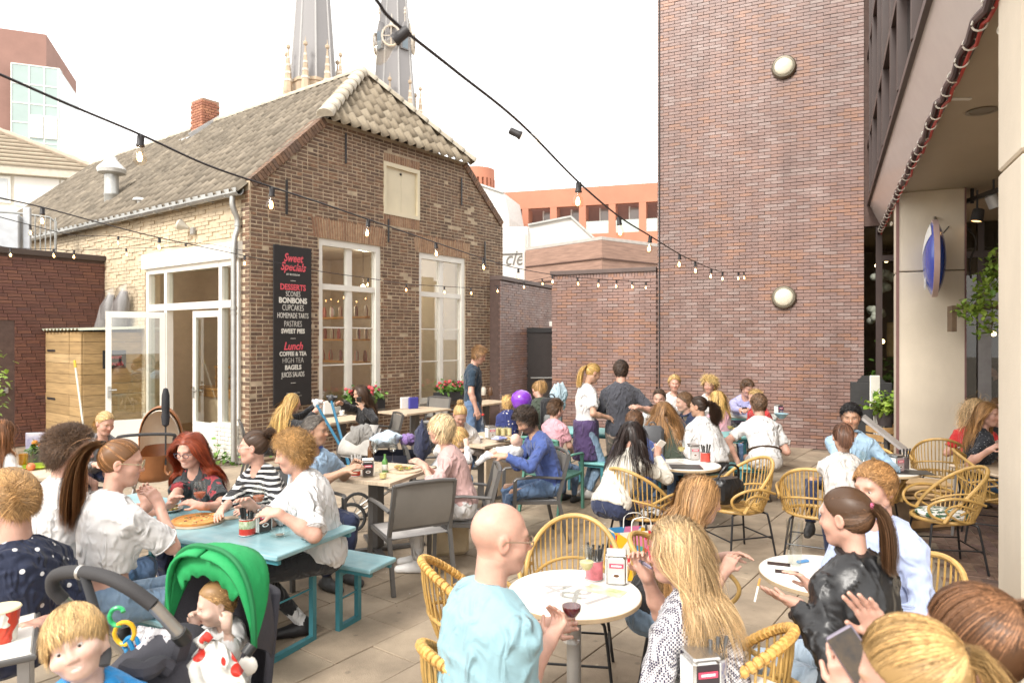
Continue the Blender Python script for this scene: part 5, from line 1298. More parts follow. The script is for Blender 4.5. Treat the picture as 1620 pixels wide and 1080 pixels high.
def person(label,head,yaw,q=1,s=1.,sex='m',pose='sit',seat=.45,hyaw=None,pitch=8,roll=0,skin='fair',hair=None,top=None,bottom=None,shoes=(.05,.05,.05),L=None,Rr=None,feet=None,lean=None,knees=None,hs=None,fat=0.,legs=True,group=None,glasses=None,cat='person',sock=None,apron=None,smile=False):
 NPEOPLE[0]+=1;seed=NPEOPLE[0];res,hres,dres=QR[q]
 f=np.array((math.cos(R(yaw)),math.sin(R(yaw)),0));l=np.array((-f[1],f[0],0));up=np.array((0,0,1.))
 hc=np.array(W(*head));hy_=yaw if hyaw is None else hyaw;hs=(s if hs is None else hs)
 Hm=np.array((Matrix.Rotation(R(hy_),3,'Z')@Matrix.Rotation(R(pitch),3,'Y')@Matrix.Rotation(R(roll),3,'X')).transposed())
 toW=lambda v:hc+(np.asarray(v,float)*hs)@Hm
 fem=sex=='f';sw=(.152 if fem else .175)*s
 NB=hc-Hm[2]*.10*hs-up*.085*s-f*.03*s
 if pose=='sit':
  pz=seat+.10*s;v=NB[2]-pz;lh=math.sqrt(max((.50*s)**2-v*v,0))if lean is None else lean
  lh=min(max(lh,.03),.42)if lean is None else lean;P=np.array((NB[0],NB[1],pz))-f*lh
 else:
  lh=.02 if lean is None else lean;P=np.array((NB[0],NB[1],max(NB[2]-.53*s,.3)))-f*lh
 root=thing('person',label,cat,(P[0],P[1],0),0,group);org=(P[0],P[1],0)
 sz=nrm(NB-P);sl_=l;sf_=np.cross(sl_,sz);A=np.array((sf_,sl_,sz))
 tl=np.linalg.norm(NB-P)/.5
 sp=lambda t,b=0.:P+(NB-P)*t-sf_*b*s
 gs=s
 torso=[El(sp(.05),(.118*gs+fat*.5,(.17 if not fem else .172)*gs+fat,.13*gs),.06,A),El(sp(.36,.01),(.108*gs+fat,(.148 if not fem else .125)*gs+fat,.17*tl),.07,A),El(sp(.70,.015),(.118*gs+fat*.4,(.165 if not fem else .145)*gs+fat*.4,.18*tl),.07,A)]
 shs={}
 for sd in(1,-1):
  j=NB+l*sd*sw-sz*.082*s+sf_*.012;shs[sd]=j
  torso.append(Cp(NB-sz*.022*s+l*sd*.045*s-sf_*.02,j-l*sd*.012*s,.050*gs,.049*gs,.05))
 if fem:
  for sd in(1,-1):torso.append(El(sp(.62)+l*sd*.07*s+sf_*.085*s,(.05*s,.055*s,.055*s),.05,A))
 neck=Cp(NB+sz*.0-sf_*.005,toW((-.022,0,-.05)),(.058 if not fem else .047)*s,(.055 if not fem else .045)*hs,.03)
 arms={};l1,l2=.285*s,.245*s
 for sd,spec in((1,L),(-1,Rr)):
  spec=dict(spec)if isinstance(spec,dict)else{'p':spec}
  t=spec.get('p')
  if t is None:t=('b',.34,.10,.13)if pose=='sit' else('b',.05,.27,-.12)
  if isinstance(t,tuple)and t[0]=='b':t=P+f*t[1]*s+l*sd*t[2]*s+up*t[3]*s
  elif isinstance(t,tuple):t=np.array(W(*t))
  hint=spec.get('e',-.55*f+.75*l*sd-.8*up)
  el,wr=ik(shs[sd],t,l1,l2,hint);spec.update(el=el,wr=wr);arms[sd]=spec
 arm={sd:[Cp(shs[sd],a['el'],.052*gs*(1 if not fem else .88),.042*gs*(1 if not fem else .86),.03),Cp(a['el'],a['el']+(a['wr']-a['el'])*.35,.041*gs*(1 if not fem else .86),.041*gs*(1 if not fem else .86),.03),Cp(a['el']+(a['wr']-a['el'])*.35,a['wr'],.041*gs*(1 if not fem else .86),.027*gs,.03)]for sd,a in arms.items()}
 hands=[];hboxes=[]
 for sd,a in arms.items():
  fa=nrm(a['wr']-a['el']);fd=nrm(np.array(a.get('fd',fa),float));pn=np.array(a.get('pn',-up*.8-l*sd*.5),float)
  if abs(pn@fd)>.95:pn=-l*sd
  hp=hand_prims(a['wr']+fa*.012*s,fd,pn,-sd if not a.get('flip')else sd,s*(1 if not fem else .92),a.get('curl',.35),a.get('thumb',.4),a.get('spread',.03));hands+=hp
  lo,hi=bounds(hp,.012);hboxes.append((lo,hi));a['grip']=a['wr']+fd*.075*s+nrm(pn-fd*(pn@fd))*.03*s
 leg={};t1,t2=.43*s,.42*s
 for i,sd in enumerate((1,-1)):
  hip=P+l*sd*.088*s-up*.02
  ft=(feet or{}).get(sd)
  if ft is None:ft=('b',.40,.10,.085)if pose=='sit' else('b',.0,.09,.085)
  if isinstance(ft,tuple)and ft[0]=='b':an=np.array((P[0],P[1],0))+f*ft[1]*s+l*sd*ft[2]*s+up*ft[3]*s
  else:an=np.array(W(*ft))
  kh=(knees or{}).get(sd,f*1.+up*1.0+l*sd*.12 if pose=='sit' else f)
  if pose=='sit' and ft is not None and an[2]<.12:
   kn,an=ik(hip,an,t1,t2,kh)
  else:kn,an=ik(hip,an,t1,t2,kh)
  fdir=(feet or{}).get('d%d'%sd);fdir=f if fdir is None else np.array((math.cos(R(fdir)),math.sin(R(fdir)),0))if not isinstance(fdir,np.ndarray)else fdir
  leg[sd]=dict(hip=hip,kn=kn,an=an,fd=fdir)
 tr=lambda a,b,t:a+(b-a)*t
 legp={sd:[Cp(g['hip'],g['kn'],.080*gs,.054*gs,.05),Cp(g['kn'],tr(g['kn'],g['an'],.35),.053*gs,.054*gs,.03),Cp(tr(g['kn'],g['an'],.35),g['an'],.054*gs,.036*gs,.03),Cp(g['an'],g['an']+g['fd']*.14*s-up*.04*s,.034*s,.026*s,.03)]for sd,g in leg.items()}
 H=lambda c,r,k=.02:El(toW(c),np.array(r)*hs,k*hs,Hm)
 Hc=lambda a,b,ra,rb,k=.02:Cp(toW(a),toW(b),ra*hs,rb*hs,k*hs)
 jw=.052 if not fem else .047
 chub=.012 if cat in('child','baby','toddler')else 0.
 hp=[H((-.012,0,.03),(.098,.077,.092)),H((.026,0,-.035),(.064,.058+chub,.082),.03),H((.064,0,-.092+chub),(.022,.024,.02),.03)]
 for sd in(1,-1):
  hp+=[Hc((0,sd*jw,-.055),(.055,sd*.018,-.092+chub),.018+chub,.016,.03),H((.058,sd*.036,-.028),(.028+chub*.6,.026+chub,.026),.025)]
 hp+=[Hc((.078,-.03,.024),(.078,.03,.024),.012,.012,.02)]
 nl_=.8 if fem else 1.
 if cat in('child','baby','toddler'):nl_=.55
 hp+=[Hc((.088,0,.012),(.088+.019*nl_,0,-.026),.008,.0125*(1-.2*chub/.012),.014)]
 for sd in(1,-1):hp+=[H((.094,sd*.012,-.031),(.011,.008,.008),.008),Sub(H((.100,sd*.031,.003),(.016,.018,.0085),.012))]
 hp+=[H((.087,0,-.056),(.011,.022,.0065),.01),H((.085,0,-.067),(.011,.019,.0065),.01),Sub(Hc((.098,-.017,-.0615),(.098,.017,-.0615),.0045,.0045,.006))]
 for sd in(1,-1):
  ea=np.array((math.cos(.5),sd*math.sin(.5)*-.0+0,0));hp+=[H((-.006,sd*.079,-.004),(.020,.009,.032),.012),Sub(H((-.002,sd*.087,-.001),(.010,.006,.018),.006))]
 headlo,headhi=bounds([p for p in hp if p[0]!='-'],.012)
 bare_leg=bottom and bottom[0]in('shorts','skirt','bare')
 shrink=-.014
 allp=infl(torso,shrink)+[neck]+arm[1]+arm[-1]+hands+hp
 if legs:allp+=infl(legp[1]+legp[-1],0 if bare_leg else-.022)
 patches=[(headlo,headhi,hres)]+[(a,b,dres)for a,b in hboxes]
 lo,hi=bounds([p for p in allp if p[0]!='-'],.03);bres=res*(1.0 if top and top[0]in('tee','tank','crop')else 1.3)
 D,ax=field(allp,lo,hi,bres)
 V,Q=snet(D,lo,bres,[(a+bres*1.1,b-bres*1.1)for a,b,_ in patches]);VV,QQ=[V],[Q];o=len(V)
 for a,b,h in patches:
  D,_=field(allp,a,b,h);v,qd=snet(D,a,h);VV.append(v);QQ.append(qd+o);o+=len(v)
 V=np.concatenate(VV);Q=np.concatenate(QQ)
 lc=((V-hc)@Hm.T)/hs;T=np.ones((len(V),3));x,y,z=lc[:,0],lc[:,1],lc[:,2];fr_=x>.05
 def blend(m,c):
  m=np.clip(m,0,1)[:,None];T[:]=T*(1-m)+np.array(c)*m
 blend(np.exp(-((np.abs(y)-.036)/.02)**2-((z+.028)/.02)**2)*fr_*.5,(1.08,.78,.74))
 blend((np.exp(-(y/.021)**4-((z+.061)/.010)**4)*(x>.075))*(.75 if fem else .45),(.85,.42,.40))
 if cat=='person':
  rs_=np.random.default_rng(seed);ph_=rs_.uniform(0,6,9);sp_=np.sin(52*x+ph_[0]+2*np.sin(31*z+ph_[1]))*np.sin(47*y+ph_[2])*np.sin(44*z+ph_[3]);T*=(1+.07*sp_)[:,None]
  blend(np.exp(-((x-.1)/.02)**2-(y/.02)**2-((z+.03)/.02)**2)*.5,(1.05,.78,.74));blend(np.exp(-((np.abs(y)-.08)/.012)**2-((z+.005)/.03)**2-((x+.005)/.02)**2)*.6,(1.05,.76,.72))
  if not hair:blend(np.clip((.045-z)/.04,0,1)*np.clip((.02-x)/.03,0,1)*(z>-.06)*.5,(.78,.72,.68));blend(np.clip((-z-.04)/.02,0,1)*(x>0)*(z>-.12)*.35,(.78,.74,.72))
 hcol=np.array(hair[1])if hair else np.array((.3,.2,.12));bt=np.clip(hcol/np.array(SKT[skin])*.8,.12,.8)
 blend((np.exp(-((np.abs(y)-.031)/.019)**4-((z-.024+np.abs(np.abs(y)-.025)*.15)/.0055)**2)*fr_)*(.75 if cat=='person' else .25),bt)
 if smile:blend(np.exp(-(y/.016)**4-((z+.0625)/.0045)**2)*(x>.07),(1.4,1.9,2.2))
 if hair and hair[2].get('beard'):blend((np.clip((-z-.035)/.02,0,1)*np.clip((x+.0)/.02,0,1)*(z>-.125)*(np.exp(-(y/.02)**4-((z+.061)/.008)**4)<.3))*hair[2]['beard'],np.clip(hcol/np.array(SKT[skin]),.1,.9))
 o=bpy.data.objects.new('body',npmesh('body',V,Q,skin_mat(SKT[skin]),T,org));COL.objects.link(o);o.parent=root
 cdir=np.array((0,0,2.))-hc
 if q<2 and(Hm[0]@nrm(cdir))>-.15:
  for sd in(1,-1):
   e=MB();kd=1.22 if cat!='person' else 1.;e.sphere((0,0,0),.0118*kd,14,10);X=Matrix(Hm.T).to_4x4();X=Matrix.Translation(Vector(toW((.0722,sd*.031,.0025))-np.array(org)))@X@Matrix.Scale(hs,4)
   eo=obj('eye',MB().add(e.v,e.f,X),M('eye_white',(.5,.46,.43),.25,var=0),root,True)
   obj('iris',MB().sphere((.0082*kd,0,-.0005),(.0042*kd,.0058*kd,.0062*kd),10,6,X),M('iris_dark',(.045,.03,.02),.15,var=0),eo,True)
 def cloth(name,prs,mat,amp=.005,extra=None,cut=None,r_=None):
  lo,hi=bounds(prs,.03);h=r_ or res;D,ax=field(prs,lo,hi,h)
  if cut is not None:D=cut(D,ax)
  if extra is not None:D=extra(D,ax)
  if amp:D=D+folds(ax,amp,seed*7+len(name))
  V,Q=snet(D,lo,h)
  o=bpy.data.objects.new(name,npmesh(name,V,Q,mat,None,org));COL.objects.link(o);o.parent=root;return o
 pl=lambda ax,p0,n:((ax[0][:,None,None]-p0[0])*n[0]+(ax[1][None,:,None]-p0[1])*n[1]+(ax[2][None,None,:]-p0[2])*n[2]).astype(np.float32)
 if bottom and legs:
  kind,mat=bottom[0],bottom[1]
  if kind in('trousers','jeans','cropped'):
   e=bottom[2]if len(bottom)>2 else(.94 if kind!='cropped' else .72);prs=infl(torso[:1],.006)
   for sd,g in leg.items():
    m_=tr(g['kn'],g['an'],.4);en=tr(g['kn'],g['an'],e);lo_=bottom[3]if len(bottom)>3 else 0.
    prs+=[Cp(g['hip'],g['kn'],.090*gs,.063*gs+lo_,.05),Cp(g['kn'],m_,.062*gs+lo_,.060*gs+lo_,.03),Cone(tr(g['kn'],g['an'],.3),en,.060*gs+lo_,.046*gs+lo_,.02)]
   wp,wn=sp(.24),sz
   cloth('trousers',prs,mat,.0035,cut=lambda D,ax:np.maximum(D,pl(ax,wp,wn)))
  elif kind=='shorts':
   prs=infl(torso[:1],.008)
   for sd,g in leg.items():prs+=[Cone(g['hip'],tr(g['hip'],g['kn'],.92),.098*gs,.078*gs,.05)]
   wp,wn=sp(.24),sz;cloth('shorts',prs,mat,.004,cut=lambda D,ax:np.maximum(D,pl(ax,wp,wn)))
  elif kind=='skirt':
   prs=infl(torso[:1],.012);mid=(leg[1]['hip']+leg[-1]['hip'])/2
   for sd,g in leg.items():prs+=[Cone(g['hip'],tr(g['hip'],g['kn'],.9),.115*gs,.12*gs,.1)]
   wp,wn=sp(.24),sz;cloth(bottom[2]if len(bottom)>2 else 'skirt',prs,mat,.005,cut=lambda D,ax:np.maximum(D,pl(ax,wp,wn)))
 if apron:
  ap=[Cone(P+up*.10*s,P-up*.40*s,.155*s,.185*s,.05),El(sp(.05),(.135*s,.19*s,.13*s),.06,A)]
  cloth('apron',ap,apron,.005)
 if top:
  kind,mat=top[0],top[1];opt=top[2]if len(top)>2 else{}
  loose=opt.get('loose',.014);prs0=infl(torso,loose);hem=opt.get('hem',-.05 if kind!='crop' else .30)
  slf=opt.get('sleeve',{'tee':.72,'crop':.78,'long':2.,'roll':1.35,'tank':0}[kind]);hp_=sp(hem)
  lo0,hi0=bounds(prs0,.03)
  sleeves=[]
  for sd,a in arms.items():
   tk=.010+opt.get('sl',.0)
   if slf<=0:continue
   if slf<=1:sleeves+=[Cone(shs[sd]-(a['el']-shs[sd])*.02,tr(shs[sd],a['el'],slf),.050*gs+tk,.052*gs+tk+opt.get('flare',.006),.035)]
   else:
    sleeves+=[Cp(shs[sd],a['el'],.050*gs+tk,.044*gs+tk,.035),Cp(a['el'],a['el']*.6+a['wr']*.4,.046*gs+tk,.043*gs+tk,.03),Cone(a['el']*.75+a['wr']*.25,tr(a['el'],a['wr'],min(slf-1,.97)),.044*gs+tk,.034*gs+tk,.02)]
  nb_r=opt.get('neck',.062)
  npos=NB+sz*.045*s+sf_*opt.get('nf',.03)*s
  def ex(D,ax,prs0=prs0):
   Dt,_=field(prs0,ax_lo,ax_hi,res);Dt=Dt[:D.shape[0],:D.shape[1],:D.shape[2]]
   Dt=np.maximum(Dt,-pl(ax,hp_,sz));k=.035;hh=np.maximum(k-np.abs(D-Dt),0)/k;D=np.minimum(D,Dt)-hh*hh*k*.25
   if opt.get('collar')is None or True:
    d=psdf(El(npos,(nb_r*s*1.15,nb_r*s*1.05,.075*s),.01,A),ax[0][:,None,None],ax[1][None,:,None],ax[2][None,None,:]).astype(np.float32);D=np.maximum(D,-d)
   return D
  prs_all=sleeves if sleeves else prs0[:1]
  lo_a,hi_a=bounds(prs0+sleeves,.03);ax_lo,ax_hi=lo_a,hi_a
  D,ax=field(sleeves,lo_a,hi_a,res);D=ex(D,ax);D=D+folds(ax,opt.get('amp',.006),seed*7,opt.get('fs',1.))
  V,Q=snet(D,lo_a,res);nm=opt.get('name',{'tee':'t_shirt','crop':'crop_top','long':'sweater','roll':'shirt','tank':'top'}[kind])
  o=bpy.data.objects.new(nm,npmesh(nm,V,Q,mat,None,org));COL.objects.link(o);o.parent=root
  if q==0 and 0<slf<=1:
   for sd,a in arms.items():
    c_=tr(shs[sd],a['el'],slf);n_=nrm(a['el']-shs[sd]);u1=nrm(np.cross(n_,up+.01));u2=np.cross(n_,u1);rr_=.052*gs+.010+opt.get('sl',0.)+opt.get('flare',.006)
    obj('sleeve_hem',MB().tube([Vector(c_-n_*.012+(u1*math.cos(t_)+u2*math.sin(t_))*rr_-np.array(org))for t_ in[i*math.pi/12 for i in range(24)]],.0035,5,closed=True),mat,o,True)
  if opt.get('collar'):
   c_=[];n_=15
   for i in range(n_):
    a_=-2.75+5.5*i/(n_-1);rr_=(.068 if not fem else .058)*s
    c_.append(NB+sz*(.04+.018*-math.cos(a_))*s-sf_*rr_*math.cos(a_)*.95+sl_*rr_*math.sin(a_)-sf_*-.0)
   obj('collar',MB().tube([Vector(p-np.array(org))for p in c_],.022*s,8,flat=.55),opt['collar'],root,True)
 if shoes is not None and legs:
  for sd,g in leg.items():
   sm=M('shoe_%d_%d'%(int(shoes[0]*100),int(shoes[1]*100)),shoes,.5,var=.08);an=g['an'];gz=an-up*.085*s*1.0
   if pose=='sit' and an[2]<.12:gz=np.array((an[0],an[1],0.))
   fd=g['fd'];b=gz+up*.04*s
   prs=[Cp(b-fd*.045*s,b+fd*.06*s,.042*s,.040*s,.03),Cp(b+fd*.06*s,b+fd*.165*s-up*.008,.042*s,.034*s,.03),Cp(b,an+up*.0,.042*s,.042*s,.02)]
   so_=cloth('shoe',prs,sm,0,cut=lambda D,ax:np.maximum(D,(gz[2]+.004-ax[2][None,None,:]).astype(np.float32)),r_=max(res*.75,.008))
   if sock is not None:obj('sock',MB().tube([Vector(an-np.array(org)+up*-.01),Vector(tr(an,g['kn'],.35)-np.array(org))],[.042*s,.046*s],12),sock,root,True)
 if hair:
  style,col,ho=hair
  coll=[El(hc+(np.array((-.012,0,.03))*hs)@Hm,np.array((.098,.077,.092))*hs*1.03,.02,Hm),H((-.005,0,-.03),(.075,.068,.08)),neck]+infl(torso,.02)+[Cp(shs[sd],arms[sd]['el'],.07*s)for sd in(1,-1)]
  if style=='long':coll+=[H((.085,0,-.03),(.055,.056,.115))]
  V,Q,T,(c0,rr,zl,tw)=make_hair(style,col,hc,Hm,hs,q,seed,coll,ho)
  if ho.get('cap',True):
   h=hres;lo,hi=bounds([coll[0]],.02);D,ax=field(infl(coll[:1],.004*hs),lo,hi,h)
   G=np.stack(np.meshgrid(*ax,indexing='ij'),-1);lcg=((G-hc)@Hm.T)/hs
   D=np.maximum(D,((zl(lcg[...,0])-lcg[...,2])*hs*.8).astype(np.float32));v,qd=snet(D,lo,h)
   QQ=np.concatenate([Q,qd+len(V)]);V=np.concatenate([V,v]);T=np.concatenate([T,np.tile(np.array(col)*.75,(len(v),1))]);Q=QQ
  o=bpy.data.objects.new('hair',npmesh('hair',V,Q,hair_mat(),T,org));COL.objects.link(o);o.parent=root
  if style in('pony',)and ho.get('band'):
   obj('hair_tie',MB().sphere(tuple(Vector(tw(np.array(ho.get('tie',(-.108,0,.055))))-np.array(org))),.020*hs,10,8),M('tie_%d'%int(ho['band'][0]*100),ho['band'],.7,var=0),root,True)
 if glasses:
  gmat=M('glasses_%d'%int(glasses[0]*100),glasses,.3,var=0);X=Matrix.Translation(Vector(hc-np.array(org)))@Matrix(Hm.T).to_4x4()@Matrix.Scale(hs,4);g=MB()
  for sd in(1,-1):
   g.tube([(.104+.0*math.cos(a),sd*.033+.024*math.cos(a),.002+.018*math.sin(a))for a in[i*math.pi/7 for i in range(14)]],.0022,5,X,closed=True)
   g.tube([(.104,sd*.057,.008),(.085,sd*.074,.008),(.0,sd*.084,.01),(-.015,sd*.084,-.005)],.0024,5,X)
  g.tube([(.104,-.009,.006),(.107,0,.009),(.104,.009,.006)],.002,5,X)
  obj('glasses',g,gmat,root,True)
 return dict(root=root,P=P,NB=NB,f=f,l=l,arms=arms,hc=hc,Hm=Hm,hs=hs,leg=leg,sh=shs,toW=toW,sp=sp,org=np.array(org),A=A)
 # patterned cloth
def pattern(name,kind,a,b,sc,thr=.5,rough=.85):
 if name in MATS:return MATS[name]
 m=M(name,a,rough,var=.05,vs=12,bump=.25,bs=220,sheen=.1,wr=.8);n=m.node_tree.nodes;l=m.node_tree.links;bs_=n['Principled BSDF']
 src=bs_.inputs['Base Color'].links[0].from_socket;tc=[q for q in n if q.bl_idname=='ShaderNodeTexCoord'][0]
 mxn=n.new('ShaderNodeMixRGB');mxn.inputs[2].default_value=(*b,1);l.new(src,mxn.inputs[1])
 if kind=='stripe':
  sx=n.new('ShaderNodeSeparateXYZ');l.new(tc.outputs['Object'],sx.inputs[0])
  nz=n.new('ShaderNodeTexNoise');nz.inputs['Scale'].default_value=5;l.new(tc.outputs['Object'],nz.inputs[0])
  m1=n.new('ShaderNodeMath');m1.operation='MULTIPLY';m1.inputs[1].default_value=sc;l.new(sx.outputs[2],m1.inputs[0])
  m2=n.new('ShaderNodeMath');m2.operation='ADD';l.new(m1.outputs[0],m2.inputs[0]);l.new(nz.outputs[0],m2.inputs[1])
  m3=n.new('ShaderNodeMath');m3.operation='FRACT';l.new(m2.outputs[0],m3.inputs[0]);out=m3.outputs[0]
  m4=n.new('ShaderNodeMath');m4.operation='LESS_THAN';m4.inputs[1].default_value=thr
 elif kind=='dots':
  v=n.new('ShaderNodeTexVoronoi');v.inputs['Scale'].default_value=sc;l.new(tc.outputs['Object'],v.inputs[0]);out=v.outputs['Distance']
  m4=n.new('ShaderNodeMath');m4.operation='LESS_THAN';m4.inputs[1].default_value=thr
 elif kind=='weave':
  w1=n.new('ShaderNodeTexChecker');w1.inputs['Scale'].default_value=sc;l.new(tc.outputs['Object'],w1.inputs[0]);out=w1.outputs['Fac']
  m4=n.new('ShaderNodeMath');m4.operation='GREATER_THAN';m4.inputs[1].default_value=.5
 else:
  v=n.new('ShaderNodeTexNoise');v.inputs['Scale'].default_value=sc;l.new(tc.outputs['Object'],v.inputs[0]);out=v.outputs[0]
  m4=n.new('ShaderNodeMath');m4.operation='GREATER_THAN';m4.inputs[1].default_value=thr
 l.new(out,m4.inputs[0]);l.new(m4.outputs[0],mxn.inputs[0]);l.new(mxn.outputs[0],bs_.inputs['Base Color']);return m
f_white=fabric('cloth_white',(.64,.63,.62));f_offw=fabric('cloth_cream',(.62,.58,.50));f_black=fabric('cloth_black',(.018,.018,.02));f_navy=fabric('cloth_navy',(.02,.028,.07))
f_jean=fabric('denim',(.085,.15,.27),col2=(.14,.22,.36),vs=8);f_jeanl=fabric('denim_light',(.34,.44,.54),col2=(.50,.58,.65),vs=7);f_jeanm=fabric('denim_mid',(.15,.24,.36),col2=(.26,.36,.47),vs=6)
f_char=fabric('cloth_charcoal',(.05,.052,.065));f_grey=fabric('cloth_grey',(.22,.22,.225),vs=80,var=.3);f_lgrey=fabric('cloth_pale_grey',(.55,.52,.49));f_sky=fabric('cloth_sky',(.36,.52,.70));f_pblue=fabric('cloth_pale_blue',(.40,.47,.68))
f_aqua=fabric('cloth_aqua',(.25,.41,.46));f_peach=fabric('cloth_peach',(.56,.36,.34));f_pink=fabric('cloth_pink',(.66,.33,.38));f_red=fabric('cloth_red',(.55,.03,.03));f_blue=fabric('cloth_blue',(.06,.10,.30));f_roy=fabric('cloth_royal',(.02,.26,.62))
f_purp=fabric('cloth_purple',(.075,.045,.13));f_khaki=fabric('cloth_khaki',(.24,.18,.14));f_denimsh=fabric('denim_shirt',(.28,.42,.56),col2=(.36,.50,.62));f_iris=fabric('cloth_lilac',(.40,.40,.66));f_green=fabric('cloth_dark_green',(.045,.06,.04))
f_stripe=pattern('cloth_striped','stripe',(.72,.71,.68),(.012,.012,.015),29,.58);f_dots=pattern('cloth_dotted','dots',(.012,.018,.045),(.68,.68,.68),15,.17)
f_dotk=pattern('cloth_kid_dots','dots',(.02,.03,.13),(.6,.55,.5),20,.2);f_check=pattern('cloth_check','weave',(.68,.66,.66),(.025,.018,.05),135);f_floral=pattern('cloth_floral','noise',(.03,.035,.038),(.30,.04,.05),14,.6);f_spk=pattern('cloth_speckled','dots',(.016,.018,.024),(.4,.4,.42),45,.16)
f_leather=M('black_leather',(.013,.013,.014),.36,var=.2,vs=20,bump=.12,bs=60,coat=.05,spec=.5,wr=.5,wsc=9)
BL,DB,BR,LB,GB,BK,RD,GY=(.44,.30,.155),(.09,.045,.022),(.16,.085,.04),(.30,.17,.075),(.37,.205,.085),(.018,.013,.011),(.28,.055,.02),(.24,.22,.20)
G_={}
SEAT='people sitting at the terrace tables'
G_['bald']=person('bald man in pale blue t-shirt with glasses, seen from behind, holding red wine',(792,851,2.47),36,0,1.03,hyaw=14,pitch=6,skin='rosy',top=('tee',f_aqua,dict(sleeve=.80,loose=.018,sl=.004,amp=.007)),bottom=('shorts',fabric('cloth_short',(.42,.45,.52))),fat=.024,glasses=(.25,.18,.12),Rr={'p':(868,1015,2.60),'curl':.75,'thumb':.8,'pn':(-.2,.3,.9),'e':(-.5,-.6,-.8)},L={'p':(862,992,2.80),'curl':.7,'pn':(.3,-.8,.4)})
G_['check']=person('woman with long wavy blonde hair in a small-checked top, holding a vape to her lips',(1068,872,2.68),132,0,.97,'f',hyaw=172,pitch=6,skin='rosy',hair=('long',BL,dict(len=.34,vol=.028,wave=.30,wf=1.0,hi=.4,hic=1.4)),top=('tee',f_check,dict(sleeve=.8,loose=.012)),bottom=('trousers',f_white),glasses=(.5,.05,.08),Rr={'p':(1022,908,2.86),'curl':.75,'thumb':.9,'fd':(-.35,.1,.9),'pn':(-.3,-.6,.2),'e':(.2,.6,-1)},L={'p':('b',.22,.06,.12),'e':(-.6,-.9,-.6)})
G_['ginger']=person('young woman with long ginger blonde hair in profile, facing right',(1108,790,3.62),345,0,.97,'f',hyaw=352,pitch=10,skin='fair',hair=('long',GB,dict(len=.44,vol=.03,wave=.10)),top=('tank',f_black),bottom=('jeans',f_jeanm,.9),Rr={'p':(1145,905,3.5)},L={'p':(1150,880,3.85)},smile=True)
G_['leather']=person('woman in black leather jacket with dark ponytail and pink hair tie, holding a cigarette',(1338,818,2.86),112,0,1.0,'f',hyaw=132,pitch=8,skin='fair',hair=('pony',DB,dict(tail=.27,tie=(-.112,0,.045),band=(.6,.12,.22),tdir=(-.6,0,-.2),spread=.05,sag=.012)),top=('long',f_leather,dict(name='leather_jacket',loose=.022,sl=.006,hem=-.02,amp=.009,fs=1.2,neck=.056,collar=f_leather)),bottom=('jeans',f_jeanl),L={'p':(1262,958,2.78),'curl':.12,'spread':.12,'fd':(-.9,.1,.32),'pn':(.2,.3,.9),'e':(-.3,-.9,-.9)},Rr={'p':(1290,935,3.05),'e':(.6,-.4,-.9)})
G_['shirt']=person('man with short red-blond hair in light blue shirt, legs crossed, facing the camera',(1383,772,3.40),208,0,1.02,hyaw=207,pitch=6,skin='rosy',hair=('short',(.34,.18,.07),dict(len=.024,n=2,w=.75,mess=.15,comb=(.5,.1,.5),vol=.014)),top=('roll',f_pblue,dict(collar=f_pblue,loose=.02,amp=.005)),bottom=('trousers',f_navy),knees={1:(-1,-.2,1.6)},feet={1:('b',.62,.02,.22)},L={'p':('b',.30,.12,.16)},Rr={'p':('b',.30,.10,.16)})
G_['brown']=person('woman at the bottom right with bushy brown ponytail and black scrunchie',(1536,1030,1.48),138,0,1.0,'f',hyaw=150,pitch=4,roll=0,skin='fair',hair=('pony',(.13,.062,.03),dict(n=1.7,w=.75,tail=.36,tie=(-.088,.0,.098),band=(.012,.012,.012),tdir=(-.9,0,.1),spread=.35,tailn=1.0,tcurl=.006,hi=.35,hic=2.2,sag=-.022)),top=('tee',f_char),bottom=('jeans',f_jean))
G_['phone']=person('blonde woman in front with low gathered ponytail, holding up a phone',(1444,1080,1.36),150,0,.97,'f',hyaw=138,pitch=14,skin='fair',hair=('pony',(.43,.27,.11),dict(n=1.8,w=.7,tail=.32,tie=(-.108,-.012,.055),band=(.05,.03,.03),tdir=(-.6,0,-.4),spread=.14,tailn=.9,hi=.4,hic=1.4,sag=-.012)),top=('tee',f_lgrey),bottom=('jeans',f_jeanl),L={'p':(1345,1112,1.62),'curl':.55,'fd':(-.15,.1,.95),'pn':(.4,.9,.1),'e':(-.5,-.5,-1)},Rr={'p':(1402,1018,1.74),'curl':.15,'spread':.1,'fd':(-.45,.1,.85),'pn':(-.7,-.6,-.1),'e':(.6,.2,-1)})
G_['crop']=person('girl in white crop top with long brown ponytail, seen from behind at the blue table',(192,732,3.72),58,0,1.03,'f',hyaw=22,pitch=8,skin='fair',hair=('pony',(.20,.095,.038),dict(n=1.3,tail=.50,tie=(-.098,0,.092),band=(.01,.01,.01),tdir=(-.9,0,.15),spread=.13,tailn=.9,hi=.45,hic=2.3)),top=('crop',f_white,dict(hem=.33,loose=.02,flare=.014,sleeve=.85)),bottom=('jeans',f_jeanm),seat=.47,glasses=(.4,.33,.2),Rr={'p':(252,800,3.86),'curl':.5,'fd':(-.5,-.1,.85),'pn':(-.6,.3,-.3),'e':(.6,-.2,-1)},L={'p':(232,800,4.05),'curl':.5,'fd':(-.3,0,.9),'e':(-.2,.2,-1)})
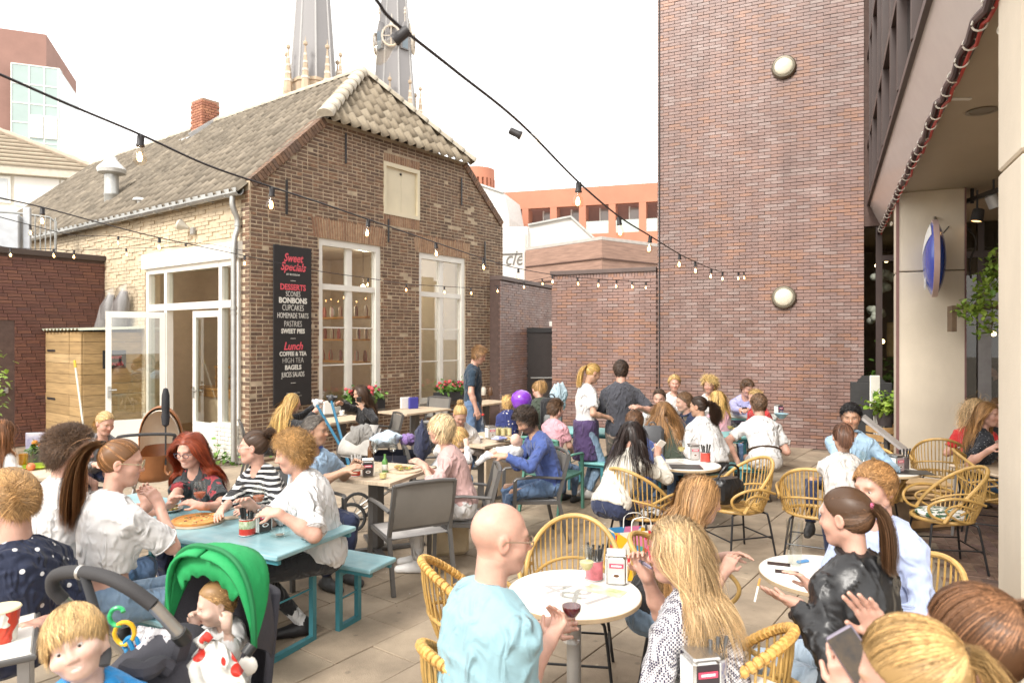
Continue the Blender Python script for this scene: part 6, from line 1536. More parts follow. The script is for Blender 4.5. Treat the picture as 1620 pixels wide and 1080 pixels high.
G_['curlm']=person('man with curly dark brown hair in white t-shirt beside the crop top girl',(112,712,4.12),55,0,1.06,hyaw=18,pitch=6,skin='fair',hair=('curly',(.085,.045,.022),dict(len=.06,curl=.006,vol=.03,n=2.0,w=.7,lift=.35)),top=('tee',f_white),bottom=('jeans',f_jean),seat=.47,Rr={'p':('b',.45,.1,.28)},L={'p':('b',.45,.1,.28)})
G_['red']=person('laughing woman with long red hair and glasses in dark flowered t-shirt',(300,712,5.05),248,0,.98,'f',hyaw=262,pitch=16,skin='fair',hair=('long',RD,dict(len=.34,vol=.03,part=.0,wave=.2)),top=('tee',f_floral),bottom=('jeans',f_navy),glasses=(.05,.05,.07),smile=True,seat=.47,L={'p':(318,800,4.66),'curl':.4,'fd':(-.8,-.2,.4)},Rr={'p':(268,800,4.66),'curl':.4,'fd':(.5,-.2,.6)})
G_['stripe']=person('woman in black and white striped top with dark hair tied up, looking left',(402,707,4.95),236,0,.98,'f',hyaw=186,pitch=0,skin='fair',hair=('bun',(.07,.038,.022),dict(tie=(-.09,0,.085),bunr=.042,hi=.2,hic=2)),top=('roll',f_stripe,dict(sleeve=1.5)),bottom=('jeans',f_black),glasses=(.6,.5,.45),seat=.47,Rr={'p':(352,806,4.55)},L={'p':(402,806,4.5)})
G_['curlb']=person('man with curly dark blond hair in loose white t-shirt on the blue bench',(463,716,4.45),204,0,1.02,hyaw=196,pitch=14,skin='fair',hair=('curly',(.36,.205,.075),dict(len=.055,curl=.0065,vol=.03,n=1.8,w=.75,lift=.4,hi=.3)),top=('tee',f_white,dict(loose=.03,sl=.012,hem=-.20,sleeve=.95,amp=.007)),bottom=('trousers',f_black,.78),shoes=(.015,.013,.014),sock=f_white,seat=.48,Rr={'p':(398,800,4.28)},L={'p':(440,812,4.06),'fd':(-.9,.2,0)},feet={1:('b',.42,.02,.085),-1:('b',.12,.14,.085)})
G_['dots']=person('man with swept blond hair in navy dotted t-shirt, cut off at the left edge',(12,794,3.25),160,0,1.12,hs=1.2,lean=.04,hyaw=166,pitch=10,skin='rosy',hair=('short',(.33,.19,.075),dict(len=.06,comb=(-.6,.25,.15),vol=.014,n=2.2,w=.75,lift=.04,mess=.15,hi=.35,hic=1.5,line=[-.03,-.01,.015,.03,.05,.07,.09])),top=('tee',f_dots,dict(sleeve=.9)),bottom=('jeans',f_navy),Rr={'p':(70,985,3.1),'e':(.6,-.3,-1)})
G_['tot']=person('laughing blond toddler in bright blue t-shirt biting a stroller strap',(122,1016,1.98),300,0,.66,pose='stand',hs=.86,hyaw=288,pitch=-6,roll=22,skin='baby',cat='toddler',hair=('short',(.46,.30,.13),dict(len=.05,comb=(.4,.0,-.2),vol=.012,n=2.2,w=.8,gw=.12,mess=.15,line=[-.07,-.06,-.02,.025,.05,.07,.085])),top=('tee',f_roy),bottom=('shorts',f_navy),smile=True)
G_['baby']=person('baby in white sitting in the stroller under the green hood',(343,953,2.66),240,0,.43,hs=.70,hyaw=214,pitch=14,skin='baby',cat='baby',seat=.60,hair=('short',(.42,.24,.10),dict(len=.022,comb=(-.5,0,.1),n=.9,vol=.003,hi=.4,line=[-.07,-.05,-.01,.03,.06,.085,.11])),top=('long',f_white,dict(sleeve=1.1)),bottom=('trousers',f_white),shoes=None,L={'p':(359,990,2.50),'curl':.95,'fd':(.1,.1,1),'e':(.3,-.6,-1)},Rr={'p':(308,985,2.62),'curl':.95,'fd':(-.2,-.1,1),'e':(-.6,-.2,-1)},feet={1:('b',.75,.14,1.25),-1:('b',.75,.14,1.25)})
G_['grey']=person('blonde woman in grey v-neck sweater looking down beside the leather pram',(166,669,7.2),326,1,.99,'f',hyaw=332,pitch=20,skin='fair',hair=('pony',(.56,.38,.17),dict(tie=(-.1,0,-.02),tail=.12)),top=('long',f_grey,dict(neck=.075,nf=.05)),bottom=('jeans',f_navy),Rr={'p':(150,735,6.9)},L={'p':(228,715,6.9)})
G_['edge']=person('woman with long brown hair in white top, half out of the left edge',(2,683,6.5),85,1,.97,'f',hyaw=75,hair=('long',(.20,.085,.035),dict(len=.33)),top=('tee',f_white),bottom=('jeans',f_jean))
G_['polo']=person('greying man in light blue polo shirt looking to the right',(499,681,5.7),322,1,1.0,hyaw=352,pitch=4,skin='warm',hair=('short',(.12,.105,.09),dict(len=.03,comb=(-.6,0,0),vol=.008,line=[-.07,-.05,-.01,.03,.06,.1,.12],hi=.4,hic=2)),top=('tee',f_sky,dict(collar=f_blue,fat=.02)),bottom=('trousers',f_navy),fat=.02,L={'p':(560,735,5.9)},Rr={'p':(545,745,5.45)})
G_['peach']=person('short haired blonde woman in peach top and white trousers at the lunch table',(698,679,5.95),184,1,1.0,'f',hyaw=184,pitch=4,skin='rosy',hair=('short',(.55,.42,.25),dict(len=.07,comb=(.4,.2,-.2),vol=.02,hi=.4)),top=('roll',f_peach),bottom=('trousers',f_white),shoes=(.7,.68,.66),L={'p':(672,738,5.75),'fd':(-.8,0,.5)},Rr={'p':(672,738,6.1),'fd':(-.8,0,.5)})
G_['kid']=person('small blond child behind the woman in peach, eating',(727,692,7.25),12,1,.66,hs=.86,hyaw=8,pitch=12,skin='baby',cat='child',seat=.5,hair=('short',(.58,.38,.16),dict(len=.07,comb=(.5,0,-.1),vol=.012)),top=('long',f_white),bottom=('jeans',f_jean),Rr={'p':(738,705,7.1),'e':(.2,-.6,-1)})
G_['bun']=person('woman with blonde topknot in pale jacket leaning forward over a child',(728,656,8.0),268,1,.98,'f',hyaw=285,pitch=38,skin='rosy',hair=('bun',(.48,.31,.13),dict(tie=(-.06,0,.11),bunr=.035)),top=('long',f_lgrey,dict(name='jacket')),bottom=('jeans',f_jean))
G_['dad']=person('bearded man in blue sweater cradling a baby and looking down',(832,664,6.75),196,1,1.02,hyaw=205,pitch=38,skin='tan',hair=('short',(.035,.022,.015),dict(len=.06,comb=(.2,.3,.4),vol=.03,beard=.8)),top=('long',f_blue),bottom=('jeans',f_jean),shoes=(.03,.03,.035),L={'p':(800,722,6.42),'fd':(-.9,.3,.1)},Rr={'p':(812,712,6.85),'fd':(-.9,-.2,.2)},feet={1:('b',.52,.05,.085),-1:('b',.36,.12,.085)})
G_['inf']=person('infant in white bodysuit held by the bearded father',(817,697,6.52),190,1,.38,hs=.62,hyaw=60,pitch=-30,skin='baby',cat='baby',seat=.84,lean=-.14,hair=None,top=('long',f_white),bottom=('trousers',f_white),shoes=None,feet={1:('b',.75,.1,2.1),-1:('b',.75,.1,2.1)})
G_['young']=person('young man in navy t-shirt and jeans standing by the old house corner',(758,561,10.5),352,1,1.06,pose='stand',hyaw=345,pitch=28,skin='fair',hair=('short',(.24,.13,.055),dict(len=.055,comb=(.3,.2,.5),vol=.02)),top=('tee',fabric('cloth_petrol',(.015,.035,.06))),bottom=('jeans',f_jean),Rr={'p':('b',.10,.24,-.06)},L={'p':('b',.06,.26,-.1)},feet={1:('b',.12,.1,.085),-1:('b',-.1,.09,.085)})
G_['wtrs']=person('waitress with blonde ponytail in white t-shirt and purple apron',(938,590,8.62),12,1,.98,'f',pose='stand',hyaw=18,pitch=26,skin='tan',hair=('pony',(.52,.33,.11),dict(tie=(-.108,0,.04),tail=.30,tdir=(-.8,0,-.3))),top=('tee',f_white),bottom=('jeans',f_jeanm),apron=f_purp,shoes=(.6,.58,.55),Rr={'p':(962,660,8.42)},L={'p':(972,655,8.75)})
G_['wtr']=person('waiter with dark hair in charcoal shirt and brown shorts, back to the camera',(982,586,8.6),82,1,1.05,pose='stand',hyaw=88,skin='rosy',hair=('short',(.05,.03,.02),dict(len=.035,vol=.012)),top=('tee',f_char,dict(hem=-.12,sleeve=.85,collar=f_char,loose=.02)),bottom=('shorts',f_khaki),shoes=(.05,.05,.06),Rr={'p':(1012,645,8.25),'e':(.8,-.2,-.8)},L={'p':('b',.25,.1,.28)})
G_['boy']=person('brown haired boy in pink t-shirt on the green chair, facing away',(880,646,8.2),48,1,.80,hs=.92,hyaw=35,hair=('short',(.10,.055,.03),dict(len=.05)),cat='child',top=('tee',f_pink),bottom=('jeans',f_jean))
G_['todl']=person('blond toddler in dotted navy dress beside the purple balloon',(803,637,9.3),110,1,.66,pose='stand',hs=.84,hyaw=100,skin='baby',cat='toddler',hair=('short',(.55,.36,.14),dict(len=.06,vol=.01)),top=('tee',f_dotk,dict(hem=-.3,loose=.03)),bottom=('trousers',f_navy))
G_['bend']=person('woman with brown blond hair bending forward, wearing a black backpack',(851,617,9.8),105,1,1.0,'f',pose='stand',lean=.16,hyaw=110,pitch=40,hair=('pony',(.34,.20,.08),dict(tie=(-.1,0,.03),tail=.2)),top=('long',f_green,dict(name='jacket',loose=.03)),bottom=('jeans',f_black))
G_['blk']=person('woman in black with very long straight blonde hair by the menu board',(463,636,9.3),18,1,.98,'f',hyaw=22,pitch=8,hair=('long',(.50,.32,.11),dict(len=.50,n=1.2,wave=.08)),top=('long',f_black),bottom=('jeans',f_black),Rr={'p':(497,652,9.2)},L={'p':(500,640,9.6)})
G_['phw']=person('smiling woman in black with wavy dark brown hair holding a phone',(570,622,10.0),222,1,.98,'f',hyaw=218,pitch=14,skin='tan',hair=('long',(.065,.035,.02),dict(len=.36,n=1.2)),top=('long',f_black),bottom=('jeans',f_black),smile=True,L={'p':(574,646,9.75),'fd':(-.4,0,.8)},Rr={'p':(535,636,9.6)})
G_['wjac']=person('woman with long straight black hair in white jacket, seen from behind',(1000,688,6.2),48,1,1.0,'f',hyaw=62,pitch=6,hair=('long',(.022,.014,.012),dict(len=.34,n=1.5,wave=.05)),top=('long',f_offw,dict(name='jacket',loose=.022)),bottom=('jeans',f_navy),Rr={'p':(1040,722,6.3),'fd':(.2,.4,.8)},L={'p':('b',.35,.1,.25)})
G_['blu']=person('man in dark blue shirt mostly hidden behind the black haired woman',(1004,668,7.2),85,1,1.0,hair=('short',(.12,.06,.03),dict(len=.04)),top=('tee',f_blue),bottom=('jeans',f_jean))
G_['back']=person('woman with long light brown hair in dark sleeveless top, seen from behind',(1049,651,8.1),92,1,1.0,'f',hyaw=98,skin='tan',hair=('long',(.24,.125,.05),dict(len=.46,n=1.5,wave=.06,hi=.35)),top=('tank',f_green),bottom=('jeans',f_jean),seat=.47)
G_['whs']=person('man in white shirt with receding hair facing the camera',(1043,630,9.7),262,1,1.0,hyaw=250,pitch=12,skin='rosy',hair=('short',(.10,.06,.04),dict(len=.025,line=[-.07,-.06,-.02,.04,.07,.1,.12])),top=('tee',f_white,dict(collar=f_white)),bottom=('jeans',f_jean),seat=.47)
G_['npolo']=person('man in navy polo with short brown hair, in left profile',(1082,636,9.0),192,1,1.02,hyaw=184,skin='rosy',hair=('short',(.15,.085,.045),dict(len=.03)),top=('tee',f_navy,dict(collar=f_navy)),bottom=('jeans',f_jean),seat=.47)
G_['blf']=person('blonde woman in white facing the camera beside the tall wall',(1067,606,10.6),268,1,1.0,'f',hyaw=262,hair=('short',(.52,.34,.14),dict(len=.05,comb=(-.4,.3,0))),top=('tee',f_white),bottom=('jeans',f_black),seat=.47)
G_['curlp']=person('woman in white blouse with dark curly ponytail, seen from behind',(1105,643,8.05),112,1,1.0,'f',hyaw=142,pitch=6,skin='tan',hair=('pony',(.04,.022,.014),dict(tie=(-.105,0,.03),tail=.30,tcurl=.018,spread=.3,tailn=1.2)),top=('long',f_white,dict(name='blouse',loose=.028,sl=.014,sleeve=1.6)),bottom=('trousers',f_black),seat=.47)
G_['curlg']=person('woman with curly blond hair facing the camera, hand near her mouth',(1122,609,10.6),262,1,.97,'f',hyaw=235,hair=('curly',(.55,.39,.16),dict(len=.09,curl=.008,vol=.03,lift=.5)),top=('tank',f_white),bottom=('jeans',f_black),Rr={'p':(1110,640,10.3)},seat=.47)
G_['pinkg']=person('girl with blonde hair in pink top, back to the camera',(1134,631,9.2),118,1,.90,'f',hyaw=130,hair=('long',(.55,.35,.12),dict(len=.25,n=1.2)),top=('tee',f_pink),bottom=('jeans',f_jean),seat=.47)
G_['lilac']=person('man in lilac blue sweater looking down at a phone by the wall',(1182,613,10.9),262,1,1.03,hyaw=285,pitch=26,skin='rosy',hair=('short',(.10,.055,.03),dict(len=.05,vol=.02)),top=('long',f_iris),bottom=('jeans',f_navy),seat=.47,L={'p':(1182,648,10.5)},Rr={'p':(1172,648,10.5)})
G_['redt']=person('blond person in red top hidden behind the man in white',(1194,629,9.9),196,1,.92,hair=('short',(.52,.36,.16),dict(len=.08)),top=('tee',f_red),bottom=('jeans',f_jean),seat=.47)
G_['wbk']=person('broad man in white t-shirt and grey trousers with brown belt, seen from behind',(1200,640,8.35),82,1,1.05,hyaw=95,skin='rosy',hair=('short',(.14,.08,.045),dict(len=.025)),top=('tee',f_white),bottom=('trousers',f_lgrey),seat=.47,L={'p':(1166,728,8.2),'e':(-.9,-.3,-.4)},Rr={'p':('b',.3,.1,.2)})
G_['denim']=person('man with short black curly hair in denim shirt facing the camera',(1346,659,6.6),238,1,1.0,hyaw=243,pitch=10,skin='warm',hair=('curly',(.014,.012,.012),dict(len=.035,curl=.004,vol=.016)),top=('long',f_denimsh,dict(name='shirt',collar=f_denimsh)),bottom=('trousers',f_navy),knees={-1:(-1,-.3,1.2)},feet={-1:('b',.5,.3,.25)},L={'p':(1395,735,6.3)},Rr={'p':(1365,735,6.3)})
G_['lean']=person('woman in pale t-shirt with brown clipped hair leaning forward, seen from behind',(1334,692,5.85),64,1,1.0,'f',hyaw=70,pitch=22,lean=.32,skin='tan',hair=('pony',(.11,.05,.028),dict(tie=(-.105,0,.05),tail=.2,tailn=1,spread=.1)),top=('tee',f_lgrey),bottom=('jeans',f_navy),Rr={'p':(1370,755,6.0)},L={'p':(1340,745,6.3)})
G_['smil']=person('smiling woman in speckled dark tee and jeans beyond the beige column',(1563,655,7.0),335,1,.99,'f',hyaw=300,pitch=6,hair=('long',(.30,.16,.06),dict(len=.32)),top=('tee',f_spk),bottom=('jeans',fabric('denim_bright',(.08,.20,.42))),smile=True,Rr={'p':(1565,712,6.7)},L={'p':(1580,700,7.2)})
G_['frz']=person('woman with frizzy blond curls and red top, back to the camera',(1543,651,8.1),55,1,1.0,'f',hair=('curly',(.55,.38,.20),dict(len=.22,curl=.010,vol=.045,gw=.35,n=1.7,lift=.3)),top=('tee',f_red),bottom=('jeans',f_jean))
G_['brb']=person('person with brown hair partly hidden by the near column',(1580,646,8.7),235,1,1.0,hair=('short',(.16,.09,.045),dict(len=.06)),top=('tee',f_black),bottom=('jeans',f_jean))
G_['staff']=person('person dressed in black standing inside the restaurant doorway',(1573,585,12.4),160,2,1.0,pose='stand',hair=('short',(.06,.035,.02),dict(len=.04)),top=('tee',f_black),bottom=('trousers',f_black))
# festoon lights
m_cable=M('festoon_cable',(.018,.014,.018),.5,var=0)
m_bulb=glassmat('bulb_glass',(1,.96,.9),base=.04,cap=.3)
m_fil=M('filament',(1,.52,.18),.5,var=0,emit=14)
bulb_s=MB().lathe([(.0,.05),(.014,.05),(.016,.042),(.016,.01),(.019,.003),(.019,-.004),(0,-.004)],10).mesh('socket',True);bulb_s.materials.append(M('socket_black',(.02,.017,.018),.5,var=0))
bulb_g=MB().lathe([(.014,-.005),(.017,-.022),(.027,-.042),(.031,-.06),(.028,-.078),(.016,-.090),(0,-.094)],14).mesh('bulb_glass',True);bulb_g.materials.append(m_bulb)
bulb_f=MB().lathe([(.0,-.028),(.006,-.034),(.012,-.055),(.009,-.072),(0,-.076)],8).mesh('filament',True);bulb_f.materials.append(m_fil)
def festoon(label,pts,bulbs,blabel,r=.0055,tilt=None):
 P=crom([W(*p)for p in pts],14);tag(obj('festoon_cable',MB().tube(P,r,6),m_cable,smooth=True),label,'cable','festoon cables over the terrace')
 for i,(bx_,by_)in enumerate(bulbs):
  q=min(P,key=lambda v:(proj(v)[0]-bx_)**2+.15*(proj(v)[1]-by_)**2);e=W(bx_,proj(q)[1],q.y)
  t=thing('festoon_bulb',blabel,'light bulb',(e.x,e.y,q.z-.052),random.uniform(0,6),'festoon bulbs')
  for nm,me in(('socket',bulb_s),('bulb_glass',bulb_g),('filament',bulb_f)):
   if by_<60 and nm=='filament':continue
   o=bpy.data.objects.new(nm,me);COL.objects.link(o);o.parent=t
  t.rotation_euler=(random.uniform(-.12,.12),random.uniform(-.12,.12)+(1.0 if by_<60 else-1.2 if by_==197 else 0),0)
 return P
festoon('festoon cable sweeping from the top left across the gable to the tall plum wall',[(-60,92,2.35),(0,118,2.5),(110,166,2.8),(222,213,3.2),(330,262,3.6),(430,296,4.0),(510,322,4.6),(582,347,5.2),(690,384,6.6),(765,409,8),(822,425,9.2),(905,438,11.),(1032,447,13.2)],[(222,225),(430,310),(582,360),(690,390),(765,415),(820,430),(874,440),(914,445),(947,448),(975,450),(1000,450),(1022,450)],'clear bulb on the festoon cable that sweeps from top left across the gable')
festoon('festoon cable dropping steeply from the top of the picture to the tall plum wall',[(540,-66,1.75),(595,0,1.9),(625,36,2.0),(720,112,2.4),(823,195,2.9),(915,288,3.7),(980,343,4.7),(1028,373,5.6),(1075,402,7.0),(1100,414,8.0),(1125,425,9.3),(1143,430,10.5),(1165,431,11.8),(1181,430,12.7)],[(625,36),(823,197),(915,290),(980,345),(1028,376),(1075,402),(1100,414),(1125,425),(1143,430),(1168,430),(1177,430)],'clear bulb on the festoon cable dropping from the top of the picture')
festoon('festoon cable running low across the house windows from the left edge',[(-20,309,4.6),(67,328,5.2),(160,353,6.2),(252,376,7.4),(385,404,9.0),(500,428,10.2),(582,440,11.0),(643,449,11.8),(703,453,12.5),(745,455,13.),(787,452,13.6),(830,446,14),(862,440,14.2),(905,432,14.6)],[(67,330),(252,380),(387,410),(582,440),(643,450),(703,453),(745,455),(787,452),(829,447),(858,443)],'clear bulb on the low festoon cable crossing the house windows')
festoon('festoon cable along the side wall of the old house under the gutter',[(-20,338,8.5),(48,356,9.2),(117,372,10),(187,374,10.8),(262,383,11.2),(330,386,11),(392,398,10.7)],[(48,357),(187,375),(294,386)],'clear bulb on the festoon cable along the house side wall')
festoon('sagging festoon cable above the flat roof of the brick annex',[(-20,384,9.5),(17,392,10),(85,394,10.6),(117,396,11),(200,393,11.6),(290,390,11.4),(317,384,11.3)],[(17,392),(85,394),(117,396),(200,393)],'clear bulb on the sagging festoon cable above the brick annex')
# signs
bd_=thing('menu_board','tall dark menu board with white and pink lettering on the old house gable','sign',MwH@Vector((.78,-.035,0)),rotz(GD))
obj('board',MB().bbox(-.37,.37,-.0,.022,.87,3.53,.004),M('board_black',(.022,.021,.022),.5,var=.15),bd_)
m_txw=M('lettering_white',(.72,.70,.64),.6,var=0);m_txp=M('lettering_pink',(.70,.10,.13),.6,var=0)
bz=lambda y:3.53-(y-389)/254*2.66
rows=[('Sweet',408,.19,m_txp,.30,.78,.004),('Specials',422,.19,m_txp,.30,.82,.004),('BY BLOSSOM',434,.045,m_txw,0,1,0),('—',443,.12,m_txw,0,.8,0),('DESSERTS',454.4,.135,m_txp,0,.86,.004),('SCONES',465,.125,m_txw,0,.62,-.001),('BONBONS',475.5,.125,m_txw,0,.92,.005),('CUPCAKES',487,.14,m_txw,0,.62,-.001),('HOMEMADE TARTS',499.4,.125,m_txw,0,.56,0),('PASTRIES',512.7,.14,m_txw,0,.62,-.002),('SWEET PIES',524,.105,m_txw,0,.86,.004),('—',534.8,.12,m_txw,0,.8,0),('Lunch',548,.18,m_txp,.30,.85,.004),('COFFEE & TEA',560,.10,m_txw,0,.82,.003),('HIGH TEA',570.6,.13,m_txw,0,.72,-.003),('BAGELS',581.7,.105,m_txw,0,.9,.004),('JUICES SALADS',593,.12,m_txw,0,.56,0),('—',605.6,.12,m_txw,0,.8,0),('— — — —',622,.06,m_txw,0,.9,0),('— — — — —',627,.06,m_txw,0,.9,0)]
for b_,y_,s_,m_,sh_,sx_,bo_ in rows:text(b_,s_,m_,bd_,(0,-.003,bz(y_)),name='lettering',shear=sh_,sx=sx_,bold=bo_,ext=.001)
ls=thing('hanging_sign','blue lens-shaped hanging light box with white letters beside the beige column','sign',W(1478,409,8.6),0)
X=Matrix.Rotation(R(152),4,'Z')@Matrix.Rotation(R(90),4,'Y')
dr_=.47/math.sin(1.0)
for s_,nm in((1,'blue_face'),(-1,'blue_face')):
 obj(nm,MB().lathe([(dr_*math.sin(a),s_*(.025+.10*(math.cos(a)-math.cos(1.))/(1-math.cos(1.))))for a in[i/8 for i in range(9)]],32,X),M('sign_blue',(.012,.06,.42),.25,var=.03,coat=.4),ls,True)
obj('rim',MB().lathe([(.46,-.03),(.485,-.03),(.485,.03),(.46,.03)],36,X),M('sign_rim',(.50,.36,.33),.4),ls,True)
def on_dome(a,rad,h=.004):
 z=.025+.10*(math.cos(math.asin(min(rad/dr_,1)))-math.cos(1.))/(1-math.cos(1.))+h
 return X@Vector((rad*math.cos(a),rad*math.sin(a),z))
m_sw=M('sign_white',(.8,.8,.78),.4,var=0)
obj('white_band',MB().add([tuple(on_dome(a,r_))for r_ in(.06,.14,.22,.30,.37,.43)for a in[R(128+7*i)for i in range(16)]],[(16*j+i,16*j+i+1,16*j+17+i,16*j+16+i)for j in range(5)for i in range(15)]),m_sw,ls,True)
for ch_,a_ in(('E',-28),('N',2)):
 p_=on_dome(R(a_),.30,.008);o=text(ch_,.27,m_sw if ch_!='B' else MATS['sign_blue'],ls,tuple(p_),name='lettering',ext=.002,bold=.006)
 o.matrix_local=Matrix.Translation(p_)@X.to_3x3().to_4x4()@Matrix.Rotation(R(90),4,'Z')
tag(obj('sign_bracket',MB().tube([W(1478,352,8.6),W(1480,348,8.7),W(1479,340,9.3)],.015,6).tube(crom([W(1485,375,8.65),W(1500,360,8.9),W(1515,335,9.2)],5),.008,6),m_dark,smooth=True),'thin dark bracket and wire holding the blue sign','bracket')
for(a_,b_,lb_)in((1456,391,'small square wall plate left of the blue sign'),(1460,447,'small flat wall plate below left of the blue sign')):
 tag(obj('wall_plate',MB().bbox(-.04,.04,-.012,.0,-.03,.03,.003),m_beige,loc=W(a_,b_,9.42),rot=(0,0,rotz((.9071,-.4208)))),lb_,'plate')
 # soffit fittings, ivy, entrance clutter
dl=W(1553,210,5.85);tag(obj('downlight',MB().lathe([(0,0),(.11,0),(.12,-.012),(.09,-.014),(.085,-.004),(0,-.004)],24),M('downlight_grey',(.22,.19,.15),.5),loc=(dl.x,dl.y,3.95),smooth=True),'round recessed downlight in the arcade ceiling','light')
dl=W(1520,183,5.55);tag(obj('ceiling_plate',MB().bbox(-.08,.08,-.02,.02,-.012,0,.003),m_white,loc=(dl.x,dl.y,3.948)),'small pale strip plate on the arcade ceiling','plate')
for k,(px_,py_)in enumerate(((1583,47),(1410,354))):
 d_=3.85 if k==0 else 9.6
 t=tag(obj('hook_ring',MB().tube([Vector((0,.022*math.cos(a),.022*math.sin(a)))for a in[i*math.pi/6 for i in range(12)]],.006,6,closed=True).tube([(0,.02,0),(.03,.05,0)],.006,6),M('hook_pale',(.6,.55,.45),.5),loc=W(px_,py_,d_),smooth=True),('pale ring hook screwed into the near column','pale ring hook on the far beige column under the fascia')[k],'hook')
for k,(px_,py_,d_)in enumerate(((1546,343,8.7),(1572,320,8.4))):
 t=thing('spotlight',('black spotlight with warm glow hanging beside the column','grey spotlight tilted on the rail near the ceiling')[k],'spotlight',W(px_,py_,d_))
 X_=Matrix.Rotation(R((12,-28)[k]),4,'Y')
 obj('lamp_body',MB().lathe([(.05,.10),(.065,.09),(.075,-.06),(.065,-.065),(.06,-.05),(0,-.05)],18,X_),m_dark if k==0 else M('duct_grey',(.5,.52,.54),.45,.3),t,True)
 if k==0:obj('lamp_glow',MB().lathe([(0,-.052),(.058,-.052),(.058,-.049),(0,-.049)],16,X_),M('warm_glow',(1,.55,.2),.5,var=0,emit=2.2),t)
 obj('stem',MB().tube([(0,0,.08),(0,0,.34)],.012,6),m_dark,t,True)
tag(obj('lighting_rail',MB().bar(W(1520,322,9.2),W(1580,300,8.2),.05,.05).bar(W(1538,296,8.9),W(1538,322,8.9),.03,.03),m_dark),'dark lighting rail under the arcade ceiling behind the column','rail')
tag(obj('cable',MB().tube(crom([W(1520,350,9.1),W(1540,372,9),W(1543,390,9),W(1534,415,9),W(1536,440,9)],6),.014,6),m_dark,smooth=True),'thick drooping dark cable beside the ivy','cable')
iv=thing('ivy_plant','trailing green ivy hanging over a wooden shelf between the columns','plant',W(1555,455,8.2))
def ivf(r_):
 t=r_.random();c=[(28,-58),(22,-30),(8,0),(-12,28),(-28,38)];i=min(int(t*4),3);u_=t*4-i
 x=c[i][0]*(1-u_)+c[i+1][0]*u_+r_.gauss(0,8);y=c[i][1]*(1-u_)+c[i+1][1]*u_+r_.gauss(0,9)
 if r_.random()<.2:x,y=r_.uniform(-10,25),r_.uniform(20,75)
 return(x*8.2/F,r_.gauss(0,.09),-y*8.2/F)
obj('leaf_clump',leaves(520,ivf,.075,3),m_leafy,iv)
obj('stem',MB().tube(crom([(.2,.05,.45),(.15,0,.2),(.05,.0,0),(-.12,0,-.22),(-.2,0,-.3)],5),.008,5).tube(crom([(.1,.03,-.1),(.12,0,-.3),(.1,0,-.55)],4),.006,5),M('ivy_stem',(.12,.09,.04),.8),iv,True)
tag(obj('plank_shelf',MB().box(-.25,.5,-.15,.15,-.02,.02).box(-.25,-.2,-.15,.15,-.3,-.02),M('shelf_dark_wood',(.14,.09,.05),.7,var=.3),loc=W(1540,486,8.4),rot=(0,0,-.4)),'rough dark wooden shelf carrying the ivy','shelf')
gl=thing('globe_cluster','cluster of pale round paper globes inside the restaurant window','lamp',W(1398,450,12.6));g_=0
for k in range(26):
 px_,py_=random.uniform(-18,22),random.uniform(-22,8)+(0 if k<15 else 52);obj('globe',MB().sphere((px_*12.6/F,random.uniform(-.1,.3),-py_*12.6/F),random.uniform(.055,.085),12,8),M('paper_globe',(.55,.58,.48),.6,var=.1),gl,True)
ab=thing('chalk_board','black A-shaped chalkboard leaning by the restaurant window','sign',W(1378,690,10.6)*Vector((1,1,0)),rotz((.9,-.42)))
obj('board',MB().bbox(-.29,.29,-.02,.02,.25,1.32,.01).prism([(-.2,1.32),(.2,1.32),(.12,1.42),(-.12,1.42)],-.02,.02),M('chalk_black',(.03,.03,.03),.6,var=.2),ab)
obj('leg',MB().bar((-.25,0,0),(-.25,0,.25),.04,.03).bar((.25,0,0),(.25,0,.25),.04,.03),m_dark,ab)
wc=thing('folded_rack','white folded slatted rack leaning beside the chalkboard','rack',W(1388,690,10.0)*Vector((1,1,0)))
for k in range(5):obj('slat',MB().bar((-.10+k*.045,-.1,.1),(.02+k*.028,.12,1.05),.022,.015),m_white,wc)
obj('top_board',MB().bbox(-.05,.1,.1,.13,.95,1.45,.01),m_white,wc);obj('green_motif',MB().sphere((.03,.095,1.15),(.05,.006,.07),8,6),m_leaf,wc)
ptp=W(1400,655,9.9);pp=thing('potted_plant','bright yellow green potted plant on wooden crates by the entrance','plant',ptp)
obj('pot',MB().lathe([(.09,-.16),(.12,.03),(.11,.03),(.0,.0)],16),M('pot_dark',(.06,.05,.05),.6),pp,True)
obj('leaf_clump',leaves(230,lambda r_:(r_.gauss(0,.11),r_.gauss(0,.1),.05+abs(r_.gauss(0,.13))),.09,5),m_leafy,pp)
for k,zz in enumerate((.02,.40)):
 c_=thing('wooden_crate',('wooden crate on the ground below the yellow green plant','upper wooden crate directly below the yellow green plant')[k],'crate',(ptp.x+.06,ptp.y,zz),.3,'crates by the entrance')
 for j in range(3):
  obj('slat',MB().box(-.24,.24,-.17,-.155,.01+j*.115,.10+j*.115),M('crate_wood',(.40,.24,.10),.7,var=.3,vs=8),c_);obj('slat',MB().box(-.255,-.241,-.17,.17,.01+j*.115,.10+j*.115),M('crate_wood',(.40,.24,.10),.7),c_);obj('slat',MB().box(.241,.255,-.17,.17,.01+j*.115,.10+j*.115),M('crate_wood',(.40,.24,.10),.7),c_)
 obj('bottom_board',MB().box(-.24,.24,-.15,.17,0,.012),M('crate_wood',(.40,.24,.10),.7),c_)
mn=thing('menu_stand','slanted grey menu lectern between the denim shirt man and the plant','stand',W(1403,745,8.6)*Vector((1,1,0)),.5)
obj('post',MB().bar((0,0,0),(0,0,.75),.05,.05),m_grey,mn);obj('panel',MB().bar((.12,-.25,.55),(-.12,.25,1.0),.30,.03),M('lectern_grey',(.38,.36,.35),.4),mn)
pb=W(1455,783,7.3)
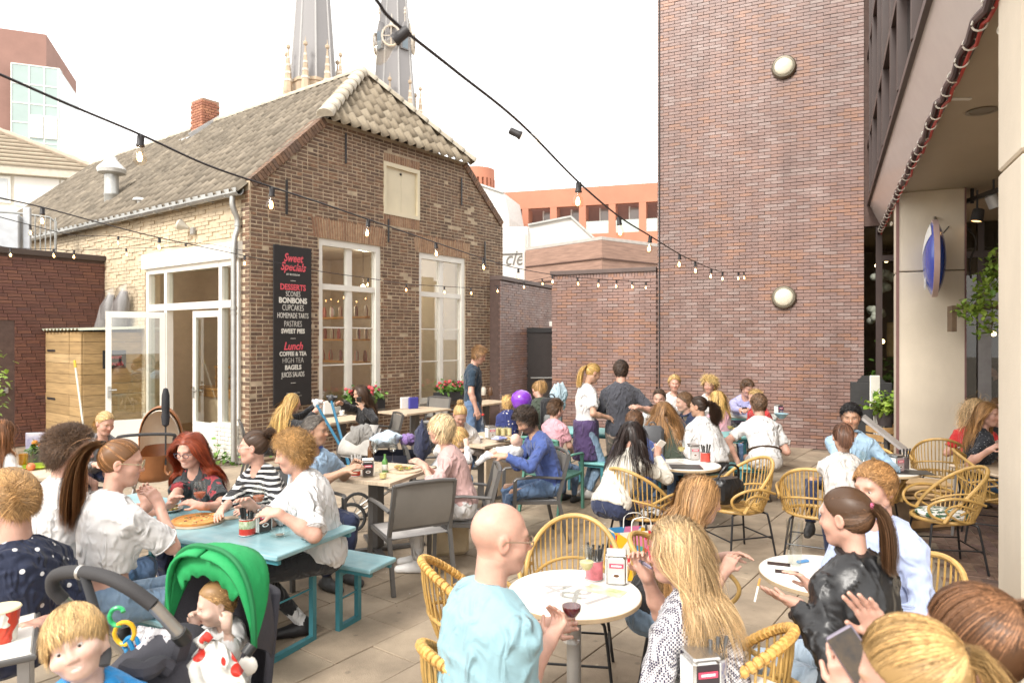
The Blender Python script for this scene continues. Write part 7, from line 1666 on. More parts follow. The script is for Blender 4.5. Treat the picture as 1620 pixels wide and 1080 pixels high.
for k in range(5):
 tag(obj('paper_bag',MB().bbox(-.28+k*.02,.26,-.12,.12,0,.03,.01),M('kraft_paper',(.46,.31,.16),.8,var=.25,vs=6,bump=.5),loc=(pb.x+random.uniform(-.08,.08),pb.y+random.uniform(-.06,.06),.30+k*.036),rot=(random.uniform(-.06,.06),random.uniform(-.06,.06),random.uniform(-.4,.4))),'crumpled brown paper bag in the flat pile at the foot of the column','paper bag','paper bags at the column foot')
cr=thing('low_crate','low dark crate under the pile of paper bags at the column foot','crate',(pb.x,pb.y,0),.2);obj('crate_side',MB().bbox(-.3,.3,-.2,.2,.0,.29,.008),M('shelf_dark_wood',(.14,.09,.05),.7),cr);obj('slat',MB().box(-.31,.31,-.215,-.202,.04,.12).box(-.31,.31,-.215,-.202,.16,.24),M('crate_wood',(.40,.24,.10),.7),cr)
st_=thing('side_table','pale topped tube legged table beside the near column','table',W(1590,745,6.7)*Vector((1,1,0)),.2)
obj('tabletop',MB().bbox(-.33,.33,-.33,.33,.69,.72,.01),m_oak,st_)
for(a,b)in((-.28,-.28),(.28,-.28),(.28,.28),(-.28,.28)):obj('leg',MB().tube([(a*1.1,b*1.1,0),(a,b,.69)],.014,8),M('leg_silver',(.4,.4,.4),.35,.7),st_,True)
obj('stretcher',MB().tube([(-.3,-.3,.18),(.3,-.3,.18)],.01,6),M('leg_silver',(.4,.4,.4),.35,.7),st_,True)
# left side: shed, covers, broom, weeds
sh_=thing('wooden_shed','rough pale plank storage shed between the brick annex and the white door','shed',Vector((-7.62,12.07,0)),rotz((.8036,-.5952)))
m_plank=M('shed_plank',(0,0,0),.75,ramp=[(.40,.265,.12),(.46,.31,.15),(.35,.23,.105),(.50,.35,.18)],var=.25,vs=4,stretch=(.4,1,5),bump=.3,bs=40)
z=.02;k=0
while z<2.1:
 h_=random.choice((.17,.2,.22));h_=min(h_,2.12-z)
 for(a,b)in((-1.56,-.50),(-.49,0)):obj('plank',MB().bbox(a,b-.004,-.0-random.uniform(0,.008),.03,z,z+h_-.006,.003),m_plank,sh_)
 obj('plank',MB().bbox(-.03,random.uniform(0,.006),.034,1.1,z,z+h_-.006,.003),m_plank,sh_);z+=h_
obj('roof',MB().add([(x,y,2.16+.022*math.sin(x*40)+(.05 if y>.5 else 0))for y in(-.08,1.2)for x in np.linspace(-1.65,.12,60)],[(i,i+1,61+i,60+i)for i in range(59)]),M('corrugated',(.42,.43,.34),.6,var=.2),sh_,'all')
for zz in(.85,1.75):obj('hinge',MB().bbox(-1.46,-1.1,-.02,-.009,zz,zz+.04,.004),m_dark,sh_)
sgn=obj('shed_sign',MB().bbox(.007,.02,.35,.75,1.45,1.78,.004),M('board_black',(.022,.021,.022),.5),sh_)
for b_,z_ in(('Sweet',1.66),('Specials',1.54)):text(b_,.12,m_txp,sgn,(.022,.55,z_),rot=(R(90),0,R(90)),name='lettering',shear=.3,ext=.001,sx=.8)
cvm=M('cover_plastic',(.20,.185,.18),.35,var=.35,vs=7,stretch=(1,1,.3),bump=.6,bs=18)
for k,(r0,r1,zz)in enumerate(((5.0,4.55,2.85),(4.45,4.0,2.9))):
 a_=MwH@Vector((-.42,r0+.15,.02));b_=MwH@Vector((-.16,r1-.1,zz));P_=[a_.lerp(b_,i/12)for i in range(13)]
 tag(obj('covered_parasol',MB().tube(P_,[.13,.24,.25,.24,.23,.24,.22,.20,.19,.18,.16,.15,.06],14),cvm,smooth=True),('grey parasol in a plastic cover, nearer the shed, leaning on the pale wall','grey parasol in a plastic cover, nearer the open door, leaning on the pale wall')[k],'parasol')
 tag(obj('plastic_bag_top',MB().tube([b_+Vector((0,0,-.5)),b_+Vector((.02,0,-.2)),b_+Vector((.05,0,.03)),b_+Vector((.1,0,.12))],[.19,.20,.18,.07],11),glassmat('thin_plastic',(.9,.9,.9),.25,.12),smooth=True),('crumpled clear plastic on top of the covered parasol nearer the shed','crumpled clear plastic on top of the covered parasol nearer the door')[k],'plastic')
br_=thing('broom','thin pale broom handle with yellow tip leaning by the shed','broom',W(126,690,11.6))
a_,b_=W(118,570,11.9)-br_.location,W(134,690,11.5)-br_.location
obj('handle',MB().tube([a_.lerp(b_,.1),b_],.017,8),M('handle_pale',(.6,.58,.5),.5),br_,True);obj('grip',MB().tube([a_,a_.lerp(b_,.1)],.021,8),M('grip_yellow',(.6,.42,.03),.5),br_,True)
lamp=thing('security_lamp','small twin security lamp fixed high on the pale side wall','lamp',MwH@Vector((-.02,1.62,3.9)),rotz(GD))
obj('mount',MB().bbox(-.06,.0,-.05,.05,-.12,.0,.01),M('lamp_grey',(.3,.29,.27),.5),lamp);obj('lamp_head',MB().lathe([(.02,-.08),(.1,.08),(.08,.11),(0,.12)],14,Matrix.Translation((-.12,.12,.02))@Matrix.Rotation(R(-60),4,'X')@Matrix.Rotation(R(-40),4,'Y')),M('lamp_pale',(.5,.47,.4),.5),lamp,True)
wd_=thing('weeds','low green weeds sprouting at the foot of the shop front','plant',W(345,728,11.0)*Vector((1,1,0)))
obj('leaf_clump',leaves(160,lambda r_:(r_.gauss(0,.35),r_.gauss(0,.15),abs(r_.gauss(0,.14))),.09,8),m_leaf,wd_)
lp_=thing('shrub','sliver of yellow green shrub at the left picture edge','plant',W(-8,610,8.0))
obj('leaf_clump',leaves(120,lambda r_:(r_.gauss(0,.05),r_.gauss(0,.1),r_.gauss(0,.22)),.07,9),m_leafy,lp_)
for(t0,nm)in((2.2,'left'),(4.6,'right')):
 p_=MwH@Vector((t0,-.16,.70));fb=thing('flower_box','dark flower box with red blooms on the %s window sill of the old house'%nm,'planter',p_,rotz(GD),'flower boxes on the sills')
 obj('box',MB().slab([(-.42,-.12),(.42,-.12),(.42,.12),(-.42,.12)],0,.18),M('box_black',(.03,.03,.033),.5),fb)
 obj('leaf_clump',leaves(240,lambda r_:(r_.uniform(-.42,.42),r_.gauss(0,.09),.2+abs(r_.gauss(0,.09))),.10,11),m_leaf,fb)
 fl=MB()
 for k in range(26):fl.sphere((random.uniform(-.42,.42),random.gauss(-.02,.09),.27+random.uniform(0,.14)),random.uniform(.022,.04),7,5)
 obj('bloom',fl,M('bloom_red',(0,0,0),.6,ramp=[(.55,.04,.05),(.62,.12,.12),(.5,.05,.12)]),fb,True)
 # strollers
def rel(t,pts):return[Vector(p)-t.location for p in pts]
m_foam=M('foam_grip',(.035,.033,.034),.75,bump=.2,bs=200);m_alu=M('brushed_aluminium',(.52,.50,.47),.35,.8);m_sdark=M('stroller_fabric',(.045,.044,.055),.85,var=.15,bump=.3,bs=150)
m_hood=M('hood_green',(.012,.30,.085),.75,var=.1,vs=7,bump=.5,bs=22);m_hoodi=M('hood_lining',(.13,.12,.11),.9)
S=thing('stroller','stroller with bright green hood and dark foam handle in the left foreground','stroller',W(340,1080,2.65)*Vector((1,1,0)))
Lb,Rb_,Ap=W(265,985,2.70),W(402,1024,2.52),W(357,866,2.60)
mid=(Lb+Rb_)/2;axd=(Rb_-Lb).normalized();hw=(Rb_-Lb).length/2;v0=Ap-mid;v0-=axd*v0.dot(axd);hh=v0.length;v0.normalize();bk=axd.cross(v0)
if bk.y<0:bk=-bk
def hoodpt(th,a,k=1.):
 d=v0*math.cos(th)+bk*math.sin(th);c_,s_=math.cos(a),math.sin(a)
 sg=lambda v,p:math.copysign(abs(v)**p,v)
 return mid+axd*(-hw*sg(c_,.75))*k+d*(hh*sg(s_,.72))*k
n_a,n_t=26,9;gr=MB();vs=[]
for j in range(n_t):
 th=R(-4+28*j/(n_t-1))
 for i in range(n_a):
  a=math.pi*i/(n_a-1);k_=1-.02*(1 if j%2 else 0);vs.append(hoodpt(th,a,k_)-S.location)
gr.add(vs,[(j*n_a+i,j*n_a+i+1,(j+1)*n_a+i+1,(j+1)*n_a+i)for j in range(n_t-1)for i in range(n_a-1)])
hood=obj('hood',gr,m_hood,S,'all')
md=hood.modifiers.new('t','SOLIDIFY');md.thickness=.012
for s_ in(0,1):
 w_=[]
 for i in range(10):
  a=math.pi*(.0+.055*i)if s_==0 else math.pi*(1-.055*i);
  for th in(-14,-4):w_.append(hoodpt(R(th),a,1.0 if th==-4 else .97)-S.location)
 o=obj('hood_wing',MB().add(w_,[(2*i,2*i+1,2*i+3,2*i+2)for i in range(9)]),m_hood,hood,'all');o.modifiers.new('t','SOLIDIFY').thickness=.012
va=[]
for i in range(33):
 a=math.pi*(.2+.6*i/32)
 for q in range(4):va.append(hoodpt(R(-4-2.0*q),a,1.0-.105*q-.008*q*math.sin(i*1.1))-S.location)
o=obj('valance',MB().add(va,[(i*4+q,i*4+q+1,i*4+q+5,i*4+q+4)for i in range(32)for q in range(3)]),m_hood,hood,'all');o.modifiers.new('t','SOLIDIFY').thickness=.006
obj('hood_piping',MB().tube([hoodpt(R(-5),math.pi*i/30,1.005)-S.location for i in range(31)],.011,8),M('hood_dark_green',(.006,.15,.045),.7),hood,True)
B_=G_['baby'];bc=Vector(B_['sp'](.45));bf=Vector(B_['f']);bl=Vector(B_['l']);bu=Vector((0,0,1))
ss=[]
for j in range(7):
 u_=-.22+.46*j/6
 for i in range(13):
  a=-1.25+2.5*i/12;w2=.165+.01*j/6
  ss.append(bc+bl*(w2*math.sin(a))-bf*(.03+.10*math.cos(a)+.05*j/6)+bu*u_-S.location)
o=obj('seat_shell',MB().add(ss,[(j*13+i,j*13+i+1,j*13+i+14,j*13+i+13)for j in range(6)for i in range(12)]),m_sdark,S,'all');o.modifiers.new('t','SOLIDIFY').thickness=.03
hp2=[];Cb=bc-bf*.10-bu*.04
for q_ in range(6):
 for i in range(n_a):hp2.append(hoodpt(R(22),math.pi*i/(n_a-1),.97).lerp(Cb+axd*(-.13*math.cos(math.pi*i/(n_a-1))),(q_/5)*.9)-bf*(.03*math.sin(q_/5*math.pi))-S.location)
obj('back_panel',MB().add(hp2,[(q_*n_a+i,q_*n_a+i+1,(q_+1)*n_a+i+1,(q_+1)*n_a+i)for q_ in range(5)for i in range(n_a-1)]),m_sdark,S,'all')
sb_=bc-bu*.20;obj('seat',MB().tube([sb_-bf*.12-S.location,sb_+bf*.05-S.location,sb_+bf*.30-bu*.06-S.location],[.17,.18,.16],14,flat=.35),m_sdark,S,True)
for s_ in(1,-1):obj('harness',MB().tube([bc+bl*.045*s_-bf*.02+bu*.14-S.location,bc+bl*.05*s_+bf*.075+bu*.10-S.location,bc+bl*.03*s_+bf*.085-bu*.02-S.location],.012,6,flat=.4),M('harness_grey',(.35,.32,.28),.8),S,True)
obj('foot_cover',MB().tube(rel(S,[W(285,1010,2.5),W(262,1040,2.35),W(235,1075,2.25),W(215,1110,2.2)]),[.10,.14,.15,.13],14,flat=.6),m_sdark,S,True)
obj('apron_roll',MB().tube(rel(S,crom([W(200,1055,2.15),W(228,1062,2.12),W(250,1050,2.18),W(268,1058,2.2)],5)),.035,8,flat=.8),m_sdark,S,True)
hb=obj('handle',MB().tube(rel(S,crom([W(100,948,2.30),W(84,930,2.28),W(88,910,2.26),W(120,904,2.22),W(165,911,2.18),W(205,930,2.16),W(243,957,2.16)],6)),.0215,12),m_foam,S,True)
obj('handle_clip',MB().tube(rel(S,[W(126.5,904.5,2.213),W(131,905,2.21)]),.0235,12),m_alu,hb,True)
obj('frame_tube',MB().tube(rel(S,[W(242,956,2.16),W(288,1006,2.22)]),.017,10,flat=1.2),m_alu,S,True);obj('frame_tube',MB().tube(rel(S,[W(98,945,2.30),W(150,990,2.42),W(200,1035,2.55),W(225,1075,2.6)]),.016,10),m_alu,S,True)
obj('frame_joint',MB().tube(rel(S,[W(282,1000,2.21),W(292,1012,2.23)]),.026,10),M('joint_black',(.02,.02,.02),.4),S,True);obj('frame_joint',MB().tube(rel(S,[W(399,1020,2.44),W(388,1035,2.42)]),.022,10),M('joint_black',(.02,.02,.02),.4),S,True)
obj('frame_leg',MB().bar(*rel(S,[W(292,1010,2.24),W(262,1110,2.3)]),.04,.03).bar(*rel(S,[W(395,1025,2.44),W(360,1110,2.4)]),.03,.03),m_sdark,S)
for s_,(px_,py_,d_)in enumerate(((250,1240,2.35),(380,1230,2.45),(300,1200,3.0),(420,1200,3.0))):
 c_=W(px_,py_,d_);c_.z=.11;c_-=S.location
 wl=obj('wheel',MB().tube([c_+Vector((.09*math.cos(a)*bf.x,.09*math.cos(a)*bf.y,.09*math.sin(a)))for a in[i*math.pi/10 for i in range(20)]],.02,8,closed=True),M('tyre',(.025,.025,.025),.8),S,True)
 obj('hub',MB().sphere(c_,.05,10,8),m_alu,wl,True)
obj('chassis',MB().tube(rel(S,[W(262,1110,2.3),W(250,1240,2.35)]),.016,8).tube(rel(S,[W(360,1110,2.4),W(380,1230,2.45)]),.016,8).tube(rel(S,[W(300,1080,2.6),W(300,1195,3.0)]),.016,8).tube(rel(S,[W(380,1080,2.6),W(420,1195,3.0)]),.016,8),m_alu,S,True)
obj('hood_hinge',MB().sphere(Vector(W(392,1052,2.42))-S.location,(.035,.02,.035),12,8),m_white,S,True)
obj('strap',MB().tube(rel(S,crom([W(133,908,2.2),W(146,950,2.14),W(160,1000,2.05),W(168,1030,1.98),W(165,1052,1.90)],5)),.014,6,flat=.35),M('strap_black',(.02,.02,.022),.7),S,True)
bt_=thing('toy_rings','string of plastic toy rings, green yellow blue and red, on the stroller','toy',W(205,1000,2.3))
for(px_,py_,r_,c_,open_)in((186,975,.026,(.03,.42,.14),1),(197,1001,.033,(.75,.42,.02),0),(208,1020,.024,(.02,.22,.45),0),(221,1036,.028,(.55,.03,.02),0),(232,1048,.022,(.68,.20,.02),0)):
 n_=14;pts_=[W(px_,py_,2.3)+Vector((r_*math.cos(a),random.uniform(-.004,.004),r_*1.15*math.sin(a)))for a in[(.6 if open_ else 0)+i*2*math.pi*(.78 if open_ else 1)/n_ for i in range(n_)]]
 obj('ring',MB().tube(rel(bt_,pts_),.0075,8,closed=not open_),M('toy_%d_%d'%(int(c_[0]*100),int(c_[1]*100)),c_,.3,var=0),bt_,True)
obj('ring',MB().tube(rel(bt_,[W(204,1012,2.29),W(212,1030,2.29)]),.008,6),M('toy_2_22',(.02,.22,.45),.3),bt_,True)
mus=pattern('muslin_dotted','dots',(.72,.69,.70),(.03,.02,.05),44,.24)
mp=[]
for j in range(9):
 for i in range(9):
  p=W(218+i*8-j*1.0,990+j*7.0+i*1.2,2.36-.012*j+.018*math.sin(i*1.6+j*.5));mp.append(tuple(p))
o=tag(obj('muslin_cloth',MB().add(mp,[(j*9+i,j*9+i+1,j*9+i+10,j*9+i+9)for j in range(8)for i in range(8)]),mus,smooth='all'),'white muslin cloth with black specks tucked in the stroller','cloth');o.modifiers.new('t','SOLIDIFY').thickness=.008
strawb=pattern('bag_strawberry','dots',(.76,.74,.68),(.62,.035,.02),15,.36,.35)
bp_=[]
nb_=20
for j in range(12):
 t_=j/11;cx_,cy_,d_=336-6*t_,1012+t_*130,2.28
 rx=(.012+.108*min(t_*2.0,1)**.8)*(1+.02*math.sin(j));c_=W(cx_,cy_,d_)
 for i in range(nb_):
  a=2*math.pi*i/nb_;rr_=rx*(1+.16*math.sin(a*5+j*.35)*(1.2-t_*.6));bp_.append((c_.x+rr_*math.cos(a),c_.y+.55*rr_*math.sin(a),c_.z))
tag(obj('carrier_bag',MB().add(bp_,[(j*nb_+i,j*nb_+(i+1)%nb_,(j+1)*nb_+(i+1)%nb_,(j+1)*nb_+i)for j in range(11)for i in range(nb_)]).tube([W(334,1012,2.27),W(326,1004,2.27),W(314,1012,2.26),W(322,1026,2.27)],[.012,.02,.018,.01],7),strawb,smooth='all'),'white plastic carrier bag with red strawberry blots hanging on the stroller','bag')
def pram(label,c,yaw,hoodc,linc,bodyc,hd,sc=1.):
 t=thing('pram',label,'pram',(c.x,c.y,0),R(yaw));
 b=MB();prof=[]
 for j in range(6):
  z_=.52+.26*j/5;k_=.78+.22*j/5
  for i in range(20):
   a=2*math.pi*i/20;b.v.append((.42*k_*math.copysign(abs(math.cos(a))**.7,math.cos(a)),.20*k_*math.copysign(abs(math.sin(a))**.7,math.sin(a)),z_))
 b.f+=[(j*20+i,j*20+(i+1)%20,(j+1)*20+(i+1)%20,(j+1)*20+i)for j in range(5)for i in range(20)]+[tuple(range(19,-1,-1))]
 obj('carrycot',b,bodyc,t,'all')
 h=MB();n_a,n_t=17,8
 for j in range(n_t):
  th=R(-12+100*j/(n_t-1))
  for i in range(n_a):
   a=math.pi*i/(n_a-1);h.v.append((-.16-.36*math.sin(a)**.8*math.sin(th)*1.,.205*math.cos(a),.78+hd*math.sin(a)**.8*math.cos(th)))
 h.f+=[(j*n_a+i,j*n_a+i+1,(j+1)*n_a+i+1,(j+1)*n_a+i)for j in range(n_t-1)for i in range(n_a-1)]
 o=obj('hood',h,hoodc,t,'all');o.modifiers.new('t','SOLIDIFY').thickness=.008
 li=MB();li.v=[(x+.03,y*.90,z-.034)for(x,y,z)in h.v];li.f=list(h.f);obj('hood_lining',li,linc,o,'all')
 obj('handle',MB().tube(crom([(.30,-.22,.60),(.52,-.22,.92),(.58,-.20,1.0),(.58,.20,1.0),(.52,.22,.92),(.30,.22,.60)],5),.014,8),m_foam,t,True)
 fr=MB()
 for s_ in(1,-1):fr.tube([(-.32,.22*s_,.16),(.05,.2*s_,.42),(.32,.22*s_,.62)],.013,8).tube([(.34,.22*s_,.16),(.05,.2*s_,.42),(-.25,.2*s_,.56)],.013,8)
 obj('chassis',fr,m_alu,t,True)
 for(x,y)in((-.34,.24),(-.34,-.24),(.36,.24),(.36,-.24)):
  w_=obj('wheel',MB().tube([(x+.14*math.cos(a),y,.155+.14*math.sin(a))for a in[i*math.pi/12 for i in range(24)]],.018,7,closed=True),M('tyre',(.025,.025,.025),.8),t,True)
  sp_=MB();
  for q in range(6):a=q*math.pi/3;sp_.bar((x,y,.155),(x+.13*math.cos(a),y,.155+.13*math.sin(a)),.012,.012)
  obj('rim',sp_,m_alu,w_)
 return t
m_tan=M('tan_leather',(.30,.12,.045),.4,var=.2,vs=6);m_lin=M('cream_lining',(.82,.76,.64),.8,var=.06)
p1=pram('leather pram with tan hood open towards the camera and cream lining',W(250,780,6.75),288,m_tan,m_lin,m_tan,.42)
p1.location.z=.12
p2=pram('navy pram with pale grey hood among the middle tables',W(612,780,7.3),5,M('hood_pale_grey',(.42,.40,.37),.85,var=.2,bump=.4),M('hood_grey_in',(.3,.28,.26),.9),M('cot_navy',(.018,.02,.035),.8),.30)
ub=thing('umbrella','folded black umbrella standing upright on the leather pram','umbrella',W(262,675,6.45))
obj('canopy',MB().lathe([(.008,.0),(.03,.02),(.038,.10),(.030,.14),(.036,.17),(.034,.30),(.020,.36),(.0,.37)],12),M('umbrella_black',(.02,.02,.024),.7,bump=.6,bs=60),ub,True);obj('shaft',MB().tube([(0,0,-.38),(0,0,.0)],.008,6),m_dark,ub,True);obj('handle',MB().tube(crom([(0,0,-.36),(0,0,-.42),(.03,0,-.45),(.05,0,-.42)],4),.012,6),m_tan,ub,True)
def heap(name,label,cat,px,py,d,sx,sy,sz_,mat,seed):
 r_=np.random.default_rng(seed);c=W(px,py,d);n=14;m=MB();m.sphere((0,0,0),(sx,sy,sz_),24,14)
 ph=r_.uniform(0,6,6);m.v=[(x*(1+.16*math.sin(9*z/sz_*.5+ph[0]+3*x/sx)),y*(1+.14*math.sin(5*x/sx+ph[1])),z*(1+.28*math.sin(6*x/sx+ph[2])*math.cos(4*y/sy+ph[3])))for x,y,z in m.v]
 return tag(obj(name,m,mat,loc=c,smooth='all'),label,cat)
heap('blanket','crumpled pale blue blanket heaped on the navy pram','blanket',610,693,7.2,.17,.15,.07,fabric('blanket_blue',(.45,.55,.66),bump=.6,bs=30),1)
heap('scarf','crumpled purple scarf beside the pale blue blanket','scarf',645,695,7.25,.09,.10,.06,fabric('scarf_purple',(.20,.12,.32),bump=.6,bs=30),2)
heap('jacket','dark navy jacket hung over the end of the navy pram','jacket',668,700,7.1,.09,.1,.20,fabric('jacket_navy',(.02,.025,.06),bump=.6,bs=30),3)
heap('hooded_coat','pale grey hooded coat draped over the pram seat','coat',574,690,7.2,.17,.12,.12,fabric('coat_grey',(.20,.19,.175),bump=.6,bs=30),4)
for k,(a_,b_)in enumerate((((501,640,9.0),(560,742,7.4)),((524,633,9.0),(553,740,7.9)))):
 t=thing('walking_pole',('blue pole with white grip, left one of the crossed pair','blue pole with black grip, right one of the crossed pair')[k],'pole',W(*a_));e_=W(*b_)-t.location
 obj('shaft',MB().tube([(0,0,0),e_],.018,8),M('pole_blue',(.02,.14,.24),.35,.3),t,True);obj('grip',MB().sphere((0,0,.02),(.05,.04,.06),12,8).tube([(-.06,0,.05),(.08,0,.04)],.022,8),m_dark if k else M('grip_grey',(.55,.55,.55),.4),t,True)
 # bags, balloon, jackets
bl_=thing('balloon','shiny purple balloon above the toddler in the dotted dress','balloon',W(825,634,9.1));obj('balloon_skin',MB().lathe([(0,-.17),(.018,-.165),(.06,-.135),(.12,-.06),(.145,.02),(.125,.09),(.07,.135),(0,.15)],22),M('balloon_purple',(.20,.04,.48),.18,var=0,coat=.5),bl_,True);obj('string',MB().tube([(0,0,-.17),(.02,.01,-.4),(-.05,.02,-.6)],.003,4),m_white,bl_,True)
def backpack(label,p,rz,mat,mat2,s=1.,straps=True):
 t=thing('backpack',label,'backpack',p,rz)
 obj('bag_body',MB().bbox(-.15*s,.15*s,-.09*s,.09*s,-.24*s,.20*s,.05*s),mat,t,True);obj('front_pocket',MB().bbox(-.12*s,.12*s,-.135*s,-.088*s,-.21*s,-.02*s,.03*s),mat2,t,True)
 obj('top_handle',MB().tube(arc((0,0,.2*s),.05*s,0,180,8),.010*s,6),mat,t,True)
 for s_ in(1,-1):obj('strap',MB().tube(crom([(.09*s_*s,.09*s,.17*s),(.11*s_*s,.17*s,.1*s),(.11*s_*s,.16*s,-.08*s),(.12*s_*s,.09*s,-.2*s)],4),.018*s,6,flat=.5),mat,t,True)
 return t
backpack('black backpack with grey panel worn by the bending woman',W(872,652,9.45),.1,f_black,M('pack_grey',(.2,.2,.2),.7))
backpack('grey backpack hanging behind the long haired woman in the sleeveless top',W(1032,697,7.75),.0,M('pack_grey2',(.085,.088,.095),.6),M('pack_grey',(.2,.2,.2),.7),.85)
heap('denim_jacket','pale blue jacket hung beside the black backpack','jacket',884,628,9.6,.12,.08,.19,fabric('denim_pale',(.36,.46,.52),bump=.7,bs=30),6)
hbg=thing('handbag','black leather handbag lying on the empty rattan armchair','handbag',W(1150,776,6.3),.5);obj('bag_body',MB().bbox(-.17,.17,-.09,.09,-.11,.12,.05),f_leather,hbg,True);obj('strap',MB().tube(crom([(-.14,0,.1),(-.06,-.05,.24),(.08,-.05,.22),(.15,0,.1)],5),.011,6),f_leather,hbg,True)
shb=thing('shopping_bag','colourful printed shopping bag on the ground under the rattan chair','shopping bag',W(1008,850,5.75)*Vector((1,1,0)),.25)
mbag=M('bag_print',(.6,.5,.05),.4,var=0);n=mbag.node_tree.nodes;l=mbag.node_tree.links;vr=n.new('ShaderNodeTexVoronoi');vr.inputs['Scale'].default_value=11;vr.feature='F1';cr_=n.new('ShaderNodeValToRGB');cr_.color_ramp.interpolation='CONSTANT'
for i,c_ in enumerate(((.75,.45,.02),(.6,.04,.05),(.05,.25,.5),(.7,.68,.6),(.05,.35,.3),(.65,.2,.35))):
 e=cr_.color_ramp.elements[0]if i==0 else cr_.color_ramp.elements.new(i/6);e.color=(*c_,1)
tcn=[q for q in n if q.bl_idname=='ShaderNodeTexCoord'][0];sp_=n.new('ShaderNodeSeparateColor');l.new(tcn.outputs['Object'],vr.inputs[0]);l.new(vr.outputs['Color'],sp_.inputs[0]);l.new(sp_.outputs[0],cr_.inputs[0]);l.new(cr_.outputs[0],n['Principled BSDF'].inputs['Base Color'])
obj('bag_body',MB().add([(-.2,-.09,0),(.2,-.09,0),(.2,.09,0),(-.2,.09,0),(-.23,-.08,.40),(.23,-.08,.40),(.23,.08,.40),(-.23,.08,.40)],[(0,1,5,4),(1,2,6,5),(2,3,7,6),(3,0,4,7),(0,3,2,1)]),mbag,shb)
for s_ in(1,-1):obj('handle',MB().tube(crom([(-.09,.082*s_,.39),(-.07,.08*s_,.5),(.07,.08*s_,.5),(.09,.082*s_,.39)],4),.008,6,flat=.5),m_white,shb,True)
tb_=thing('tote_bag','pale canvas tote bag on the ground by the peach top woman','bag',W(712,845,6.35)*Vector((1,1,0)),.3);obj('bag_body',MB().bbox(-.17,.17,-.07,.07,0,.34,.03),M('canvas',(.5,.4,.26),.85,bump=.4),tb_);obj('handle',MB().tube(crom([(-.08,-.07,.32),(-.06,-.08,.46),(.06,-.08,.46),(.08,-.07,.32)],4),.009,6),m_dark,tb_,True)
tag(obj('paper_napkin',MB().sphere((0,0,.02),(.05,.035,.025),9,6),m_white,loc=W(607,862,6.6)*Vector((1,1,0))),'crumpled white napkin dropped on the paving','napkin')
# things on the tables
Z=lambda px,py,z:Wz(px,py,z)
wine_glass('glass of white wine standing on the large round table',Z(928,930,.74),(.60,.50,.22),1.0)
cutlery_tin('pink tin of black handled cutlery on the large round table',Z(940,915,.74),(.60,.17,.20),.046,.105,True)
dispenser('steel napkin box on the large round table in front of the blonde',Z(975,920,.74),-.15,(.5,.5,.48))
tag(obj('flyer',MB().bbox(-.05,.05,-.1,.1,0,.0015,.0005),M('flyer_paper',(.72,.70,.66),.5,col2=(.3,.36,.1),vs=9),loc=Z(957,934,.741),rot=(0,0,1.0)),'small printed flyer lying on the large round table','flyer')
b=G_['bald'];gp=Vector(b['arms'][-1]['grip'])
wine_glass('glass of red wine held by the bald man',Vector((W(904,1012,2.70).x,gp.y+.04,gp.z-.10)),(.11,.008,.018),1.05)
for k,(px_,py_)in enumerate(((1232,894),(1245,907))):
 t=thing('smartphone',('smartphone lying further back on the round table','white edged smartphone lying at the front of the round table')[k],'phone',Z(px_,py_,.741),-.35)
 obj('phone_body',MB().bbox(-.07,.07,-.035,.035,0,.008,.004),m_white,t);obj('screen',MB().box(-.06,.06,-.031,.031,.0081,.0086),M('screen_black',(.012,.012,.014),.08,var=0),t)
tumbler('tall empty ribbed glass on the round table with the phones',Z(1257,893,.741),.034,.25,None,.5,'tall_glass',None,1.35)
tag(obj('lighter',MB().bbox(-.04,.04,-.012,.012,0,.012,.004),M('lighter_blue',(.1,.3,.6),.3),loc=Z(1270,889,.741),rot=(0,0,.4)),'pale blue lighter on the round table with the phones','lighter')
wine_glass('glass of pale wine on the menu covered round table',Z(1078,728,.74),(.62,.50,.15),1.0);dispenser('steel napkin box on the menu covered round table',Z(1097,726,.74),.1,(.5,.5,.48));cutlery_tin('red and white striped cutlery tin on the menu covered round table',Z(1116,730,.74),(.62,.08,.06),.05,.10)
for k,(px_,py_,a_)in enumerate(((1062,735,.3),(1085,738,-.1))):
 t=tag(obj('menu_card',MB().bbox(-.15,.15,-.105,.105,0,.004,.001),M('menu_black' if k else 'menu_grey',(.03,.03,.03)if k else(.4,.38,.35),.4),loc=Z(px_,py_,.7405+.005*k),rot=(0,0,a_)),('grey menu card lying on the round table','dark menu card lying on top of the grey one')[k],'menu')
wine_glass('glass of amber beer beside the denim shirt man',Z(1380,741,.74),(.62,.33,.03),1.1);wine_glass('empty wine glass beside the amber beer',Z(1366,745,.74),None,.9);dispenser('steel napkin box by the beige column',Z(1417,745,.74),.35,(.4,.3,.3));cutlery_tin('small dark cutlery tin behind the napkin box by the column',Z(1430,741,.74),(.10,.08,.08),.045,.12)
tag(obj('menu_card',MB().bbox(-.17,.17,-.11,.11,0,.005,.001),M('menu_black',(.03,.03,.03),.4),loc=Z(1442,747,.741),rot=(0,0,-.2)),'dark menu card jutting over the table edge by the column','menu')
dispenser('dark coffee branded napkin box on the bottom edge table',Z(1108,1100,.74),.2,(.03,.02,.025));cutlery_tin('tin with blue rim and cutlery on the bottom edge table',Z(1128,1085,.74),(.45,.45,.48),.048,.12,True,(.1,.1,.1),(.06,.06,.25))
plate('round wooden board with a half eaten pizza on the blue table',Z(312,826,.772),'pizza',.165,True);plate('small board with pizza slice by the red haired woman',Z(268,808,.772),'food',.09)
cutlery_tin('red tomato tin with cutlery on the blue table',Z(391,845,.772),(.50,.035,.02),.048,.105,True,(.03,.03,.03),(.10,.22,.03));dispenser('dark napkin box beside the tomato tin on the blue table',Z(412,840,.772),.9,(.035,.028,.025))
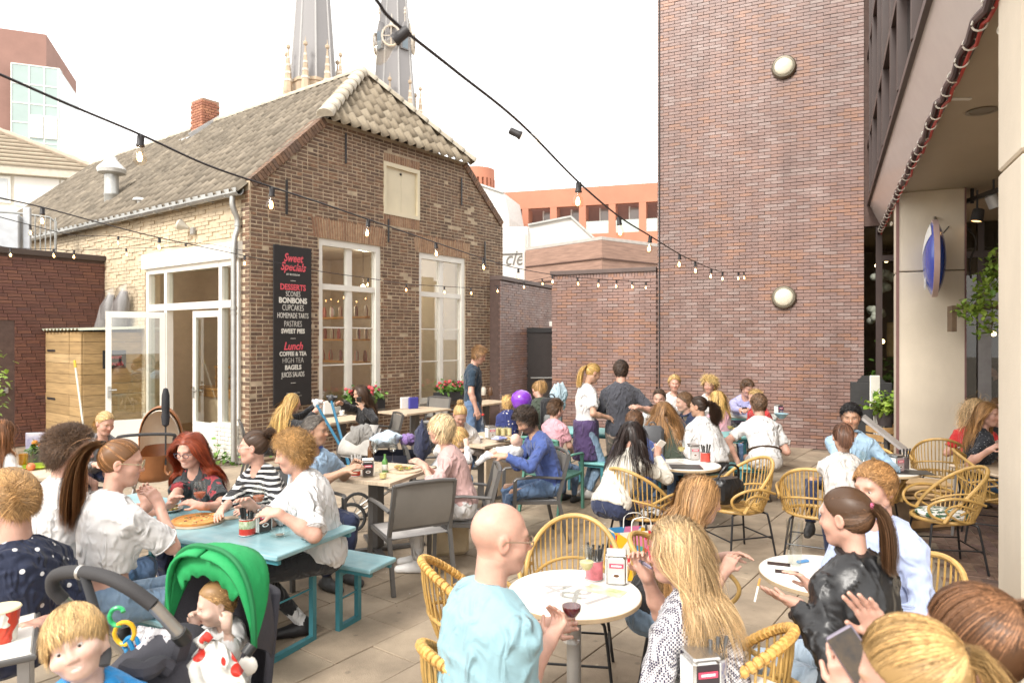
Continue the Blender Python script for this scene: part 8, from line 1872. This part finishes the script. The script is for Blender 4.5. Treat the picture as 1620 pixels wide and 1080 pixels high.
t=thing('ashtray','clear glass ashtray at the right end of the blue table','ashtray',Z(443,848,.772));obj('ashtray_body',MB().lathe([(.05,0),(.062,.004),(.068,.038),(.062,.038),(.056,.01),(0,.009)],22),m_wglass,t,True);obj('ash',MB().sphere((0,0,.012),(.03,.025,.004),8,5),M('ash',(.3,.25,.2),.9),t)
wine_glass('glass of rosé wine in front of the red haired woman',Z(316,812,.772),(.45,.12,.06),1.1);wine_glass('glass of rosé wine in front of the striped top woman',Z(409,818,.772),(.42,.13,.06),1.1)
tumbler('tall glass of orange juice on the left table',Z(37,737,.752),.04,.15,(.85,.35,.01),.8,'juice_glass',None,1.1);tumbler('empty stemmed glass beside the orange juice',Z(47,737,.752),.035,.16,None,.5,'glass')
t=thing('flower_pot','small grey pot of orange flowers on the left table','flower pot',Z(60,732,.752));obj('pot',MB().bbox(-.07,.07,-.05,.05,0,.10,.006),M('pot_grey',(.13,.13,.11),.7),t);obj('leaf_clump',leaves(90,lambda r_:(r_.gauss(0,.05),r_.gauss(0,.035),.10+abs(r_.gauss(0,.05))),.06,21),m_leaf,t);obj('bloom',MB().sphere((-.03,0,.2),.03,8,6).sphere((.03,-.01,.18),.022,8,6),M('bloom_orange',(.75,.25,.02),.6),t,True)
bottle('dark brown beer bottle on the left table',Z(76,731,.752),(.03,.018,.01),.23);tag(obj('green_tray',MB().lathe([(.13,0),(.16,.022),(.155,.024),(.13,.006),(0,.006)],24),M('tray_lime',(.38,.52,.02),.4,var=.05),loc=Z(62,739,.752),smooth=True),'lime green plastic dish on the left table','dish')
t=thing('menu_holder','upright blue and white menu card on the left table','menu',Z(58,727,.752),.2);obj('card',MB().bbox(-.1,.1,-.008,.008,0,.28,.003),M('card_blue_white',(.7,.68,.66),.5,col2=(.06,.05,.25),vs=5),t)
tag(obj('apple',MB().sphere((0,0,.035),.038,12,8),M('apple_red',(.55,.06,.03),.35,col2=(.7,.3,.1),vs=5),loc=Z(49,744,.752),smooth=True),'red fruit on the left table edge','fruit');tag(obj('paper_napkin',MB().sphere((0,0,.02),(.08,.05,.022),9,6),m_white,loc=Z(22,742,.752)),'crumpled white napkin on the left table','napkin')
cutlery_tin('red cutlery tin on the lunch table',Z(562,752,.754),(.52,.06,.03),.048,.11,True,(.5,.48,.46),(.75,.7,.6));dispenser('dark coffee printed napkin box on the lunch table',Z(582,753,.754),.25,(.035,.028,.03));wine_glass('empty wine glass, left of two on the lunch table',Z(592,733,.754),None,1.15);wine_glass('empty wine glass, right of two on the lunch table',Z(621,731,.754),None,1.15)
bottle('small green glass bottle on the lunch table',Z(609,747,.754),(.10,.26,.06),.17,.028,None,(.6,.6,.55));plate('plate of food in front of the polo shirt man',Z(545,743,.754),'food',.13);plate('wooden board of food in front of the peach top woman',Z(640,744,.754),'food',.16,True);tumbler('small glass of lemonade at the front of the lunch table',Z(606,757,.754),.032,.085,(.70,.60,.25),.6)
tumbler('water glass in the middle of the lunch table',Z(598,748,.754),.032,.11,None);bottle('brown beer bottle behind the glasses on the lunch table',Z(586,728,.754),(.10,.04,.012),.2,.03)
bottle('clear glass water bottle with red cap on the centre table',Z(764,690,.754),(-1,0),.28,.036,(.5,.04,.03));dispenser('steel napkin box on the centre table',Z(776,693,.754),.5,(.5,.5,.48));plate('plate on the centre table near the grandmother',Z(748,694,.754),'food',.13);plate('plate on the centre table near the father',Z(800,697,.754),'food',.12)
for k in range(5):tumbler('small glass of cloudy lemonade in the row on the centre table',Z(786+k*5,689-(k%2),.754),.028,.12,(.72,.62,.34),.8,'glass','lemonade glasses in a row');
heap('paper_napkin','blue and white napkin crumpled on the centre table','napkin',790,693,8.2,.09,.06,.025,M('napkin_blue',(.6,.62,.68),.8,col2=(.06,.08,.35),vs=14),9)
for k,(px_,c_)in enumerate(((641,(.72,.70,.68)),(654,(.05,.05,.30)))):
 t=thing('menu_holder',('white menu holder on the window table','dark blue menu holder on the window table')[k],'menu',Z(px_,646,.754),.6);obj('card',MB().bbox(-.09,.09,-.03,.03,0,.2,.01),M('holder_%d'%k,c_,.5),t)
for k,(px_,c_,lb_)in enumerate(((750,(.7,.68,.64),'white jar on the house corner table'),(757,(.04,.03,.10),'dark blue tin on the house corner table'),(765,(.66,.6,.5),'cream jar on the house corner table'),(776,(.12,.06,.03),'brown bottle on the house corner table'))):
 t=thing('jar',lb_,'jar',Z(px_,625,.754));obj('jar_body',MB().lathe([(.05,0),(.055,.01),(.055,.14),(.04,.16),(.04,.18),(0,.18)],14),M('jar_%d'%k,c_,.4),t,True)
t=thing('cup','white cup and saucer on the table between the women in black','cup',Z(541,657,.754));obj('cup_body',MB().lathe([(.03,.01),(.045,.08),(.042,.08),(0,.02)],14),m_white,t,True);obj('saucer',MB().lathe([(.04,0),(.075,.012),(.03,.008),(0,.008)],18),m_white,t,True)
t=thing('menu_holder','white menu holder on the table between the women in black','menu',Z(520,655,.754),.6);obj('card',MB().bbox(-.09,.09,-.03,.03,0,.22,.01),m_white,t)
dispenser('steel napkin box on the grey green table by the plum wall',Z(1232,655,.772),.3,(.12,.08,.14));t=thing('bowl','pale blue bowl at the front of the grey green table','bowl',Z(1236,662,.772));obj('bowl_body',MB().lathe([(.04,0),(.11,.08),(.105,.08),(0,.012)],18),M('bowl_blue',(.3,.48,.55),.35),t,True)
tumbler('large glass of beer on the turquoise table by the man in white',Z(1166,695,.772),.05,.2,(.66,.40,.06),.7);wine_glass('glass of white wine beside the dark curly haired woman',Z(1155,691,.772),(.66,.55,.2),1.)
t=thing('ice_tub','white tub printed with red berries at the bottom left table','tub',W(4,1018,2.85));t.location.z=.742
obj('tub_body',MB().lathe([(.05,0),(.064,.135),(.06,.135),(.0,.12)],26),pattern('berry_print','noise',(.74,.70,.62),(.60,.05,.02),9,.5,.4),t,True);obj('tub_rim',MB().lathe([(.064,.128),(.068,.132),(.064,.138)],26),M('tub_rim',(.70,.62,.40),.4),t,True)
a_=G_['leather']['arms'][1];g_=Vector(a_['grip']);wv=Vector(a_['wr'])
tip=wv+Vector((-.9,.1,.32)).normalized()*.165
t=thing('cigarette','lit cigarette between the fingers of the leather jacket woman','cigarette',tip);obj('paper',MB().tube([(0,.0,.02),(-.018,-.01,-.04)],.0042,8),m_white,t,True);obj('filter',MB().tube([(.009,.005,.05),(0,0,.02)],.0043,8),M('filter_tan',(.62,.30,.06),.7),t,True)
c_=G_['check'];mo=Vector(c_['toW']((.10,0,-.062)));hd_=Vector(c_['arms'][-1]['grip']);dr2=(hd_-mo).normalized()
t=thing('vape_pen','slim metallic vape pen held to the blonde woman lips','vape pen',mo);obj('pen_body',MB().tube([(0,0,0),dr2*.02,dr2*.13],[.004,.0075,.0075],10),M('pen_metal',(.35,.3,.4),.25,.8),t,True);obj('pen_band',MB().tube([dr2*.085,dr2*.1],.009,10),m_dark,t,True)
ph_=W(1358,1046,1.60);t=thing('smartphone','black smartphone held up in the right foreground','phone',ph_);X_=Matrix.Rotation(R(-20),4,'Z')@Matrix.Rotation(R(38),4,'Y').inverted()@Matrix.Rotation(R(-28),4,'X')
obj('phone_body',MB().bbox(-.036,.036,-.005,.005,-.075,.075,.004,X_),M('phone_edge',(.25,.22,.27),.3,.6),t);obj('screen',MB().box(-.033,.033,-.0058,-.0052,-.068,.068,X_),M('screen_reflection_paint',(.012,.01,.01),.06,col2=(.07,.045,.02),vs=22),t)  # screen is dark; brown mottling paints its reflections into the colour
pw_=G_['phw']['arms'][1];t=tag(obj('smartphone',MB().bbox(-.035,.035,-.005,.005,-.07,.07,.003),m_dark,loc=Vector(pw_['grip'])+Vector((0,-.02,.05)),rot=(.5,0,.3)),'dark smartphone held by the smiling woman in black','phone')
wj=G_['wjac']['arms'][-1];t=tag(obj('smartphone',MB().bbox(-.035,.035,-.005,.005,-.07,.07,.003),m_white,loc=Vector(wj['grip'])+Vector((.02,0,.03)),rot=(.5,.5,.3)),'pale smartphone held by the black haired woman in the white jacket','phone')
lg_=G_['lilac']['arms'][1];t=tag(obj('smartphone',MB().bbox(-.035,.035,-.005,.005,-.07,.07,.003),m_dark,loc=Vector(lg_['grip'])+Vector((-.03,-.03,.03)),rot=(.9,0,0)),'dark smartphone in the hands of the man in the lilac sweater','phone')
bt2=tag(obj('baby_bottle',MB().lathe([(.028,0),(.03,.1),(.025,.12),(.012,.13),(.008,.16),(0,.165)],14),M('milk',(.7,.68,.62),.4),loc=Vector(G_['dad']['arms'][-1]['grip']),rot=(.6,-1.2,0),smooth=True),'baby bottle of milk held by the bearded father','bottle')
for nm_,lb_ in(('wbk','brown leather belt round the grey trousers of the man in white'),):
 g2_=G_[nm_];P_=Vector(g2_['sp'](.20));A_=g2_['A'];tag(obj('belt',MB().tube([P_+Vector(A_[0])*.138*math.cos(a)+Vector(A_[1])*.182*math.sin(a)for a in[i*math.pi/16 for i in range(32)]],.02,6,closed=True,flat=.4),M('belt_brown',(.06,.035,.02),.5),smooth=True),lb_,'belt')
lgt=bpy.data.lights.new('shop_lamp','POINT');lgt.energy=45;lgt.color=(1,.86,.68);lgt.shadow_soft_size=.12
for q_ in((2.0,2.2,3.3),(4.6,2.6,3.3)):
 lo_=bpy.data.objects.new('shop_lamp',lgt);COL.objects.link(lo_);lo_.location=MwH@Vector(q_)
 t=thing('pendant_lamp','warm pendant bulb inside the old house, %s window'%('left' if q_[0]<3 else 'right'),'lamp',MwH@Vector((q_[0],q_[1],3.2)));obj('bulb',MB().sphere((0,0,0),.06,12,8),M('shop_bulb',(1,.7,.35),.5,var=0,emit=6),t,True);obj('flex',MB().tube([(0,0,.06),(0,0,1.0)],.006,5),m_dark,t)
cb=MB();r_=random.Random(4)
for k in range(260):
 x,y=r_.uniform(-3.2,4.2),r_.uniform(3.2,9.5);e=r_.uniform(.003,.011);cb.add([(x-e,y-e*.6,.004),(x+e,y-e,.005),(x+e*.7,y+e,.010),(x-e*.8,y+e*.7,.006)],[(0,1,2,3),(3,2,1,0)])
obj('crumbs',cb,M('crumb',(0,0,0),.8,ramp=[(.5,.42,.3),(.12,.08,.05),(.6,.56,.5),(.25,.18,.08)]),pav,kind='stuff')
for k,(px_,py_,d_)in enumerate(((1388,420,13.2),(1402,412,14.0),(1572,528,12.6),(1396,540,13.5))):
 t=thing('restaurant_bulb',('warm bulb high inside the restaurant, left of the pair','warm bulb high inside the restaurant, right of the pair','warm bulb inside the restaurant right of the grey post','warm bulb inside the restaurant beside the wooden board')[k],'light bulb',W(px_,py_,d_))
 obj('bulb',MB().sphere((0,0,0),.045,10,8),MATS['shop_bulb'],t,True);obj('flex',MB().tube([(0,0,.045),(0,0,max(.1,3.9-t.location.z))],.005,5),m_dark,t)
ip=thing('indoor_plant','green plant low behind the restaurant window beside the chalkboard','plant',W(1398,600,12.6));obj('leaf_clump',leaves(160,lambda r_:(r_.gauss(0,.22),r_.gauss(0,.1),r_.gauss(0,.22)),.13,31),m_leaf,ip)
